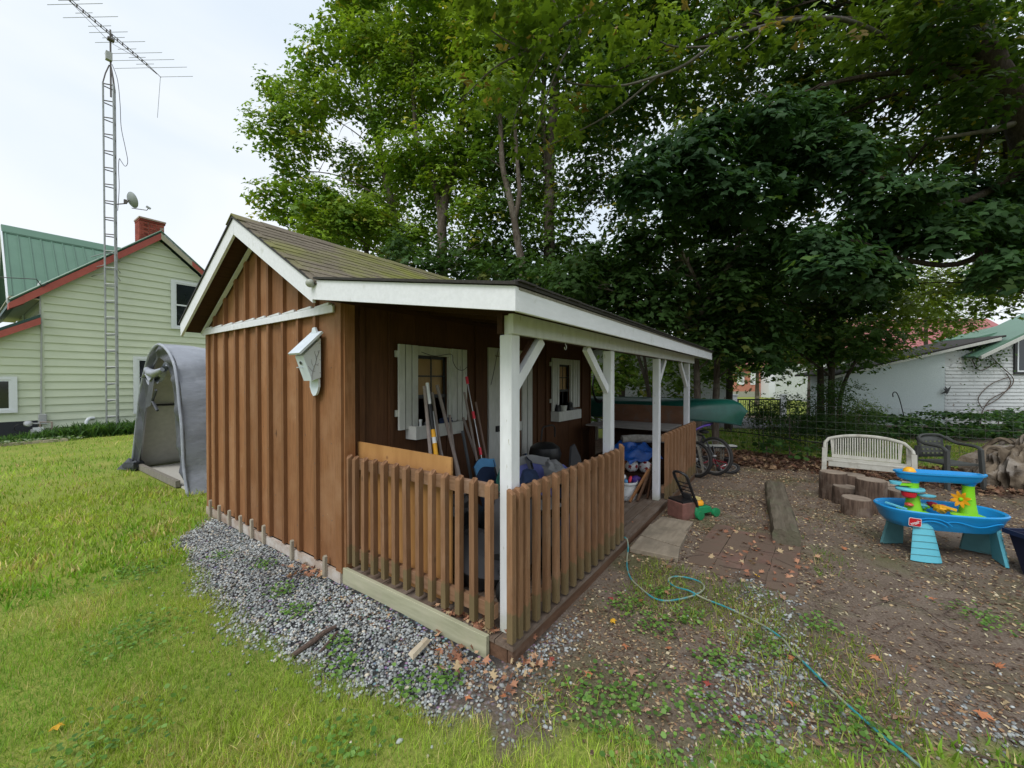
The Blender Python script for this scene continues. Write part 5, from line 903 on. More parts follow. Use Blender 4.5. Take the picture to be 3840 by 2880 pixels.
# ---- bench
BN = thing('garden_bench', 'dirty white resin garden bench with slatted arched back', 'bench', (6.13, -2.26, 0), R(-92)); BN.scale = (.80, .75, .98)
hw = .62
bx('seat', M_bench, BN, -hw+.03, hw-.03, -.22, .16, .40, .425, bevel=.006); bx('seat_apron', M_bench, BN, -hw+.06, hw-.06, -.225, -.20, .33, .40)
def arch(x_): return .80-.10*(abs(x_)/hw)**2.4
b = MB(); b.tube([(-hw, -.2, .60), (-hw+.0, -.1, .645), (-hw+.01, .1, .665)]+[(x_, .19+.03*(1-abs(x_/hw)), arch(x_)) for x_ in np.linspace(-hw+.07, hw-.07, 18)]+[(hw-.01, .1, .665), (hw, -.1, .645), (hw, -.2, .60)], .026, 8); b.build('top_rail', M_bench, BN)
bx('back_rail', M_bench, BN, -hw+.12, hw-.12, .15, .175, .43, .48)
for i in range(27):
    x_ = -hw+.15+i*(2*hw-.30)/26; MB().beam((x_, .165, .475), (x_*1.0, .20, arch(x_)-.03), .018, .012, (0, 1, 0)).build('slat', M_bench, BN)
for s_ in (-1, 1):
    MB().beam((s_*(hw-.14), .16, .43), (s_*(hw-.115), .195, arch(hw-.1)-.02), .035, .02, (0, 1, 0)).build('back_post', M_bench, BN)
    MB().beam((s_*hw, -.2, .61), (s_*(hw+.015), -.235, .0), .075, .055, (0, 1, 0)).build('leg', M_bench, BN); MB().beam((s_*(hw-.02), .15, .66), (s_*hw, .24, .0), .07, .05, (0, 1, 0)).build('leg', M_bench, BN)
    bx('side_rail', M_bench, BN, s_*hw-.03, s_*hw+.03, -.2, .17, .36, .42)
# ---- stumps
def stump(x_, y_, h_, r_, lab, sd):
    t_ = thing('log_stump', lab, 'stump', (x_, y_, 0), sd, 'upright log stumps set round the play area')
    b = MB(); n = 22; rr = [1+.06*noise.noise((math.cos(2*PI*k/n)*1.5, math.sin(2*PI*k/n)*1.5, sd)) for k in range(n)]; rings = []
    for z_, s_ in ((-.03, 1.03), (h_*.5, 1), (h_-.012, 1), (h_, .965)): rings.append(([(r_*s_*rr[k]*math.cos(2*PI*k/n), r_*s_*rr[k]*math.sin(2*PI*k/n)) for k in range(n)], z_))
    loft(rings).build('bark', M_stump, t_); rings = [([(r_*s_*rr[k]*math.cos(2*PI*k/n), r_*s_*rr[k]*math.sin(2*PI*k/n)) for k in range(n)], z_) for s_, z_ in ((.95, h_+.001), (.93, h_+.006), (.3, h_+.003))]
    loft(rings).build('cut_top', M_stumptop, t_)
for a in ((5.22, -1.81, .37, .155, 'tall pale topped log stump, farthest left of the cluster', 1.), (5.02, -1.93, .23, .14, 'low log stump in front of the tall pale topped one', 2.), (4.80, -2.16, .40, .15, 'tallest dark log stump in the middle of the cluster', 3.), (5.9, -2.08, .24, .16, 'half hidden log stump behind the low ones, below the bench', 4.), (4.55, -1.99, .20, .15, 'shortest wide log stump nearest the camera', 5.), (5.45, -2.36, .25, .16, 'log stump behind the tallest dark one', 6.), (5.15, -2.5, .24, .17, 'log stump beside the blue table, right end of the cluster', 7.)): stump(*a)
# ---- log / beam on the ground
lgm = MB(); n = 10; P0, P1 = Vector((2.90, -1.30, .085)), Vector((5.12, -1.13, .085)); d_ = (P1-P0).normalized(); s2 = Vector((-d_.y, d_.x, 0)); vs = []
NS = 26
for i in range(NS+1):
    c_ = P0.lerp(P1, i/NS)
    for k, (a, z_) in enumerate([(-.115, -.10), (-.122, .03), (-.10, .068), (-.05, .082), (0, .074), (.05, .086), (.10, .07), (.122, .03), (.115, -.10)]): nz = noise.noise((i*.35, k*1.3, 5))*.012; vs.append(c_+s2*(a+nz)+Vector((0, 0, z_+nz-(.012 if k == 4 else 0))))
K = 9; fs = [(i*K+k, i*K+(k+1) % K, (i+1)*K+(k+1) % K, (i+1)*K+k) for i in range(NS) for k in range(K)]+[tuple(range(K))[::-1], tuple(range(NS*K, NS*K+K))]
lgm.smooth = True; lgm.add(vs, fs); tag(lgm.build('old_timber_log', M_log), 'squared grey weathered timber lying on the dirt', 'log')
# ---- timber slab and red pavers
t_ = thing('step_slab', 'weathered grey timber slab laid as a step before the porch', 'slab', (0, 0, 0))
MB().prism([(1.86, -.07), (1.90, -.50), (2.15, -.46), (2.22, -.06)], 'z', .0, .046).build('plank', M_slab, t_, bevel=.004)
MB().prism([(2.23, -.06), (2.16, -.46), (2.62, -.44), (2.60, -.05)], 'z', .0, .052).build('plank', M_slab, t_, bevel=.004); MB().prism([(2.62, -.05), (2.64, -.40), (3.0, -.42), (2.98, -.08)], 'z', .0, .035).build('plank', M_slab, t_, bevel=.004)
pt = thing('paver_pad', 'sunken worn red brick pavers in front of the timber log', 'pavers', (2.5, -.98, .0), R(-3)); pvm = MB().box(-.148, .148, -.098, .098, -.03, .012).mesh('paver', M_paver)
for i in range(4):
    for j in range(4):
        o = bpy.data.objects.new('paver', pvm); COL.objects.link(o); o.parent = pt; o.location = ((i-1.5)*.30+random.uniform(-.004, .004)+(.08 if j % 2 else 0)-.05, (j-1.6)*.20, .004+random.uniform(-.006, .008)); o.rotation_euler = (random.uniform(-.03, .03), random.uniform(-.03, .03), random.uniform(-.03, .03))
# ---- red block and toy mower
t_ = thing('brick_block', 'rough red brown brick block beside the deck edge', 'block', (3.22, -.26, 0), R(-30)); MB().box(-.13, .13, -.12, .12, 0, .20).build('block_body', M_redblk, t_, bevel=.008)
bx('black_tray', M_black, t_, -.12, .12, -.11, .11, .201, .222)
TM = thing('toy_mower', 'green and yellow toy lawn mower with black handle and white wheels', 'toy mower', (3.36, -.40, 0), R(-28)); TM.scale = (1.15, 1.15, .95)
MB().add([(-.12, -.08, .05), (.16, -.09, .05), (.16, .09, .05), (-.12, .08, .05), (-.10, -.07, .15), (.11, -.08, .13), (.11, .08, .13), (-.10, .07, .15)], [(3, 2, 1, 0), (4, 5, 6, 7), (0, 1, 5, 4), (1, 2, 6, 5), (2, 3, 7, 6), (3, 0, 4, 7)]).build('deck', M_mowg, TM, bevel=.012)
MB().lathe([(.06, .15), (.062, .18), (.05, .2), (.02, .205)], 16, (.0, 0, 0)).build('engine', M_orange, TM); MB().obox((-.02, 0, .225), (.07, .06, .035)).build('engine_cap', plain('cream_plastic', (.6, .5, .2), .5), TM)
for x_, y_ in ((.15, -.105), (.15, .105), (-.09, -.10), (-.09, .10)):
    w_ = MB().lathe([(.02, -.018), (.052, -.016), (.055, 0), (.052, .016), (.02, .018)], 18).build('wheel', M_mowg, TM); w_.location = (x_, y_, .055); w_.rotation_euler = (R(90), 0, 0); h_ = MB().lathe([(.0, .019), (.036, .0195), (.034, .024), (0, .026)], 16).build('hub_cap', M_hwhite, w_); h_.scale = (1, 1, 1 if y_ > 0 else -1) if False else (1, 1, -1 if y_ < 0 else 1); h_.location = (0, 0, 0)
for s_ in (-1, 1): tb('handle_bar', M_black, TM, [(-.08, s_*.065, .15), (-.24, s_*.08, .50)], .014)
b = MB(); b.tube(spline([(-.24, -.08, .50), (-.27, -.075, .57), (-.29, -.03, .60), (-.29, .03, .60), (-.27, .075, .57), (-.24, .08, .50)]), .016, 8); b.build('handle_grip', M_black, TM)
for t in (.25, .42, .58, .72, .88): MB().beam((-.08-.16*t, -.07, .15+.35*t), (-.08-.16*t, .07, .15+.35*t), .05, .012, (.4, 0, 1)).build('handle_crosspiece', M_black, TM)
MB().obox((-.15, 0, .26), (.02, .10, .12), (0, -.42, 0)).build('motor_housing', M_dgrey, TM)
# ---- bicycles
def wheel(par, c, r_, rz, tilt=0, m_=None, spokes=14, tr=.024):
    w_ = thing('wheel', None, None); w_.parent = par; w_.location = c; w_.rotation_euler = (tilt, 0, rz)
    b = MB(); b.tube([(r_*math.cos(a), 0, r_*math.sin(a)) for a in np.linspace(0, 2*PI, 41)], tr, 8, False); b.build('tyre', M_tyre, w_); b = MB(); b.tube([((r_-.035)*math.cos(a), 0, (r_-.035)*math.sin(a)) for a in np.linspace(0, 2*PI, 37)], .009, 6, False); b.build('rim', m_ or M_silver, w_)
    b = MB()
    for k in range(spokes): a = k*2*PI/spokes; b.tube([(.02*math.cos(a+1), .012*(-1)**k, .02*math.sin(a+1)), ((r_-.04)*math.cos(a), 0, (r_-.04)*math.sin(a))], .0016, 4)
    b.tube([(0, -.04, 0), (0, .04, 0)], .018, 8); b.build('spokes', M_silver, w_); return w_
def bike(loc, rz, r_, lab, fr_, lean=0, rm=None):
    t_ = thing('bicycle', lab, 'bicycle', loc, rz, 'bicycles left behind the porch end'); t_.rotation_euler = (lean, 0, rz); wb = r_*1.55
    wheel(t_, (-wb, 0, r_+.02), r_, 0, 0, rm); wheel(t_, (wb, 0, r_+.02), r_, R(8), 0, rm)
    A, B_, C_, D_ = (-wb, 0, r_), (-.1, 0, r_*.85), (-.25*r_/.3, 0, r_*2.1), (wb*.62, 0, r_*2.3)
    for nm, p0, p1 in (('chain_stay', A, B_), ('seat_stay', A, C_), ('seat_tube', B_, C_), ('down_tube', B_, D_), ('top_tube', C_, D_)): tb(nm, fr_, t_, [p0, p1], .016)
    tb('fork', fr_, t_, [(wb*.55, 0, r_*2.55), D_, (wb, 0, r_)], .014); tb('handlebar', M_black, t_, [(wb*.5, -.26, r_*2.75), (wb*.55, 0, r_*2.6), (wb*.5, .26, r_*2.75)], .013); MB().sphere((C_[0], 0, C_[2]+.08), .09, 7, .4).build('saddle', M_black, t_); tb('crank', M_black, t_, [(-.1, .07, r_*.85), (0, .08, r_*.55)], .01); return t_
bike((5.62, .40, 0), R(62), .285, 'black bicycle closest to the far railing', M_blackm, .08); bike((5.95, .22, 0), R(66), .31, 'larger black bicycle just behind the nearest one', M_dgrey, .1)
bike((6.12, -.12, 0), R(70), .16, 'small child bicycle with red frame lying at the end', plain('dark_red_frame', (.22, .01, .02)), 1.2)
# ---- ladder lying on blocks, wheelbarrow handle
LD = thing('folding_table', 'narrow white and black edged bench frame by the wire fence', 'frame', (0, 0, 0)); a, b_ = Vector((6.55, .55, .33)), Vector((7.25, -.40, .33))
MB().beam(a, b_, .16, .018).build('top_plank', M_whited, LD); MB().beam(a-Vector((0, 0, .026)), b_-Vector((0, 0, .026)), .17, .025).build('edge_rail', M_black, LD)
for t in (.30, .34, .76, .80): p_ = a.lerp(b_, t); MB().beam(p_-Vector((0, 0, .045)), (p_.x, p_.y, 0), .025, .025, (0, 1, 0)).build('leg', M_lath, LD)
WB = thing('wheelbarrow', 'upturned wheelbarrow with purple handles under the canoe', 'wheelbarrow', (0, 0, 0))
for o_ in (0, .28): tb('handle', M_purple, WB, spline([(5.45+o_, .55, .45), (5.62+o_, .22, .66), (5.72+o_, .05, .78), (5.78+o_, -.06, .84), (5.86+o_, -.15, .86)]), .017)
MB().add([(5.3, .5, .12), (5.9, .5, .12), (5.9, 1.2, .12), (5.3, 1.2, .12), (5.4, .6, .42), (5.8, .6, .42), (5.8, 1.1, .42), (5.4, 1.1, .42)], [(4, 5, 6, 7), (0, 1, 5, 4), (1, 2, 6, 5), (2, 3, 7, 6), (3, 0, 4, 7)]).build('tray', M_dgrey, WB)
wheel(WB, (5.62, 1.35, .2), .17, R(80))
# ---- canoe upside down on sawhorses
CN = thing('canoe', 'green canoe resting upside down beyond the porch', 'canoe', (0, 0, 0)); A_, B2 = Vector((6.22, -.70, 0)), Vector((5.45, 3.7, 0)); ax = (B2-A_); LN = ax.length; ax.normalize(); sx_ = Vector((-ax.y, ax.x, 0))
nU, nV = 44, 16
def hull(u, v):
    s_ = abs(2*u-1); w_ = .42*max(0, 1-s_**2.6)**.75; th = (v-.5)*PI; sh = .10*s_**5; dp = .36-.0*s_
    bow = .0 if s_ < .9 else (s_-.9)*.0
    zt_ = 1.30+.02*(1-s_)-.0*s_; y_ = math.sin(th)*w_; z_ = zt_-dp*(1-abs(math.cos(th))**.62)-sh*(1-math.cos(th))*.9
    rnd = .17*max(0, (s_-.84)/.16)**3*(math.cos(th)); end = 1 if u > .5 else -1
    along_ = u*LN - (-1 if u < .5 else 1)*.10*max(0, (s_-.8)/.2)**2*(1-abs(math.cos(th))**.8)
    p_ = A_+ax*along_+sx_*y_; return (p_.x, p_.y, z_-rnd*1.2)
MB().grid(hull, nU, nV).build('hull', M_canoe, CN)
for v in (0., 1.): MB().tube([hull(u, v) for u in np.linspace(0.0, 1, 40)], .016, 6).build('gunwale', M_canoedk, CN)
b = MB(); b.tube([hull(u, .5) for u in np.linspace(0.0, 1, 40)], .008, 5); b.build('keel_line', M_canoe, CN)
for t in (.2, .72):
    p_ = A_+ax*LN*t; s_ = thing('sawhorse', 'wooden sawhorse under the canoe '+('near its tip' if t < .5 else 'behind the shed end'), 'sawhorse', (p_.x, p_.y, 0), math.atan2(ax.y, ax.x))
    bx('cross_bar', M_lath, s_, -.04, .04, -.42, .42, .88, .93)
    for i in (-1, 1):
        for j in (-1, 1): MB().beam((i*.02, j*.36, .9), (i*.2, j*.40, 0), .04, .04, (0, 1, 0)).build('leg', M_lath, s_)
# ---- grey chair and root ball
GC = thing('resin_chair', 'dark green grey resin armchair beside the upturned root', 'chair', (7.08, -3.32, 0), R(-52))
MB().grid(lambda u, v: ((u-.5)*.44, .2+.05*v, .42+.34*v-.05*abs(u-.5)*v), 4, 4).build('backrest', M_chair, GC)
o = kids(GC)[-1]; sd_ = o.modifiers.new('t', 'SOLIDIFY'); sd_.thickness = .012
b = MB()
for i in range(5):
    for j in range(4): b.box(-.17+i*.075, -.14+i*.075, .195+.012*j, .205+.012*j, .47+j*.06, .495+j*.06)
b.build('lattice', plain('light_lattice_gap', (.13, .15, .08), .6), GC)
bx('seat', M_chair, GC, -.24, .24, -.22, .2, .36, .385)
for s_ in (-1, 1):
    MB().beam((s_*.27, -.22, .60), (s_*.29, -.25, 0), .05, .045, (0, 1, 0)).build('leg', M_chair, GC); MB().beam((s_*.26, .2, .60), (s_*.27, .27, 0), .05, .045, (0, 1, 0)).build('leg', M_chair, GC)
    b = MB(); b.tube(spline([(s_*.28, -.23, .58), (s_*.28, -.15, .64), (s_*.27, .1, .66), (s_*.23, .22, .74)]), .024, 6); b.build('armrest', M_chair, GC)
b = MB(); b.tube(spline([(-.23, .22, .72), (-.15, .245, .765), (0, .25, .775), (.15, .245, .765), (.23, .22, .72)]), .02, 6); b.build('top_rail', M_chair, GC)
RB = thing('root_ball', 'upturned weathered root mass behind the water table', 'root', (8.0, -4.5, 0), R(-50))
def rootf(u, v):
    th = u*2*PI; ph = v*PI*.5; d_ = Vector((math.cos(th)*math.cos(ph), math.sin(th)*math.cos(ph), math.sin(ph))); n_ = 1+.35*noise.noise(d_*1.6)+.16*noise.noise(d_*4)+.10*abs(math.sin(th*7+2*math.sin(3*th)))*math.cos(ph)
    n_ += .035*math.sin(31*th+6*ph)+.12*abs(noise.noise(Vector((th*9, ph*2.2, 1))))+.05*noise.noise(d_*14); return (d_.x*.85*n_, d_.y*.5*n_, d_.z*.70*n_+.0)
MB().grid(rootf, 160, 44).build('root_body', M_root, RB)
for k in range(9):
    a = random.uniform(0, 6.28); h_ = random.uniform(.15, .6); tb('root', M_root, RB, spline([(.5*math.cos(a), .3*math.sin(a), h_), (.85*math.cos(a), .5*math.sin(a), h_+.05), (1.1*math.cos(a+.2), .7*math.sin(a+.2), h_*.5), (1.3*math.cos(a+.1), .8*math.sin(a+.1), .02)]), .035, 6)
# ---- teal hose
hz = [(1.87, .03, .125), (1.85, -.045, .12), (1.80, -.075, .05), (1.64, -.12, .025), (1.45, -.19, .022), (1.30, -.28, .02), (1.18, -.42, .02), (1.13, -.50, .02), (1.14, -.58, .02), (1.21, -.65, .02), (1.31, -.72, .02), (1.42, -.77, .02), (1.52, -.78, .022), (1.59, -.73, .02), (1.60, -.64, .02), (1.57, -.56, .02), (1.50, -.52, .02), (1.43, -.54, .02), (1.38, -.61, .024), (1.36, -.70, .036), (1.35, -.78, .02), (1.33, -.85, .02), (1.31, -.95, .02), (1.27, -1.06, .02), (1.22, -1.17, .02), (1.16, -1.26, .018), (1.10, -1.31, .02), (1.02, -1.345, .02), (.91, -1.42, .02), (.75, -1.53, .02), (.61, -1.65, .014), (.51, -1.74, .02), (.46, -1.79, .018)]
tag(MB().tube(spline([(a, b, c+.008) for a, b, c in hz], 5), .0062, 8).build('garden_hose', M_hose), 'teal and tan garden hose looping over the dirt from the deck', 'hose')
tag(MB().tube([(-.74, 1.08, .02), (-.6, 1.09, .032), (-.52, 1.12, .03), (-.44, 1.11, .035)], [.014, .017, .016, .011], 8).build('dead_branch', M_stick), 'dark thick stick lying on the gravel by the lawn', 'stick')
tag(MB().tube([(-.62, .98, .02), (-.52, 1.02, .03), (-.46, 1.06, .028)], [.007, .01, .007], 6).build('dead_branch', M_stick), 'thin short stick beside the thick dark one on the gravel', 'stick')
o = MB().add([(0, 0, 0), (.17, .01, .004), (.17, .045, .012), (.01, .05, .01), (.01, .01, .022), (.15, .02, .026), (.15, .04, .03), (.02, .04, .028)], [(3, 2, 1, 0), (4, 5, 6, 7), (0, 1, 5, 4), (1, 2, 6, 5), (2, 3, 7, 6), (3, 0, 4, 7)]).build('wood_piece', M_birch); o.location = (-.35, .46, .025); o.rotation_euler = (.05, -.05, .1); tag(o, 'pale split wood piece lying on the gravel', 'wood')
# ================================================================ FENCE AND BEYOND
def yard(l, d, z=0): return (CAM.x+d*math.cos(YAW)+l*math.sin(YAW), CAM.y+d*math.sin(YAW)-l*math.cos(YAW), z)
FN = thing('wire_fence', 'rusty wire mesh fence on wooden posts behind the play area', 'fence', (8.45, 0, 0))
b = MB()
for z_ in (.12, .24, .36, .49, .63, .78, .94, 1.10): b.tube([(.0, 3.2, z_), (.02, -1.5, z_+.02), (0, -6.9, z_)], .0012, 3, False)
for i in range(66): y_ = 3.2-i*.155; b.tube([(0, y_, .06), (0, y_+.01, 1.11)], .0018, 3, False)
tag(b.build('wire_mesh', M_wire, FN), kind='stuff')
tb('top_rod', M_blkwire, FN, [(-.02, .9, .50), (-.02, -.4, .47), (-.02, -2.3, .32)], .011, 6)
for y_ in (3.1, 1.0, -5.9): bx('post', M_lath, FN, -.04, .04, y_-.04, y_+.04, 0, 1.15)
o = thing('fence_post', 'short split wooden post between the bushes behind the bench', 'post', yard(8.95, 10.2)); bx('post_half', M_lath, o, -.12, -.01, -.04, .04, 0, .78, bevel=.01); bx('post_half', M_lath, o, .02, .1, -.04, .04, 0, .76)
rd = bpy.data.objects['road']; bpy.data.objects.remove(rd)
o = MB().box(-4, 10.2, 13.4, 17.0, .0, .03).build('road', M_road); o.location = (CAM.x, CAM.y, 0); o.rotation_euler = (0, 0, YAW-PI/2); tag(o, 'grey road passing beyond the back fence', kind='structure')
# gate
GT = thing('driveway_gate', 'black metal gate between two white posts across the road', 'gate', yard(9.85, 17.3), YAW-PI/2)
for x_ in (-.13, 2.02): bx('gate_post', M_trim, GT, x_-.09, x_+.09, -.09, .09, 0, .98); bx('post_cap', M_trim, GT, x_-.12, x_+.12, -.12, .12, .981, 1.03)
for z_ in (.12, .80): bx('rail', M_blackm, GT, .0, 1.9, -.02, .02, z_-.03, z_+.03)
for x_ in (0.02, .55, 1.88): bx('stile', M_blackm, GT, x_-.025, x_+.025, -.019, .019, .15, .77)
tb('diagonal', M_blackm, GT, [(.58, 0, .75), (1.25, 0, .15)], .022, 5)
for i in range(18): bx('bar', M_blackm, GT, .06+i*.1, .075+i*.1, -.008, .008, .15, .77)
for nm, x0, x1 in (('chain_fence', -3.0, -.25), ('chain_fence', 2.15, 6)):
    F_ = thing(nm, 'grey chain link fence '+('left' if x0 < 0 else 'right')+' of the black gate', 'fence', yard(9.85, 17.3), YAW-PI/2); b = MB()
    for k in range(int((x1-x0)/.12)): b.tube([(x0+k*.12, 0, .05), (x0+k*.12+.4, 0, .75)], .004, 3, False); b.tube([(x0+k*.12+.4, 0, .05), (x0+k*.12, 0, .75)], .004, 3, False)
    tag(b.build('mesh', M_wire, F_), kind='stuff'); tb('top_pipe', M_tower, F_, [(x0, 0, .77), (x1, 0, .77)], .025, 6)
# far houses
def house(nm, lab, l, d, w, dep, h, rh, mw, mr, rz=0, extra=None):
    H_ = thing(nm, lab, 'house', yard(l, d), YAW-PI/2+rz); bx('wall', mw, H_, 0, w, 0, dep, 0, h)
    MB().prism([(-.4, h-.05), (dep/2, h+rh), (dep+.4, h-.05), (dep+.4, h-.17), (dep/2, h+rh-.12), (-.4, h-.17)], 'x', -.4, w+.4).build('roof', mr, H_); return H_
RH = house('brick_house', 'orange red brick house far beyond the gate', 21.0, 38, 5.2, 7, 3.0, 2.4, M_farbrick, M_pinkroof)
bx('base_band', M_foundg, RH, 0, 2.8, -.06, -.01, 0, .55); bx('window', M_trim, RH, .6, 1.3, -.05, -.01, 1.2, 2.4); bx('window', M_trim, RH, 1.9, 2.4, -.05, -.01, 1.2, 2.4); bx('white_wing', M_trim, RH, 2.9, 5.3, -1.2, -.01, 0, 2.9)
PK_ = house('barn_house', 'house with faded red metal roof behind the white garage', 22.6, 26, 13, 8, 2.9, 3.4, M_wclap, M_pinkroof)
for i in range(20): MB().prism([(-.42, 2.87), (4, 6.33), (4, 6.30), (-.42, 2.84)], 'x', -.3+i*.68, -.26+i*.68).build('roof_seam', M_pinkroof, PK_)
# white clapboard garage behind the small trees
WG = thing('white_garage', 'low white clapboard garage seen between the porch posts', 'garage', yard(8.27, 15.2), YAW-PI/2)
gp = lambda x_: 2.0+.33*(x_+8)/8*0+max(0, .42*min(-x_, x_+7))
MB().prism([(-7, 0), (0, 0), (0, 2.05), (-3.5, 3.5), (-7, 2.05)], 'y', .02, 5).build('wall', M_wclap, WG)
for k in range(15):
    z0 = .1+k*.2; lim = 0 if z0 < 2.0 else (z0-2.0)/.42
    if lim < 3.3: MB().add([(-7+lim, -.01, z0), (-lim, -.01, z0), (-lim, .012, z0+.2), (-7+lim, .012, z0+.2), (-7+lim, .02, z0), (-lim, .02, z0)], [(0, 1, 2, 3), (4, 5, 1, 0)]).build('siding_board', M_wclap, WG)
MB().prism([(.3, 2.0), (-3.5, 3.6), (-7.3, 2.0), (-7.3, 1.88), (-3.5, 3.48), (.3, 1.88)], 'y', -.3, 5.3).build('roof', M_shingdark, WG); MB().prism([(.3, 1.97), (-3.5, 3.57), (-3.5, 3.42), (.3, 1.82)], 'y', -.34, -.305).build('rake_board', M_trim, WG)
# white stucco and clapboard building on the right
WH = thing('white_outbuilding', 'white stucco and peeling clapboard building with green roof', 'building', (16.96, -2.86, 0), R(-55.2))
MB().prism([(0, 0), (3.70, 0), (3.70, 2.76), (2.43, 2.47), (0, 1.92)], 'y', 0, 1.6).build('stucco_wall', M_stucco, WH)
MB().prism([(3.71, 0), (12, 0), (12, 4.2), (9.5, 4.75), (5.1, 2.75), (3.71, 2.72)], 'y', .03, 1.6).build('clapboard_wall', M_wclap, WH)
z_ = .05
while z_ < 4.4:
    x0 = 3.71 if z_ < 2.05 else 3.71+(z_-2.05)*1.9
    if z_ > 2.75: x0 = max(x0, 5.1+(z_-2.75)*2.15)
    MB().add([(x0, -.012, z_), (11, -.012, z_), (11, .014, z_+.13), (x0+.15*(z_ > 2.05), .014, z_+.13), (x0, .03, z_), (11, .03, z_)], [(0, 1, 2, 3), (4, 5, 1, 0)]).build('clapboard', M_wclap, WH); z_ += .13
bx('base_band', M_stucco, WH, 0, 3.7, -.04, -.002, 0, .26)
MB().prism([(-.5, 1.80), (2.43, 2.50), (5.6, 3.20), (5.6, 3.27), (2.43, 2.57), (-.5, 1.87)], 'y', -.25, 1.8).build('lean_to_roof', M_shingdark, WH); MB().prism([(-.5, 1.72), (2.43, 2.42), (5.4, 3.08), (5.4, 3.19), (2.43, 2.50), (-.5, 1.80)], 'y', -.28, -.252).build('fascia', M_whited, WH)
MB().prism([(4.4, 2.45), (9.5, 4.9), (9.5, 5.0), (4.3, 2.5)], 'y', -.4, 1.2).build('gable_roof', M_green_roof, WH); MB().prism([(4.5, 2.40), (9.5, 4.80), (9.5, 4.93), (4.5, 2.52)], 'y', -.45, -.41).build('rake_board', M_whited, WH)
MB().prism([(5.5, 3.21), (8.6, 3.95), (8.6, 4.02), (5.5, 3.28)], 'y', .6, 2.2).build('upper_green_roof', M_green_roof, WH)
wn = MB().box(6.15, 7.6, -.06, -.013, 1.86, 1.95).box(6.15, 6.25, -.06, -.013, 1.95, 3.2).box(6.15, 7.6, -.06, -.013, 3.2, 3.3).build('window', M_blackm, WH); bx('glass_pane', M_glass, wn, 6.3, 7.6, -.03, -.02, 1.95, 3.2); bx('sash', M_trim, wn, 6.26, 6.31, -.05, -.031, 1.95, 3.2); bx('sash', M_trim, wn, 6.31, 7.6, -.05, -.031, 1.951, 2.0)
bx('basement_window', M_blackm, WH, 6.15, 7.2, -.05, -.013, 0, .45)
b = MB()
for a, l_ in ((2.5, .16), (1.9, .20), (.9, .26), (3.6, .24), (4.7, .14)): b.add([(.0, 0, 0), (l_*math.cos(a), -.01, l_*math.sin(a)), (.06*math.cos(a+1.2), -.03, .06*math.sin(a+1.2)), (.06*math.cos(a-1.2), -.03, .06*math.sin(a-1.2))], [(0, 2, 1), (0, 1, 3), (2, 3, 1)])
o = b.build('bird_ornament', M_blackm); o.location = Vector((19.02, -5.87, 1.25))-Vector((.82, .57, 0))*.08; o.rotation_euler = (0, 0, R(-55.2)); tag(o, 'dark metal bird ornament fixed to the peeling clapboard', 'ornament')
vn = MB()
for pts_ in ([(4.95, .0), (5.0, .5), (5.3, .95), (5.9, 1.3), (6.1, 1.7), (5.6, 2.2), (5.2, 2.6)], [(5.0, .6), (4.85, 1.0), (5.3, 1.5), (5.9, 1.75)], [(5.1, .7), (5.6, 1.0), (6.0, 1.5), (5.85, 1.9)], [(5.5, 2.3), (4.9, 2.0), (4.6, 2.4)], [(5.05, .5), (5.5, .55), (5.6, .0)]): vn.tube(spline([(x_, -.06, z_) for x_, z_ in pts_]), .014, 5)
VN = thing('climbing_vine', 'bare stemmed vine climbing the peeling clapboard wall', 'vine', (16.96, -2.86, 0), R(-55.2)); vn.build('stem', M_stick, VN)
n = 260; px = RNG.normal(5.0, .45, n); pz_ = RNG.normal(2.5, .28, n); scatter('leaves', M_leaf, CL, np.stack([px, np.full(n, -.09)-RNG.uniform(0, .1, n), pz_], 1), rots(RNG.uniform(0, 6.28, n), RNG.uniform(.8, 1.8, n), RNG.normal(-1.57, .6, n)), RNG.uniform(.04, .08, n), pal([(.05, .10, .035), (.08, .14, .04)], n, .3), VN)
tag(MB().tube(spline([yard(12.55, 12.5, -.02), yard(12.4, 12.5, .5), yard(12.27, 12.5, 1.0), yard(12.18, 12.5, 1.22), yard(12.10, 12.5, 1.28), yard(12.04, 12.5, 1.22), yard(12.05, 12.5, 1.12)]), .014, 6).build('shepherd_hook', M_blackm), 'thin black shepherd hook leaning before the stucco wall', 'hook')
# ================================================================ TREES AND PLANTS
CR = {}
CR['C']=[(5.0,9.8,13.6,0.63),(5.4,9.3,13.8,0.72),(5.8,10.3,13.9,0.67),(6.5,10.1,14.2,0.79),(5.1,10.3,12.5,0.56),(5.2,8.9,11.7,0.63),(6.1,8.7,12.3,0.75),(4.7,10.6,11.5,0.65),(5.3,9.5,11.4,0.68),(5.7,8.7,11.3,0.61),(4.6,12.9,11.4,0.57),(4.5,11.1,10.6,0.75),(4.9,9.8,10.3,0.61),(5.8,8.4,10.6,0.68),(4.0,11.1,9.5,0.52),(4.4,10.3,9.7,0.51),(5.8,9.2,9.9,0.76),(3.8,11.5,9.1,0.72),(4.4,10.6,8.9,0.57),(4.4,11.6,8.3,0.55),(5.9,10.5,8.8,0.72),(6.3,9.5,8.6,0.61),(4.6,9.7,7.0,0.53),(6.3,10.4,7.9,0.62),(6.7,9.6,7.7,0.59),(5.2,11.7,6.9,0.76),(4.9,9.2,6.3,0.62),(5.5,8.6,6.3,0.58)]
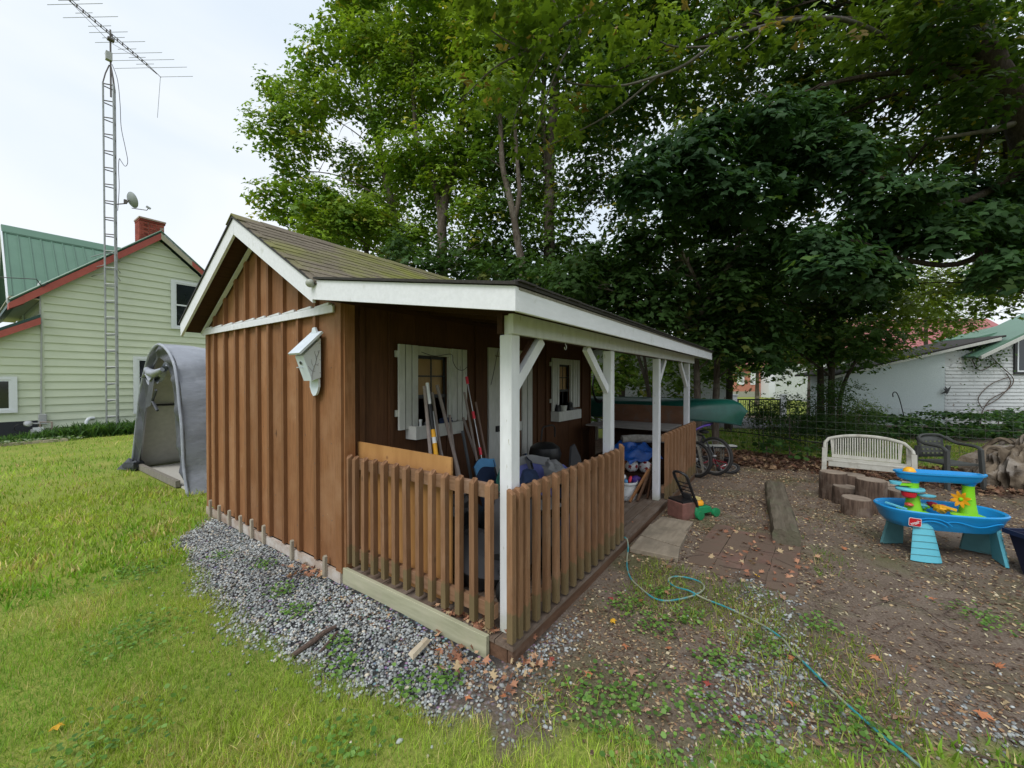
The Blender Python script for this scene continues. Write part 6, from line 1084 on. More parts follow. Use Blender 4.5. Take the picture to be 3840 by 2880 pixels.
CR['D']=[(5.8,7.9,13.7,0.76),(6.4,7.4,13.8,0.57),(7.1,6.5,14.0,0.67),(5.5,7.0,12.2,0.55),(6.8,7.1,13.2,0.75),(6.8,6.0,12.6,0.71),(6.3,7.5,11.9,0.8),(6.5,6.1,11.3,0.74),(6.2,7.9,11.1,0.76),(6.7,6.9,11.2,0.65),(6.5,5.5,10.5,0.7),(6.2,7.2,10.1,0.57),(6.8,6.5,10.0,0.63),(6.2,8.1,9.8,0.78),(6.9,6.0,9.2,0.77),(5.7,8.0,8.2,0.71),(5.9,6.8,8.1,0.74),(6.8,6.5,8.4,0.63),(6.2,8.1,7.9,0.8),(6.1,6.5,7.3,0.62),(7.0,6.2,7.7,0.7),(6.6,7.5,7.0,0.83),(6.2,5.7,6.3,0.57),(6.0,7.9,5.7,0.59),(6.8,6.0,5.6,0.77)]
CR['A']=[(8.2,4.7,13.8,0.75),(7.8,5.1,12.7,0.75),(8.5,4.5,13.0,0.7),(7.5,5.5,12.0,0.78),(7.1,4.4,11.0,0.72),(7.8,3.8,11.0,0.73),(7.5,5.0,10.8,0.73),(7.7,5.7,10.3,0.73),(8.4,4.0,9.9,0.57),(7.7,5.2,9.3,0.64),(8.6,4.4,9.3,0.81),(7.2,5.5,8.1,0.8),(7.7,4.7,8.3,0.69),(7.9,5.5,7.7,0.76),(7.9,4.4,7.1,0.55),(6.6,5.0,6.3,0.63),(8.0,5.0,6.6,0.78),(7.6,3.6,6.1,0.61),(7.3,4.7,5.3,0.7),(7.6,3.9,5.3,0.53)]
CR['M']=[(6.3,1.4,10.8,0.72),(8.6,1.2,12.4,0.66),(7.5,-0.9,10.0,0.56),(8.3,-1.6,10.3,0.69),(9.8,-2.3,11.2,0.72),(9.3,-3.2,10.5,0.65),(9.7,-3.6,10.3,0.5),(7.5,1.5,10.6,0.78),(7.6,0.5,10.4,0.67),(9.3,-0.3,11.2,0.8),(8.0,-1.1,9.8,0.63),(8.9,-1.9,10.0,0.69),(11.7,-3.2,11.7,0.67),(11.3,-3.6,11.1,0.82),(11.9,-4.6,11.1,0.68),(11.1,-4.9,10.0,0.62),(13.1,-6.2,11.1,0.69),(8.1,2.0,10.4,0.76),(7.6,1.0,9.7,0.74),(6.9,-0.0,8.7,0.49),(7.9,-0.7,9.2,0.66),(9.2,-1.5,9.7,0.79),(9.9,-2.6,9.7,0.68),(10.1,-3.2,9.3,0.57),(9.6,-4.3,8.4,0.65),(11.6,-6.2,8.9,0.52),(6.5,2.0,8.4,0.61),(6.6,1.0,8.0,0.6),(8.5,0.7,9.3,0.61),(9.5,-0.3,9.6,0.68),(8.0,-1.3,7.9,0.7),(7.9,-2.0,7.5,0.53),(10.5,-2.9,8.9,0.73),(11.3,-3.8,9.0,0.59),(12.1,-4.6,9.3,0.67),(10.2,-4.8,8.0,0.62),(13.2,-6.2,9.0,0.73),(6.9,1.7,7.7,0.61),(7.8,0.8,8.2,0.7),(9.3,0.1,8.6,0.8),(8.1,-0.9,7.3,0.59),(8.2,-1.5,7.3,0.6),(9.0,-2.3,7.5,0.71),(9.2,-3.1,7.3,0.51),(12.3,-4.5,8.6,0.6),(10.5,-4.6,7.3,0.72),(12.9,-5.9,8.3,0.65),(10.6,-5.7,6.9,0.47),(6.3,0.2,6.2,0.54),(9.6,-0.4,7.6,0.73),(8.5,-1.3,6.8,0.57),(9.2,-1.9,6.9,0.71),(10.6,-3.0,7.0,0.8),(12.0,-3.9,7.4,0.85),(11.0,-4.5,6.7,0.7),(13.4,-5.9,7.5,0.68),(12.7,-6.2,7.3,0.73),(8.9,-1.5,6.0,0.72),(8.9,-2.3,5.9,0.67),(11.5,-5.0,6.0,0.73),(12.7,-6.0,6.1,0.63),(11.2,-6.0,5.8,0.49),(10.3,-2.8,5.4,0.62),(9.4,-3.5,5.0,0.49),(9.2,-3.9,4.6,0.57),(12.4,-5.4,5.4,0.81),(11.2,-5.7,4.9,0.52),(11.7,-5.5,4.5,0.74)]
CR['E']=[(7.2,0.5,5.3,0.54),(7.2,-0.2,5.2,0.47),(5.6,1.1,4.4,0.46),(5.7,0.5,4.4,0.38),(7.6,0.3,5.0,0.45),(8.1,-0.3,5.0,0.42),(7.1,-1.0,4.5,0.45),(5.5,2.0,4.0,0.41),(6.5,1.6,4.2,0.47),(6.7,1.1,4.3,0.53),(7.6,0.5,4.3,0.41),(7.2,-0.0,4.1,0.4),(6.8,-0.7,4.0,0.39),(7.8,-1.2,4.1,0.47),(5.2,3.1,3.6,0.38),(4.9,2.1,3.5,0.47),(6.1,2.1,3.6,0.51),(5.9,1.3,3.6,0.41),(6.3,0.7,3.5,0.37),(7.3,0.2,3.5,0.53),(6.5,-0.4,3.4,0.45),(8.1,-0.8,3.6,0.39),(6.0,1.4,3.1,0.52),(6.2,0.8,3.0,0.48),(7.3,0.5,3.0,0.54),(7.5,-0.1,3.1,0.53),(6.9,-0.6,3.0,0.4),(7.3,-1.1,2.8,0.36),(6.9,0.1,2.5,0.41),(7.1,-0.3,2.4,0.44),(7.3,-1.0,2.2,0.45)]
CR['G']=[(8.7,0.0,4.7,0.59),(10.1,-0.6,4.9,0.51),(9.8,-1.3,4.9,0.46),(10.0,-1.8,4.7,0.49),(10.7,-2.6,4.9,0.46),(9.0,-0.2,4.1,0.51),(9.8,-0.9,4.2,0.52),(9.7,-1.6,4.1,0.54),(11.3,-2.3,4.2,0.51),(10.2,-2.9,4.0,0.41),(9.5,-0.5,3.4,0.62),(10.5,-1.3,3.4,0.46),(10.7,-1.9,3.6,0.59),(11.1,-2.5,3.6,0.61),(12.0,-3.2,3.7,0.48),(9.4,-0.3,2.7,0.51),(10.3,-0.9,2.8,0.56),(10.4,-1.7,2.7,0.45),(10.9,-2.1,2.6,0.62),(10.0,-2.7,2.6,0.5)]
CR['N']=[(5.1,-0.3,5.6,0.39),(5.3,-1.0,5.6,0.44),(6.2,-1.4,6.0,0.46),(4.9,0.5,5.4,0.38),(4.8,-0.1,5.1,0.45),(5.9,-0.6,5.4,0.38),(6.2,-1.1,5.5,0.43),(6.3,-1.7,5.4,0.47),(6.2,-2.1,5.1,0.36),(4.4,0.6,4.8,0.49),(5.2,0.2,4.8,0.37),(5.2,-0.3,4.7,0.44),(5.6,-0.8,4.7,0.46),(6.5,-1.3,4.9,0.38)]
CR['N2']=[(6.5,-2.3,4.5,0.43),(6.7,-2.9,4.5,0.39),(8.5,-3.7,4.9,0.42),(9.0,-4.3,4.9,0.46),(6.2,-1.6,3.9,0.44),(7.3,-2.2,4.1,0.52),(7.3,-2.7,4.2,0.44),(7.3,-3.1,4.0,0.47),(7.7,-3.7,4.1,0.51),(8.5,-4.4,4.2,0.52),(8.0,-4.6,3.8,0.37),(6.0,-1.8,3.4,0.49),(7.1,-2.4,3.4,0.47),(7.3,-3.9,3.3,0.38),(8.6,-4.7,3.6,0.41)]
CR['S']=[(16.4,-4.6,4.4,0.55),(17.5,-5.4,4.6,0.58),(15.0,-3.4,3.4,0.59),(16.8,-4.4,3.7,0.69),(17.2,-5.7,3.5,0.72),(15.0,-3.2,2.7,0.59),(16.1,-3.8,2.7,0.66),(16.9,-4.5,2.9,0.68)]
CR['U']=[(4.1,6.2,4.7,0.38),(4.1,5.9,4.3,0.51),(4.4,5.4,4.2,0.4),(5.0,5.0,4.4,0.39),(5.2,4.3,4.2,0.38),(5.7,3.7,4.2,0.44)]
CR['B']=[(8.4,3.0,1.6,0.62),(8.1,3.2,0.9,0.47)]
CR['K']=[(10.0,-2.0,1.4,0.29),(10.3,-2.3,1.4,0.36),(9.6,-0.9,0.9,0.39),(9.0,-1.3,1.1,0.31),(10.2,-1.8,1.0,0.34),(9.9,-2.2,1.1,0.28),(8.9,-0.8,0.7,0.32),(10.2,-1.2,0.4,0.3),(10.0,-1.6,0.6,0.28),(9.5,-1.9,0.6,0.32),(10.4,-2.3,0.6,0.33),(10.8,-2.8,0.6,0.32),(10.5,-2.2,0.2,0.33)]
CR['Z']=[(5.5,11.7,6.5,0.89),(6.0,9.9,6.5,1.19),(7.8,6.7,5.2,0.96),(8.7,5.2,4.9,0.82),(9.5,4.2,5.0,1.04),(10.2,3.1,5.3,1.07),(11.6,2.1,5.0,0.92),(12.7,0.5,5.2,0.9),(14.3,-1.9,5.0,0.96),(10.3,5.2,4.0,0.92),(11.5,4.4,4.2,1.1),(11.2,2.6,3.8,1.09),(11.4,1.2,4.1,0.93),(13.3,0.2,3.9,1.13),(14.5,-1.1,4.2,0.95),(16.3,-2.5,3.8,0.96),(12.6,0.6,2.3,1.05),(13.9,-0.7,2.6,1.15),(16.2,-2.1,2.9,1.23),(15.5,-3.1,2.8,1.04)]
CR['H']=[(8.1,2.9,11.2,0.88),(7.3,3.4,9.9,0.8),(8.6,2.6,10.6,0.73),(8.1,2.7,9.0,0.86),(6.9,2.9,7.7,0.61),(8.4,2.3,8.3,0.71),(7.7,3.0,7.1,0.84),(8.2,2.3,6.5,0.87)]
CR['P']=[(15.4,-6.2,5.2,0.66),(15.4,-6.8,5.2,0.58),(16.0,-7.4,5.1,0.63),(12.5,-3.3,4.2,0.66),(14.3,-4.3,4.5,0.56),(12.7,-4.6,4.0,0.49),(12.8,-5.2,4.0,0.5),(13.7,-6.0,4.1,0.57),(15.6,-7.2,4.4,0.57),(11.4,-3.5,3.3,0.55),(12.7,-4.3,3.4,0.65),(13.2,-5.5,3.5,0.46)]
CR['C3']=[(3.5,11.1,7.1,0.53),(4.3,11.1,7.3,0.44),(4.5,10.4,7.3,0.49),(3.9,11.3,6.6,0.44),(3.9,9.8,6.5,0.44),(4.9,10.4,6.8,0.57),(4.8,9.0,6.4,0.53),(5.7,9.2,6.9,0.58),(4.0,9.5,5.8,0.52),(4.6,9.4,6.0,0.49),(5.5,9.3,6.2,0.47),(5.7,8.2,5.9,0.47),(6.3,7.8,6.1,0.53)]
CR['T']=[(1.8,1.8,6.5,0.35),(2.0,1.4,6.3,0.32),(2.8,1.2,6.9,0.28),(2.7,0.8,6.6,0.34),(2.2,1.7,6.3,0.36),(2.2,1.2,5.9,0.34),(2.6,0.9,6.3,0.26),(2.8,0.5,6.2,0.36)]
LF_far = ([(0, -.1, 0), (.85, .12, -.12), (.38, .42, -.02), (0, 1.05, -.12), (-.38, .42, -.02), (-.85, .12, -.12)], [(0, 1, 2), (0, 2, 3), (0, 3, 4), (0, 4, 5)])
LF_near = maple(.16, simple=True)
def spray_temps(leaf, nvar, nl, spread, ls, seed):
    rg = np.random.default_rng(seed); out = []
    for _ in range(nvar):
        V = []; F = []
        for j in range(nl):
            a = rg.uniform(0, 2*PI); r_ = spread*math.sqrt(rg.random()); c_ = np.array([r_*math.cos(a), r_*math.sin(a), rg.normal(0, spread*.16)-r_*r_*.5])
            rt_ = rots(np.array([a-PI/2+rg.normal(0, .6)]), np.array([abs(rg.normal(.35, .3))]), np.array([a+rg.normal(0, .8)]))[0]; s_ = ls*rg.uniform(.65, 1.2)
            o_ = len(V); V += [(rt_ @ (np.array(v)*s_)+c_) for v in leaf[0]]; F += [tuple(i+o_ for i in f) for f in leaf[1]]
        out.append((np.array(V), F))
    return out
SP_far = spray_temps(LF_far, 10, 8, .22, .098, 1); SP_near = spray_temps(LF_near, 12, 7, .19, .082, 2); SP_small = spray_temps(LF_far, 8, 9, .14, .035, 3)
def crown(par, ells, temps, leaf_area, nl, lai, cols, name='crown', flat=.75, var=.28, tiltb=(.1, .9)):
    P = []; Nn = []; Tc = []
    for (x_, y_, z_, r_) in ells:
        k = max(4, int(lai*PI*r_*r_/leaf_area/nl)); d_ = RNG.normal(size=(k, 3)); d_ /= np.linalg.norm(d_, axis=1)[:, None]; rr = r_*1.24*RNG.random(k)**.45*(1+.3*(RNG.random(k) < .16))
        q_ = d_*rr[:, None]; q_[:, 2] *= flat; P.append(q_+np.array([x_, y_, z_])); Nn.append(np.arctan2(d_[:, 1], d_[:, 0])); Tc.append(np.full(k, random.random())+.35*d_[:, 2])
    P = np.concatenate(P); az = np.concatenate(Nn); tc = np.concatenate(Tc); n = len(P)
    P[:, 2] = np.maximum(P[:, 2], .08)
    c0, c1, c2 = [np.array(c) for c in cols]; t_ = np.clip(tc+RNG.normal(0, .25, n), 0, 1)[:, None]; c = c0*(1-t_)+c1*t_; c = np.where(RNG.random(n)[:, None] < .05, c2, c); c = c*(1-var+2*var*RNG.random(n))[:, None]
    return scatter(name, M_leaf, temps, P, rots(RNG.uniform(0, 6.28, n), RNG.uniform(tiltb[0], tiltb[1], n), az), RNG.uniform(.75, 1.2, n), c, par)
def limbs(par, trunk, tr, ells, m_, nl=None, r_=.03, nm='limb'):
    tp = spline(trunk, 4); sel = ells if nl is None else random.sample(ells, min(nl, len(ells)))
    for (x_, y_, z_, er) in sel:
        e_ = Vector((x_, y_, z_)); cand = [p_ for p_ in tp if p_.z < z_-.2] or tp[:3]; s_ = min(cand, key=lambda p_: (p_-e_).length+abs((p_.z-(z_-1.2)))*.5)
        L_ = (e_-s_).length; mid = s_.lerp(e_, .5)+Vector((random.uniform(-.1, .1), random.uniform(-.1, .1), .12*L_-.1)); rr = min(tr*.45, r_*(.5+.16*L_)); pp = spline([s_, mid, e_], 5); n = len(pp)
        b = MB(); b.tube(pp, [rr*(1-.8*i/(n-1)) for i in range(n)], 6)
        for k in range(5): i = random.randint(n//2, n-2); q_ = pp[i]; v_ = Vector((random.uniform(-1, 1), random.uniform(-1, 1), random.uniform(-.3, .8))).normalized()*er*random.uniform(.6, 1.1); b.tube([q_, q_+v_*.5+Vector((0, 0, .03)), q_+v_], [rr*.35, rr*.25, rr*.1], 4)
        b.build(nm, m_, par)
def trunk(par, pts, r0, r1, m_, nm='trunk'):
    pp = spline(pts, 5); n = len(pp); b = MB(); b.tube(pp, [(r0+(r1-r0)*i/(n-1))*(1+.05*math.sin(i*1.7)) for i in range(n)], 12); return b.build(nm, m_, par)
def tree(nm, lab, trunks, ells, temps, la, nl, lai, cols, m_, nlimb=8, grp='maple trees behind the shed', **kw):
    T_ = thing(nm, lab, 'tree', (0, 0, 0), 0, grp); first = None
    for pts, r0, r1 in trunks: trunk(T_, pts, r0, r1, m_, 'trunk' if first is None else 'stem'); first = first or pts
    limbs(T_, first, trunks[0][1], ells, m_, nlimb); crown(T_, ells, temps, la, nl, lai, cols, **kw); return T_
AF, AN_ = .0062, .0042
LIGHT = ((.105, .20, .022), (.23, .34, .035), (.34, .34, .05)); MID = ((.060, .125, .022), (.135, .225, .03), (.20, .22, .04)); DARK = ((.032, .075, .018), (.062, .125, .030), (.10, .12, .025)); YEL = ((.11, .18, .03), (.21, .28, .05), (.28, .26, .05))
tree('maple_tree', 'light green maple at the edge of the open sky, left of the grove', [([(6.6, 8.7, -.1), (6.4, 8.75, 3), (6.26, 8.88, 5.76), (6.16, 9.04, 7.23), (6.23, 9.84, 9.58), (6.03, 10.16, 11.4), (6.0, 10.2, 14)], .2, .05), ([(5.9, 9.5, -.1), (5.69, 9.66, 4.89), (5.91, 9.9, 6.76), (6.0, 10.2, 7.6)], .11, .03)], CR['C']+CR['C3'], SP_far, AF, 8, 4.0, LIGHT, M_bark, 16)
tree('maple_tree', 'green maple with clustered stems above the shed ridge', [([(6.0, 6.5, -.1), (6.04, 6.58, 3), (6.01, 6.64, 6.04), (6.31, 6.57, 7.44), (6.74, 6.52, 9.34), (6.84, 6.43, 12.5)], .18, .05), ([(6.02, 6.6, 5.5), (6.05, 6.95, 7.17), (5.96, 7.62, 8.67), (5.9, 7.74, 11.5)], .11, .04)], CR['D'], SP_far, AF, 8, 4.4, LIGHT, M_bark, 14)
tree('maple_tree', 'tall maple with the thick straight ridged trunk behind the porch', [([(7.74, 4.15, -.1), (7.73, 4.2, 3.98), (7.73, 4.2, 5.79), (7.76, 4.2, 7.85), (7.83, 4.12, 9.14), (7.87, 4.09, 10.68), (8.08, 4.16, 13.5)], .185, .10), ([(7.76, 4.2, 7.0), (7.74, 4.32, 7.9), (7.76, 4.42, 8.81), (7.8, 4.44, 9.72), (8.06, 4.45, 12)], .10, .06)], CR['A'], SP_far, AF, 8, 3.6, MID, M_bark, 10)
T_ = thing('maple_tree', 'slim leaning maple trunk with a fork left of the thick ridged trunk', 'tree', (0, 0, 0), 0, 'maple trees behind the shed')
trunk(T_, [(6.5, 4.2, -.1), (6.47, 4.21, 3.77), (6.45, 4.25, 4.48), (6.39, 4.35, 5.18), (6.33, 4.45, 5.88), (6.24, 4.58, 6.58), (6.18, 4.68, 7.17), (6.4, 4.91, 8.54), (6.58, 5.21, 10.6)], .12, .05, M_bark); trunk(T_, [(6.34, 4.43, 5.6), (6.42, 4.32, 6.35), (6.49, 4.42, 7.1), (6.53, 4.54, 8.3)], .07, .045, M_bark, 'stem')
el = [(6.4, 4.9, 9.3, .6), (6.7, 5.2, 10.4, .6), (6.0, 4.9, 8.6, .5), (6.9, 4.5, 8.9, .5), (6.3, 5.3, 7.6, .45)]; limbs(T_, [(6.24, 4.58, 6.58), (6.4, 4.91, 8.54)], .1, el, M_bark); crown(T_, el, SP_far, AF, 8, 2., MID)
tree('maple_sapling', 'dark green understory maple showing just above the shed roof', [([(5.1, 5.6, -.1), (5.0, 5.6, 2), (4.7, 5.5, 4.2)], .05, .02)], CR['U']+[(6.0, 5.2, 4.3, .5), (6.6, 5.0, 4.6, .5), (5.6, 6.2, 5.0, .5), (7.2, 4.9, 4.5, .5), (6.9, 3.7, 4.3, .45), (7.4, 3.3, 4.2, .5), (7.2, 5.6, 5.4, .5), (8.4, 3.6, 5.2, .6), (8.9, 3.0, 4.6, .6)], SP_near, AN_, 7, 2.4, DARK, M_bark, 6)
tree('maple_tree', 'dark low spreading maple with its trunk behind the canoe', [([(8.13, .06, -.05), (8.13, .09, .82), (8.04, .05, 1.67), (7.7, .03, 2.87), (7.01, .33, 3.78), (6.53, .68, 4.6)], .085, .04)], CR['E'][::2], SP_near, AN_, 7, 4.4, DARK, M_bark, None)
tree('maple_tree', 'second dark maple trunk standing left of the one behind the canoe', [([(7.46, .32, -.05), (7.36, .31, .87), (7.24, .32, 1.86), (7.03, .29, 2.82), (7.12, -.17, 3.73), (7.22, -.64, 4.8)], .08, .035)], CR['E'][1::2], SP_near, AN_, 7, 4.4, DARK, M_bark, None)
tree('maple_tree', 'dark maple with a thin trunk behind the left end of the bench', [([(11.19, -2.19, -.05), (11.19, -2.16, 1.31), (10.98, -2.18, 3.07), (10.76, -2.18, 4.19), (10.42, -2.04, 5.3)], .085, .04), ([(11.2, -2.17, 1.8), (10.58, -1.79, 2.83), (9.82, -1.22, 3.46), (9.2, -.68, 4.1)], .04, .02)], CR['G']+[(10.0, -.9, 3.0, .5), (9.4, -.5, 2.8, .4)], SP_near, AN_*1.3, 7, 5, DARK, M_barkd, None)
T_ = thing('young_tree', 'small leafy tree with twisted stems between the porch posts', 'tree', (0, 0, 0)); trunk(T_, [(7.9, 1.43, 0), (7.77, 1.47, 1.33), (7.66, 1.62, 2.0), (7.54, 1.81, 2.7)], .06, .03, M_bark); trunk(T_, [(7.95, 1.55, 0), (7.85, 1.5, 1.1), (7.6, 1.5, 2.0), (7.5, 1.6, 2.6)], .04, .03, M_bark, 'stem')
crown(T_, CR['B']+[(9.6, 2.6, 1.9, .5), (9.0, 1.9, 1.6, .4), (8.8, .9, 1.5, .35), (10.0, 1.6, 2.0, .5), (9.5, 3.2, 1.6, .5), (9.4, .4, 1.9, .3), (9.0, 2.6, 2.6, .5), (9.6, 1.0, 2.6, .4)], SP_near, AN_*1.4, 7, 4.2, MID)
# big maple at the right with limbs reaching over the yard
BM = thing('large_maple_tree', 'huge old maple leaning in at the right edge, limbs over the yard', 'tree', (0, 0, 0))
trunk(BM, [(10.0, -5.7, -.2), (9.94, -5.6, .4), (9.82, -5.38, 2.68), (9.32, -4.99, 4.7), (8.79, -4.56, 6.04), (8.21, -4.07, 6.84), (8.04, -3.81, 7.69), (8.21, -3.69, 9.5), (8.3, -3.5, 12)], .30, .12, M_barkd)
for pts, r0, r1, m_ in (([(8.74, -4.48, 6.2), (7.54, -3.13, 6.99), (6.61, -2.15, 7.43), (5.92, -1.53, 7.32), (5.34, -.89, 7.09), (4.82, -.32, 6.72), (4.57, .02, 6.44), (4.22, .33, 6.19), (3.8, .75, 5.97), (3.32, 1.26, 5.93), (3.22, 1.39, 6.03)], .040, .010, M_limb), ([(8.08, -3.88, 7.54), (6.7, -2.43, 8.15), (5.2, -.9, 8.0), (3.95, .39, 7.4), (3.27, .82, 6.78), (2.76, 1.18, 6.29), (2.47, 1.42, 5.93), (2.29, 1.67, 6.02), (2.08, 1.8, 6.08)], .038, .008, M_limb), ([(9.03, -4.73, 5.46), (8.21, -3.93, 4.8), (7.65, -3.33, 4.6), (7.11, -2.74, 4.86), (6.63, -2.23, 5.04), (6.12, -1.67, 5.28)], .07, .015, M_barkd), ([(9.11, -4.87, 4.9), (8.11, -3.81, 3.7), (7.15, -2.81, 3.64), (6.58, -2.17, 3.91), (6.06, -1.62, 3.8)], .06, .015, M_barkd), ([(8.78, -4.55, 6.12), (8.35, -4.12, 5.9), (7.9, -3.8, 5.74), (7.3, -3.2, 5.54)], .06, .02, M_limb), ([(8.2, -4.0, 7.0), (7.6, -3.6, 8.2), (7.0, -3.4, 9.5), (6.8, -3.0, 11)], .12, .04, M_barkd), ([(8.1, -3.8, 8.0), (8.8, -2.6, 9.4), (9.2, -1.8, 11)], .11, .04, M_barkd)):
    trunk(BM, pts, r0, r1, m_, 'limb')
for pts in ([(2.47, 1.42, 5.93), (2.25, 1.9, 5.75), (2.0, 2.3, 5.3)], [(2.76, 1.18, 6.29), (2.7, 1.4, 6.0), (2.75, 1.8, 5.6), (2.9, 2.1, 5.2)], [(3.27, .82, 6.78), (3.1, 1.3, 6.2), (3.1, 1.7, 5.5), (3.2, 2.0, 5.0)], [(4.22, .33, 6.19), (3.9, .9, 5.7), (3.6, 1.5, 5.4), (3.5, 2.1, 5.3)], [(4.82, -.32, 6.72), (4.6, .3, 6.9), (4.3, .7, 7.3)], [(5.34, -.89, 7.09), (5.0, -.9, 6.7), (4.6, -.7, 6.3)]): trunk(BM, pts, .018, .004, M_limb, 'branch')
limbs(BM, [(8.21, -4.07, 6.84), (8.04, -3.81, 7.69), (8.21, -3.69, 9.5)], .3, CR['M'], M_barkd, 26, .05)
extra = [(7.6, -3.6, 6.2, .5), (7.8, -3.4, 7.2, .6), (8.4, -4.6, 5.2, .5), (7.3, -3.0, 8.0, .6), (8.6, -5.0, 4.4, .5), (7.0, -3.2, 7.0, .45), (8.9, -4.9, 3.6, .4), (6.0, -4.8, 8.0, 1.0), (7.5, -6.2, 7.0, 1.1), (5.2, -3.4, 9.0, 1.0), (9.5, -6.5, 6.0, 1.0), (6.6, -5.8, 6.2, .9), (8.8, -6.8, 8.0, 1.1), (10.5, -7.5, 7.0, 1.2), (5.5, -4.2, 7.2, .8)]
crown(BM, CR['M']+CR['H']+extra, SP_far, AF, 8, 3.3, ((.038, .085, .018), (.095, .165, .026), (.24, .23, .03)))
crown(BM, CR['N']+CR['N2'], SP_near, AN_, 7, 4.6, ((.028, .070, .026), (.055, .120, .040), (.07, .13, .03)), 'hanging_foliage', flat=.6, tiltb=(.3, 1.0))
crown(BM, CR['T']+[(5.8, -1.6, 7.1, .28), (6.5, -2.2, 7.2, .32), (5.2, -1.0, 6.9, .28), (6.9, -2.7, 7.4, .3), (4.7, -.5, 6.6, .25), (2.6, 1.5, 5.9, .3), (3.3, 1.5, 5.6, .35), (3.1, 2.0, 5.2, .3), (3.6, 1.0, 5.9, .3), (2.2, 2.2, 5.6, .3), (4.4, .9, 7.2, .4), (4.2, .2, 6.9, .35), (2.9, 2.3, 6.1, .3), (3.4, 2.6, 6.6, .35)], SP_near, AN_, 7, 1.5, ((.085, .15, .018), (.16, .24, .03), (.22, .16, .05)), 'overhanging_foliage', flat=.9)
tree('sumac_tree', 'yellow green feathery tree in front of the white outbuilding', [([(14.91, -2.57, -.1), (14.8, -2.7, 1.5), (14.9, -3.4, 3.0), (15.5, -4.3, 4.0)], .07, .03)], CR['S']+[(14.2, -2.6, 2.6, .5), (14.8, -3.5, 2.5, .4), (15.4, -4.1, 2.6, .35)], SP_far, AF*1.3, 8, 1.6, YEL, M_barkd, None, flat=.5)
# screen of far trees closing the skyline low down
for i, (l_, d_, z_, r_, c_) in enumerate([(11.0, 24, 3.2, 2.0, MID), (15.5, 25, 3.6, 2.0, LIGHT), (19, 23, 5.5, 2.0, YEL), (23, 22, 6.0, 2.2, LIGHT), (6.5, 22, 4.0, 2.2, MID), (2.5, 22, 5.0, 2.4, LIGHT), (13.2, 17.5, 3.6, 1.1, YEL)]):
    w_ = yard(l_, d_); lab = ['round green tree beyond the gate', 'light green tree right of the brick house', 'yellow green tree before the red barn roof', 'light green tree at the right horizon', 'green tree behind the low white garage', 'pale green tree far behind the porch roof', 'small yellow green tree beside the stucco wall'][i]
    tree('background_tree', lab, [([(w_[0], w_[1], 0), (w_[0], w_[1], z_)], .14, .06)], [(w_[0]+random.uniform(-.6, .6)*r_, w_[1]+random.uniform(-.6, .6)*r_, z_+random.uniform(-.6, .8)*r_, r_*.6) for _ in range(6)], SP_far, AF*2.2, 8, 2.2, c_, M_bark, 3, grp='trees far beyond the road')
for i, (lab, keys) in enumerate((('dense dark tree closing the gap behind the shed ridge', 0), ('dense dark tree behind the porch roof corner', 1), ('dense dark tree behind the white posts', 2), ('dense dark tree behind the low spreading maples', 3))):
    es = CR['Z']; es = sorted(CR['Z'], key=lambda e_: e_[1]-e_[0])[::-1][i*len(CR['Z'])//4:(i+1)*len(CR['Z'])//4]; mx_ = sum(e_[0] for e_ in es)/len(es); my_ = sum(e_[1] for e_ in es)/len(es)
    tree('woodland_tree', lab, [([(mx_, my_, 0), (mx_+.2, my_, 2), (mx_, my_+.1, 4)], .13, .05)], es, SP_far, AF*1.3, 8, 3.4, MID, M_barkd, 5, grp='dense trees behind the shed')
tree('maple_tree', 'light leaved maple filling the gap above the red barn roof', [([(11.5, -6.5, 0), (11.6, -6.4, 3), (11.4, -6.0, 5.5)], .12, .05)], CR['P'], SP_far, AF, 8, 2.4, YEL, M_barkd, 5, grp='trees at the right edge')
# bushes along the fence
for i, (es, lab, c_) in enumerate(((CR['K'][:9]+[(9.1, -1.0, .5, .4), (9.4, -1.5, .5, .45), (9.6, -2.0, .6, .45), (9.2, -.7, .9, .35)], 'twiggy dark bush growing through the fence left of the thin trunk', DARK), (CR['K'][9:]+[(10.2, -2.6, .6, .45)], 'dark leafy bush behind the bench', DARK), ([(14.4, -3.0, .8, .4), (14.7, -3.4, .6, .38), (14.2, -2.7, .5, .35)], 'green bush before the left end of the stucco wall', MID))):
    B_ = thing('bush', lab, 'bush', (0, 0, 0), 0, 'bushes along the back fence'); b = MB()
    for (x_, y_, z_, r_) in es: b.tube([(x_+random.uniform(-.2, .2), y_, 0), (x_, y_, z_*.6), (x_, y_, z_+r_*.5)], [.012, .009, .004], 5)
    tag(b.build('stems', M_stick, B_), kind='stuff'); crown(B_, es, SP_small, .0011, 9, 2.2, c_, 'foliage')
for i, (x_, y_) in enumerate(((8.15, -.9), (8.2, -1.3), (8.1, -1.6))):
    B_ = thing('broadleaf_weed', ['broad leaved burdock at the foot of the fence', 'tall broad leaved weed in the fence line', 'broad leaved weed nearest the bench'][i], 'plant', (x_, y_, 0), 0, 'broad leaved weeds along the fence'); n = 26
    scatter('leaves', M_leaf, CL, np.stack([RNG.normal(0, .16, n), RNG.normal(0, .16, n), RNG.uniform(.08, .42 if i < 2 else .3, n)], 1), rots(RNG.uniform(0, 6.28, n), RNG.uniform(.2, 1, n), RNG.uniform(0, 6.28, n)), RNG.uniform(.07, .14, n), pal([(.045, .11, .03), (.07, .15, .035)], n, .3), B_)
    MB().tube([(0, 0, 0), (.02, 0, .3)], .012, 5).build('stem', M_stick, B_)
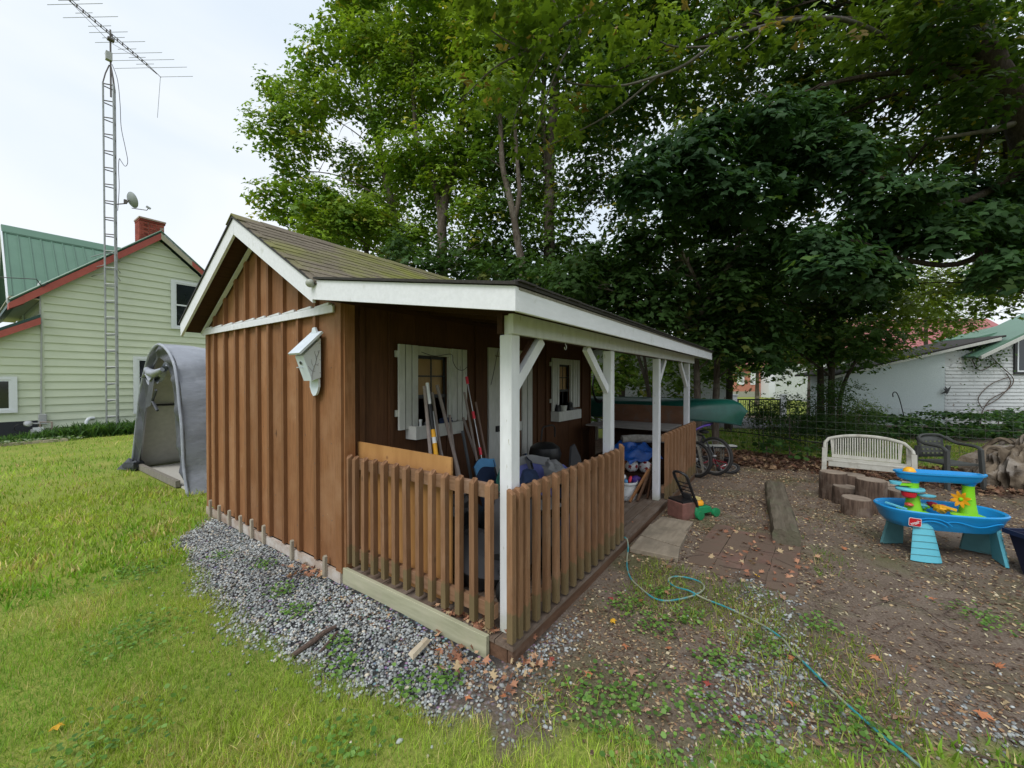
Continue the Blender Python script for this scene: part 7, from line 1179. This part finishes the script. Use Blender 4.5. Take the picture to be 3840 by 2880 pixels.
# ground cover hedge before the white building
n = 5200; l_ = RNG.uniform(9.0, 20, n); d_ = RNG.uniform(10.6, 13.8, n); zz = .12+.58*fbm(l_, d_, .8, 5)*np.clip((d_-10.5)*1.6, .35, 1)*(.5+.7*np.clip((l_-8.8)/2, 0, 1))*(.75+.25*RNG.random(n))
wx = CAM.x+d_*math.cos(YAW)+l_*math.sin(YAW); wy = CAM.y+d_*math.sin(YAW)-l_*math.cos(YAW)
tag(scatter('ground_cover', M_leaf, CL, np.stack([wx, wy, zz], 1), rots(RNG.uniform(0, 6.28, n), RNG.uniform(.1, 1.0, n), RNG.uniform(0, 6.28, n)), RNG.uniform(.06, .12, n), pal([(.045, .12, .03), (.075, .17, .04), (.03, .07, .02), (.11, .20, .06)], n, .3)), 'dense leafy ground cover in front of the white outbuilding', kind='stuff')
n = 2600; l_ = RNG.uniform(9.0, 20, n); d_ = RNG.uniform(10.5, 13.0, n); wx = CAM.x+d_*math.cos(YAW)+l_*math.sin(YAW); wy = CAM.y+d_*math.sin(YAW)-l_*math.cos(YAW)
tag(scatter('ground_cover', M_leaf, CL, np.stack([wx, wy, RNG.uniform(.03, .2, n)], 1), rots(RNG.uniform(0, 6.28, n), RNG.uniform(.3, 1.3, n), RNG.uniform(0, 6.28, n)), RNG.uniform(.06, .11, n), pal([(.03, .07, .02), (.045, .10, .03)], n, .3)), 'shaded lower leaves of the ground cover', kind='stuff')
for i, (l_, d_) in enumerate(((13.6, 12.9), (15.1, 13.0))):
    w_ = yard(l_, d_); B_ = thing('fern', ['fern standing up from the ground cover left of the vine', 'fern standing up from the ground cover near the vine stem'][i], 'plant', w_, 0, 'ferns before the clapboard wall'); n = 40
    scatter('leaves', M_leaf, CL, np.stack([RNG.normal(0, .1, n), RNG.normal(0, .1, n), RNG.uniform(.3, .85, n)], 1), rots(RNG.uniform(0, 6.28, n), RNG.uniform(.2, 1, n), RNG.uniform(0, 6.28, n)), RNG.uniform(.04, .09, n), pal([(.10, .19, .05)], n, .3), B_)
# daylily bed along the green house
def strap():
    out_ = []
    for q_ in range(6):
        V = []; F = []; a = random.uniform(.3, 1.0)
        for i in range(5):
            t = i/4; w_ = .045*(1-t)**.6+.004; V += [(-w_, a*t*t*.8, t-.35*a*t*t*t), (w_, a*t*t*.8, t-.35*a*t*t*t)]
        for i in range(4): F += [(2*i, 2*i+1, 2*i+3), (2*i, 2*i+3, 2*i+2)]
        out_.append((np.array(V), F))
    return out_
n = 4200; x = RNG.uniform(-3.6, 2.6, n); y = HY-.95+RNG.uniform(-.35, .75, n)-.5*np.clip((-x-.5)*.35, 0, 1); hh = RNG.uniform(.22, .48, n)*(.6+.5*sstep(-1.2, .4, x))
tag(scatter('daylily_leaves', M_blade, strap(), np.stack([x, y, np.zeros(n)], 1), rots(RNG.uniform(0, 6.28, n), RNG.uniform(0, .5, n), RNG.uniform(0, 6.28, n)), hh, pal([(.06, .14, .03), (.10, .20, .04), (.04, .09, .02)], n, .3)), 'bed of arching strap leaves along the green house', kind='stuff')
n = 900; x = RNG.uniform(-3.6, .2, n); y = HY-1.45+RNG.uniform(-.2, .25, n)-.35*np.clip((-x-.5)*.35, 0, 1)
tag(scatter('pale_edging_plants', M_blade, CL, np.stack([x, y, RNG.uniform(.03, .12, n)], 1), rots(RNG.uniform(0, 6.28, n), RNG.uniform(0, 1, n), RNG.uniform(0, 6.28, n)), RNG.uniform(.03, .06, n), pal([(.16, .26, .08), (.30, .36, .24)], n, .3)), 'pale leafed edging plants in front of the strap leaves', kind='stuff')
tag(MB().box(-6, -.1, HY-1.62, HY-1.52, -.02, .07).build('edging_board', M_birch), 'whitish edging timber along the house bed', 'edging')
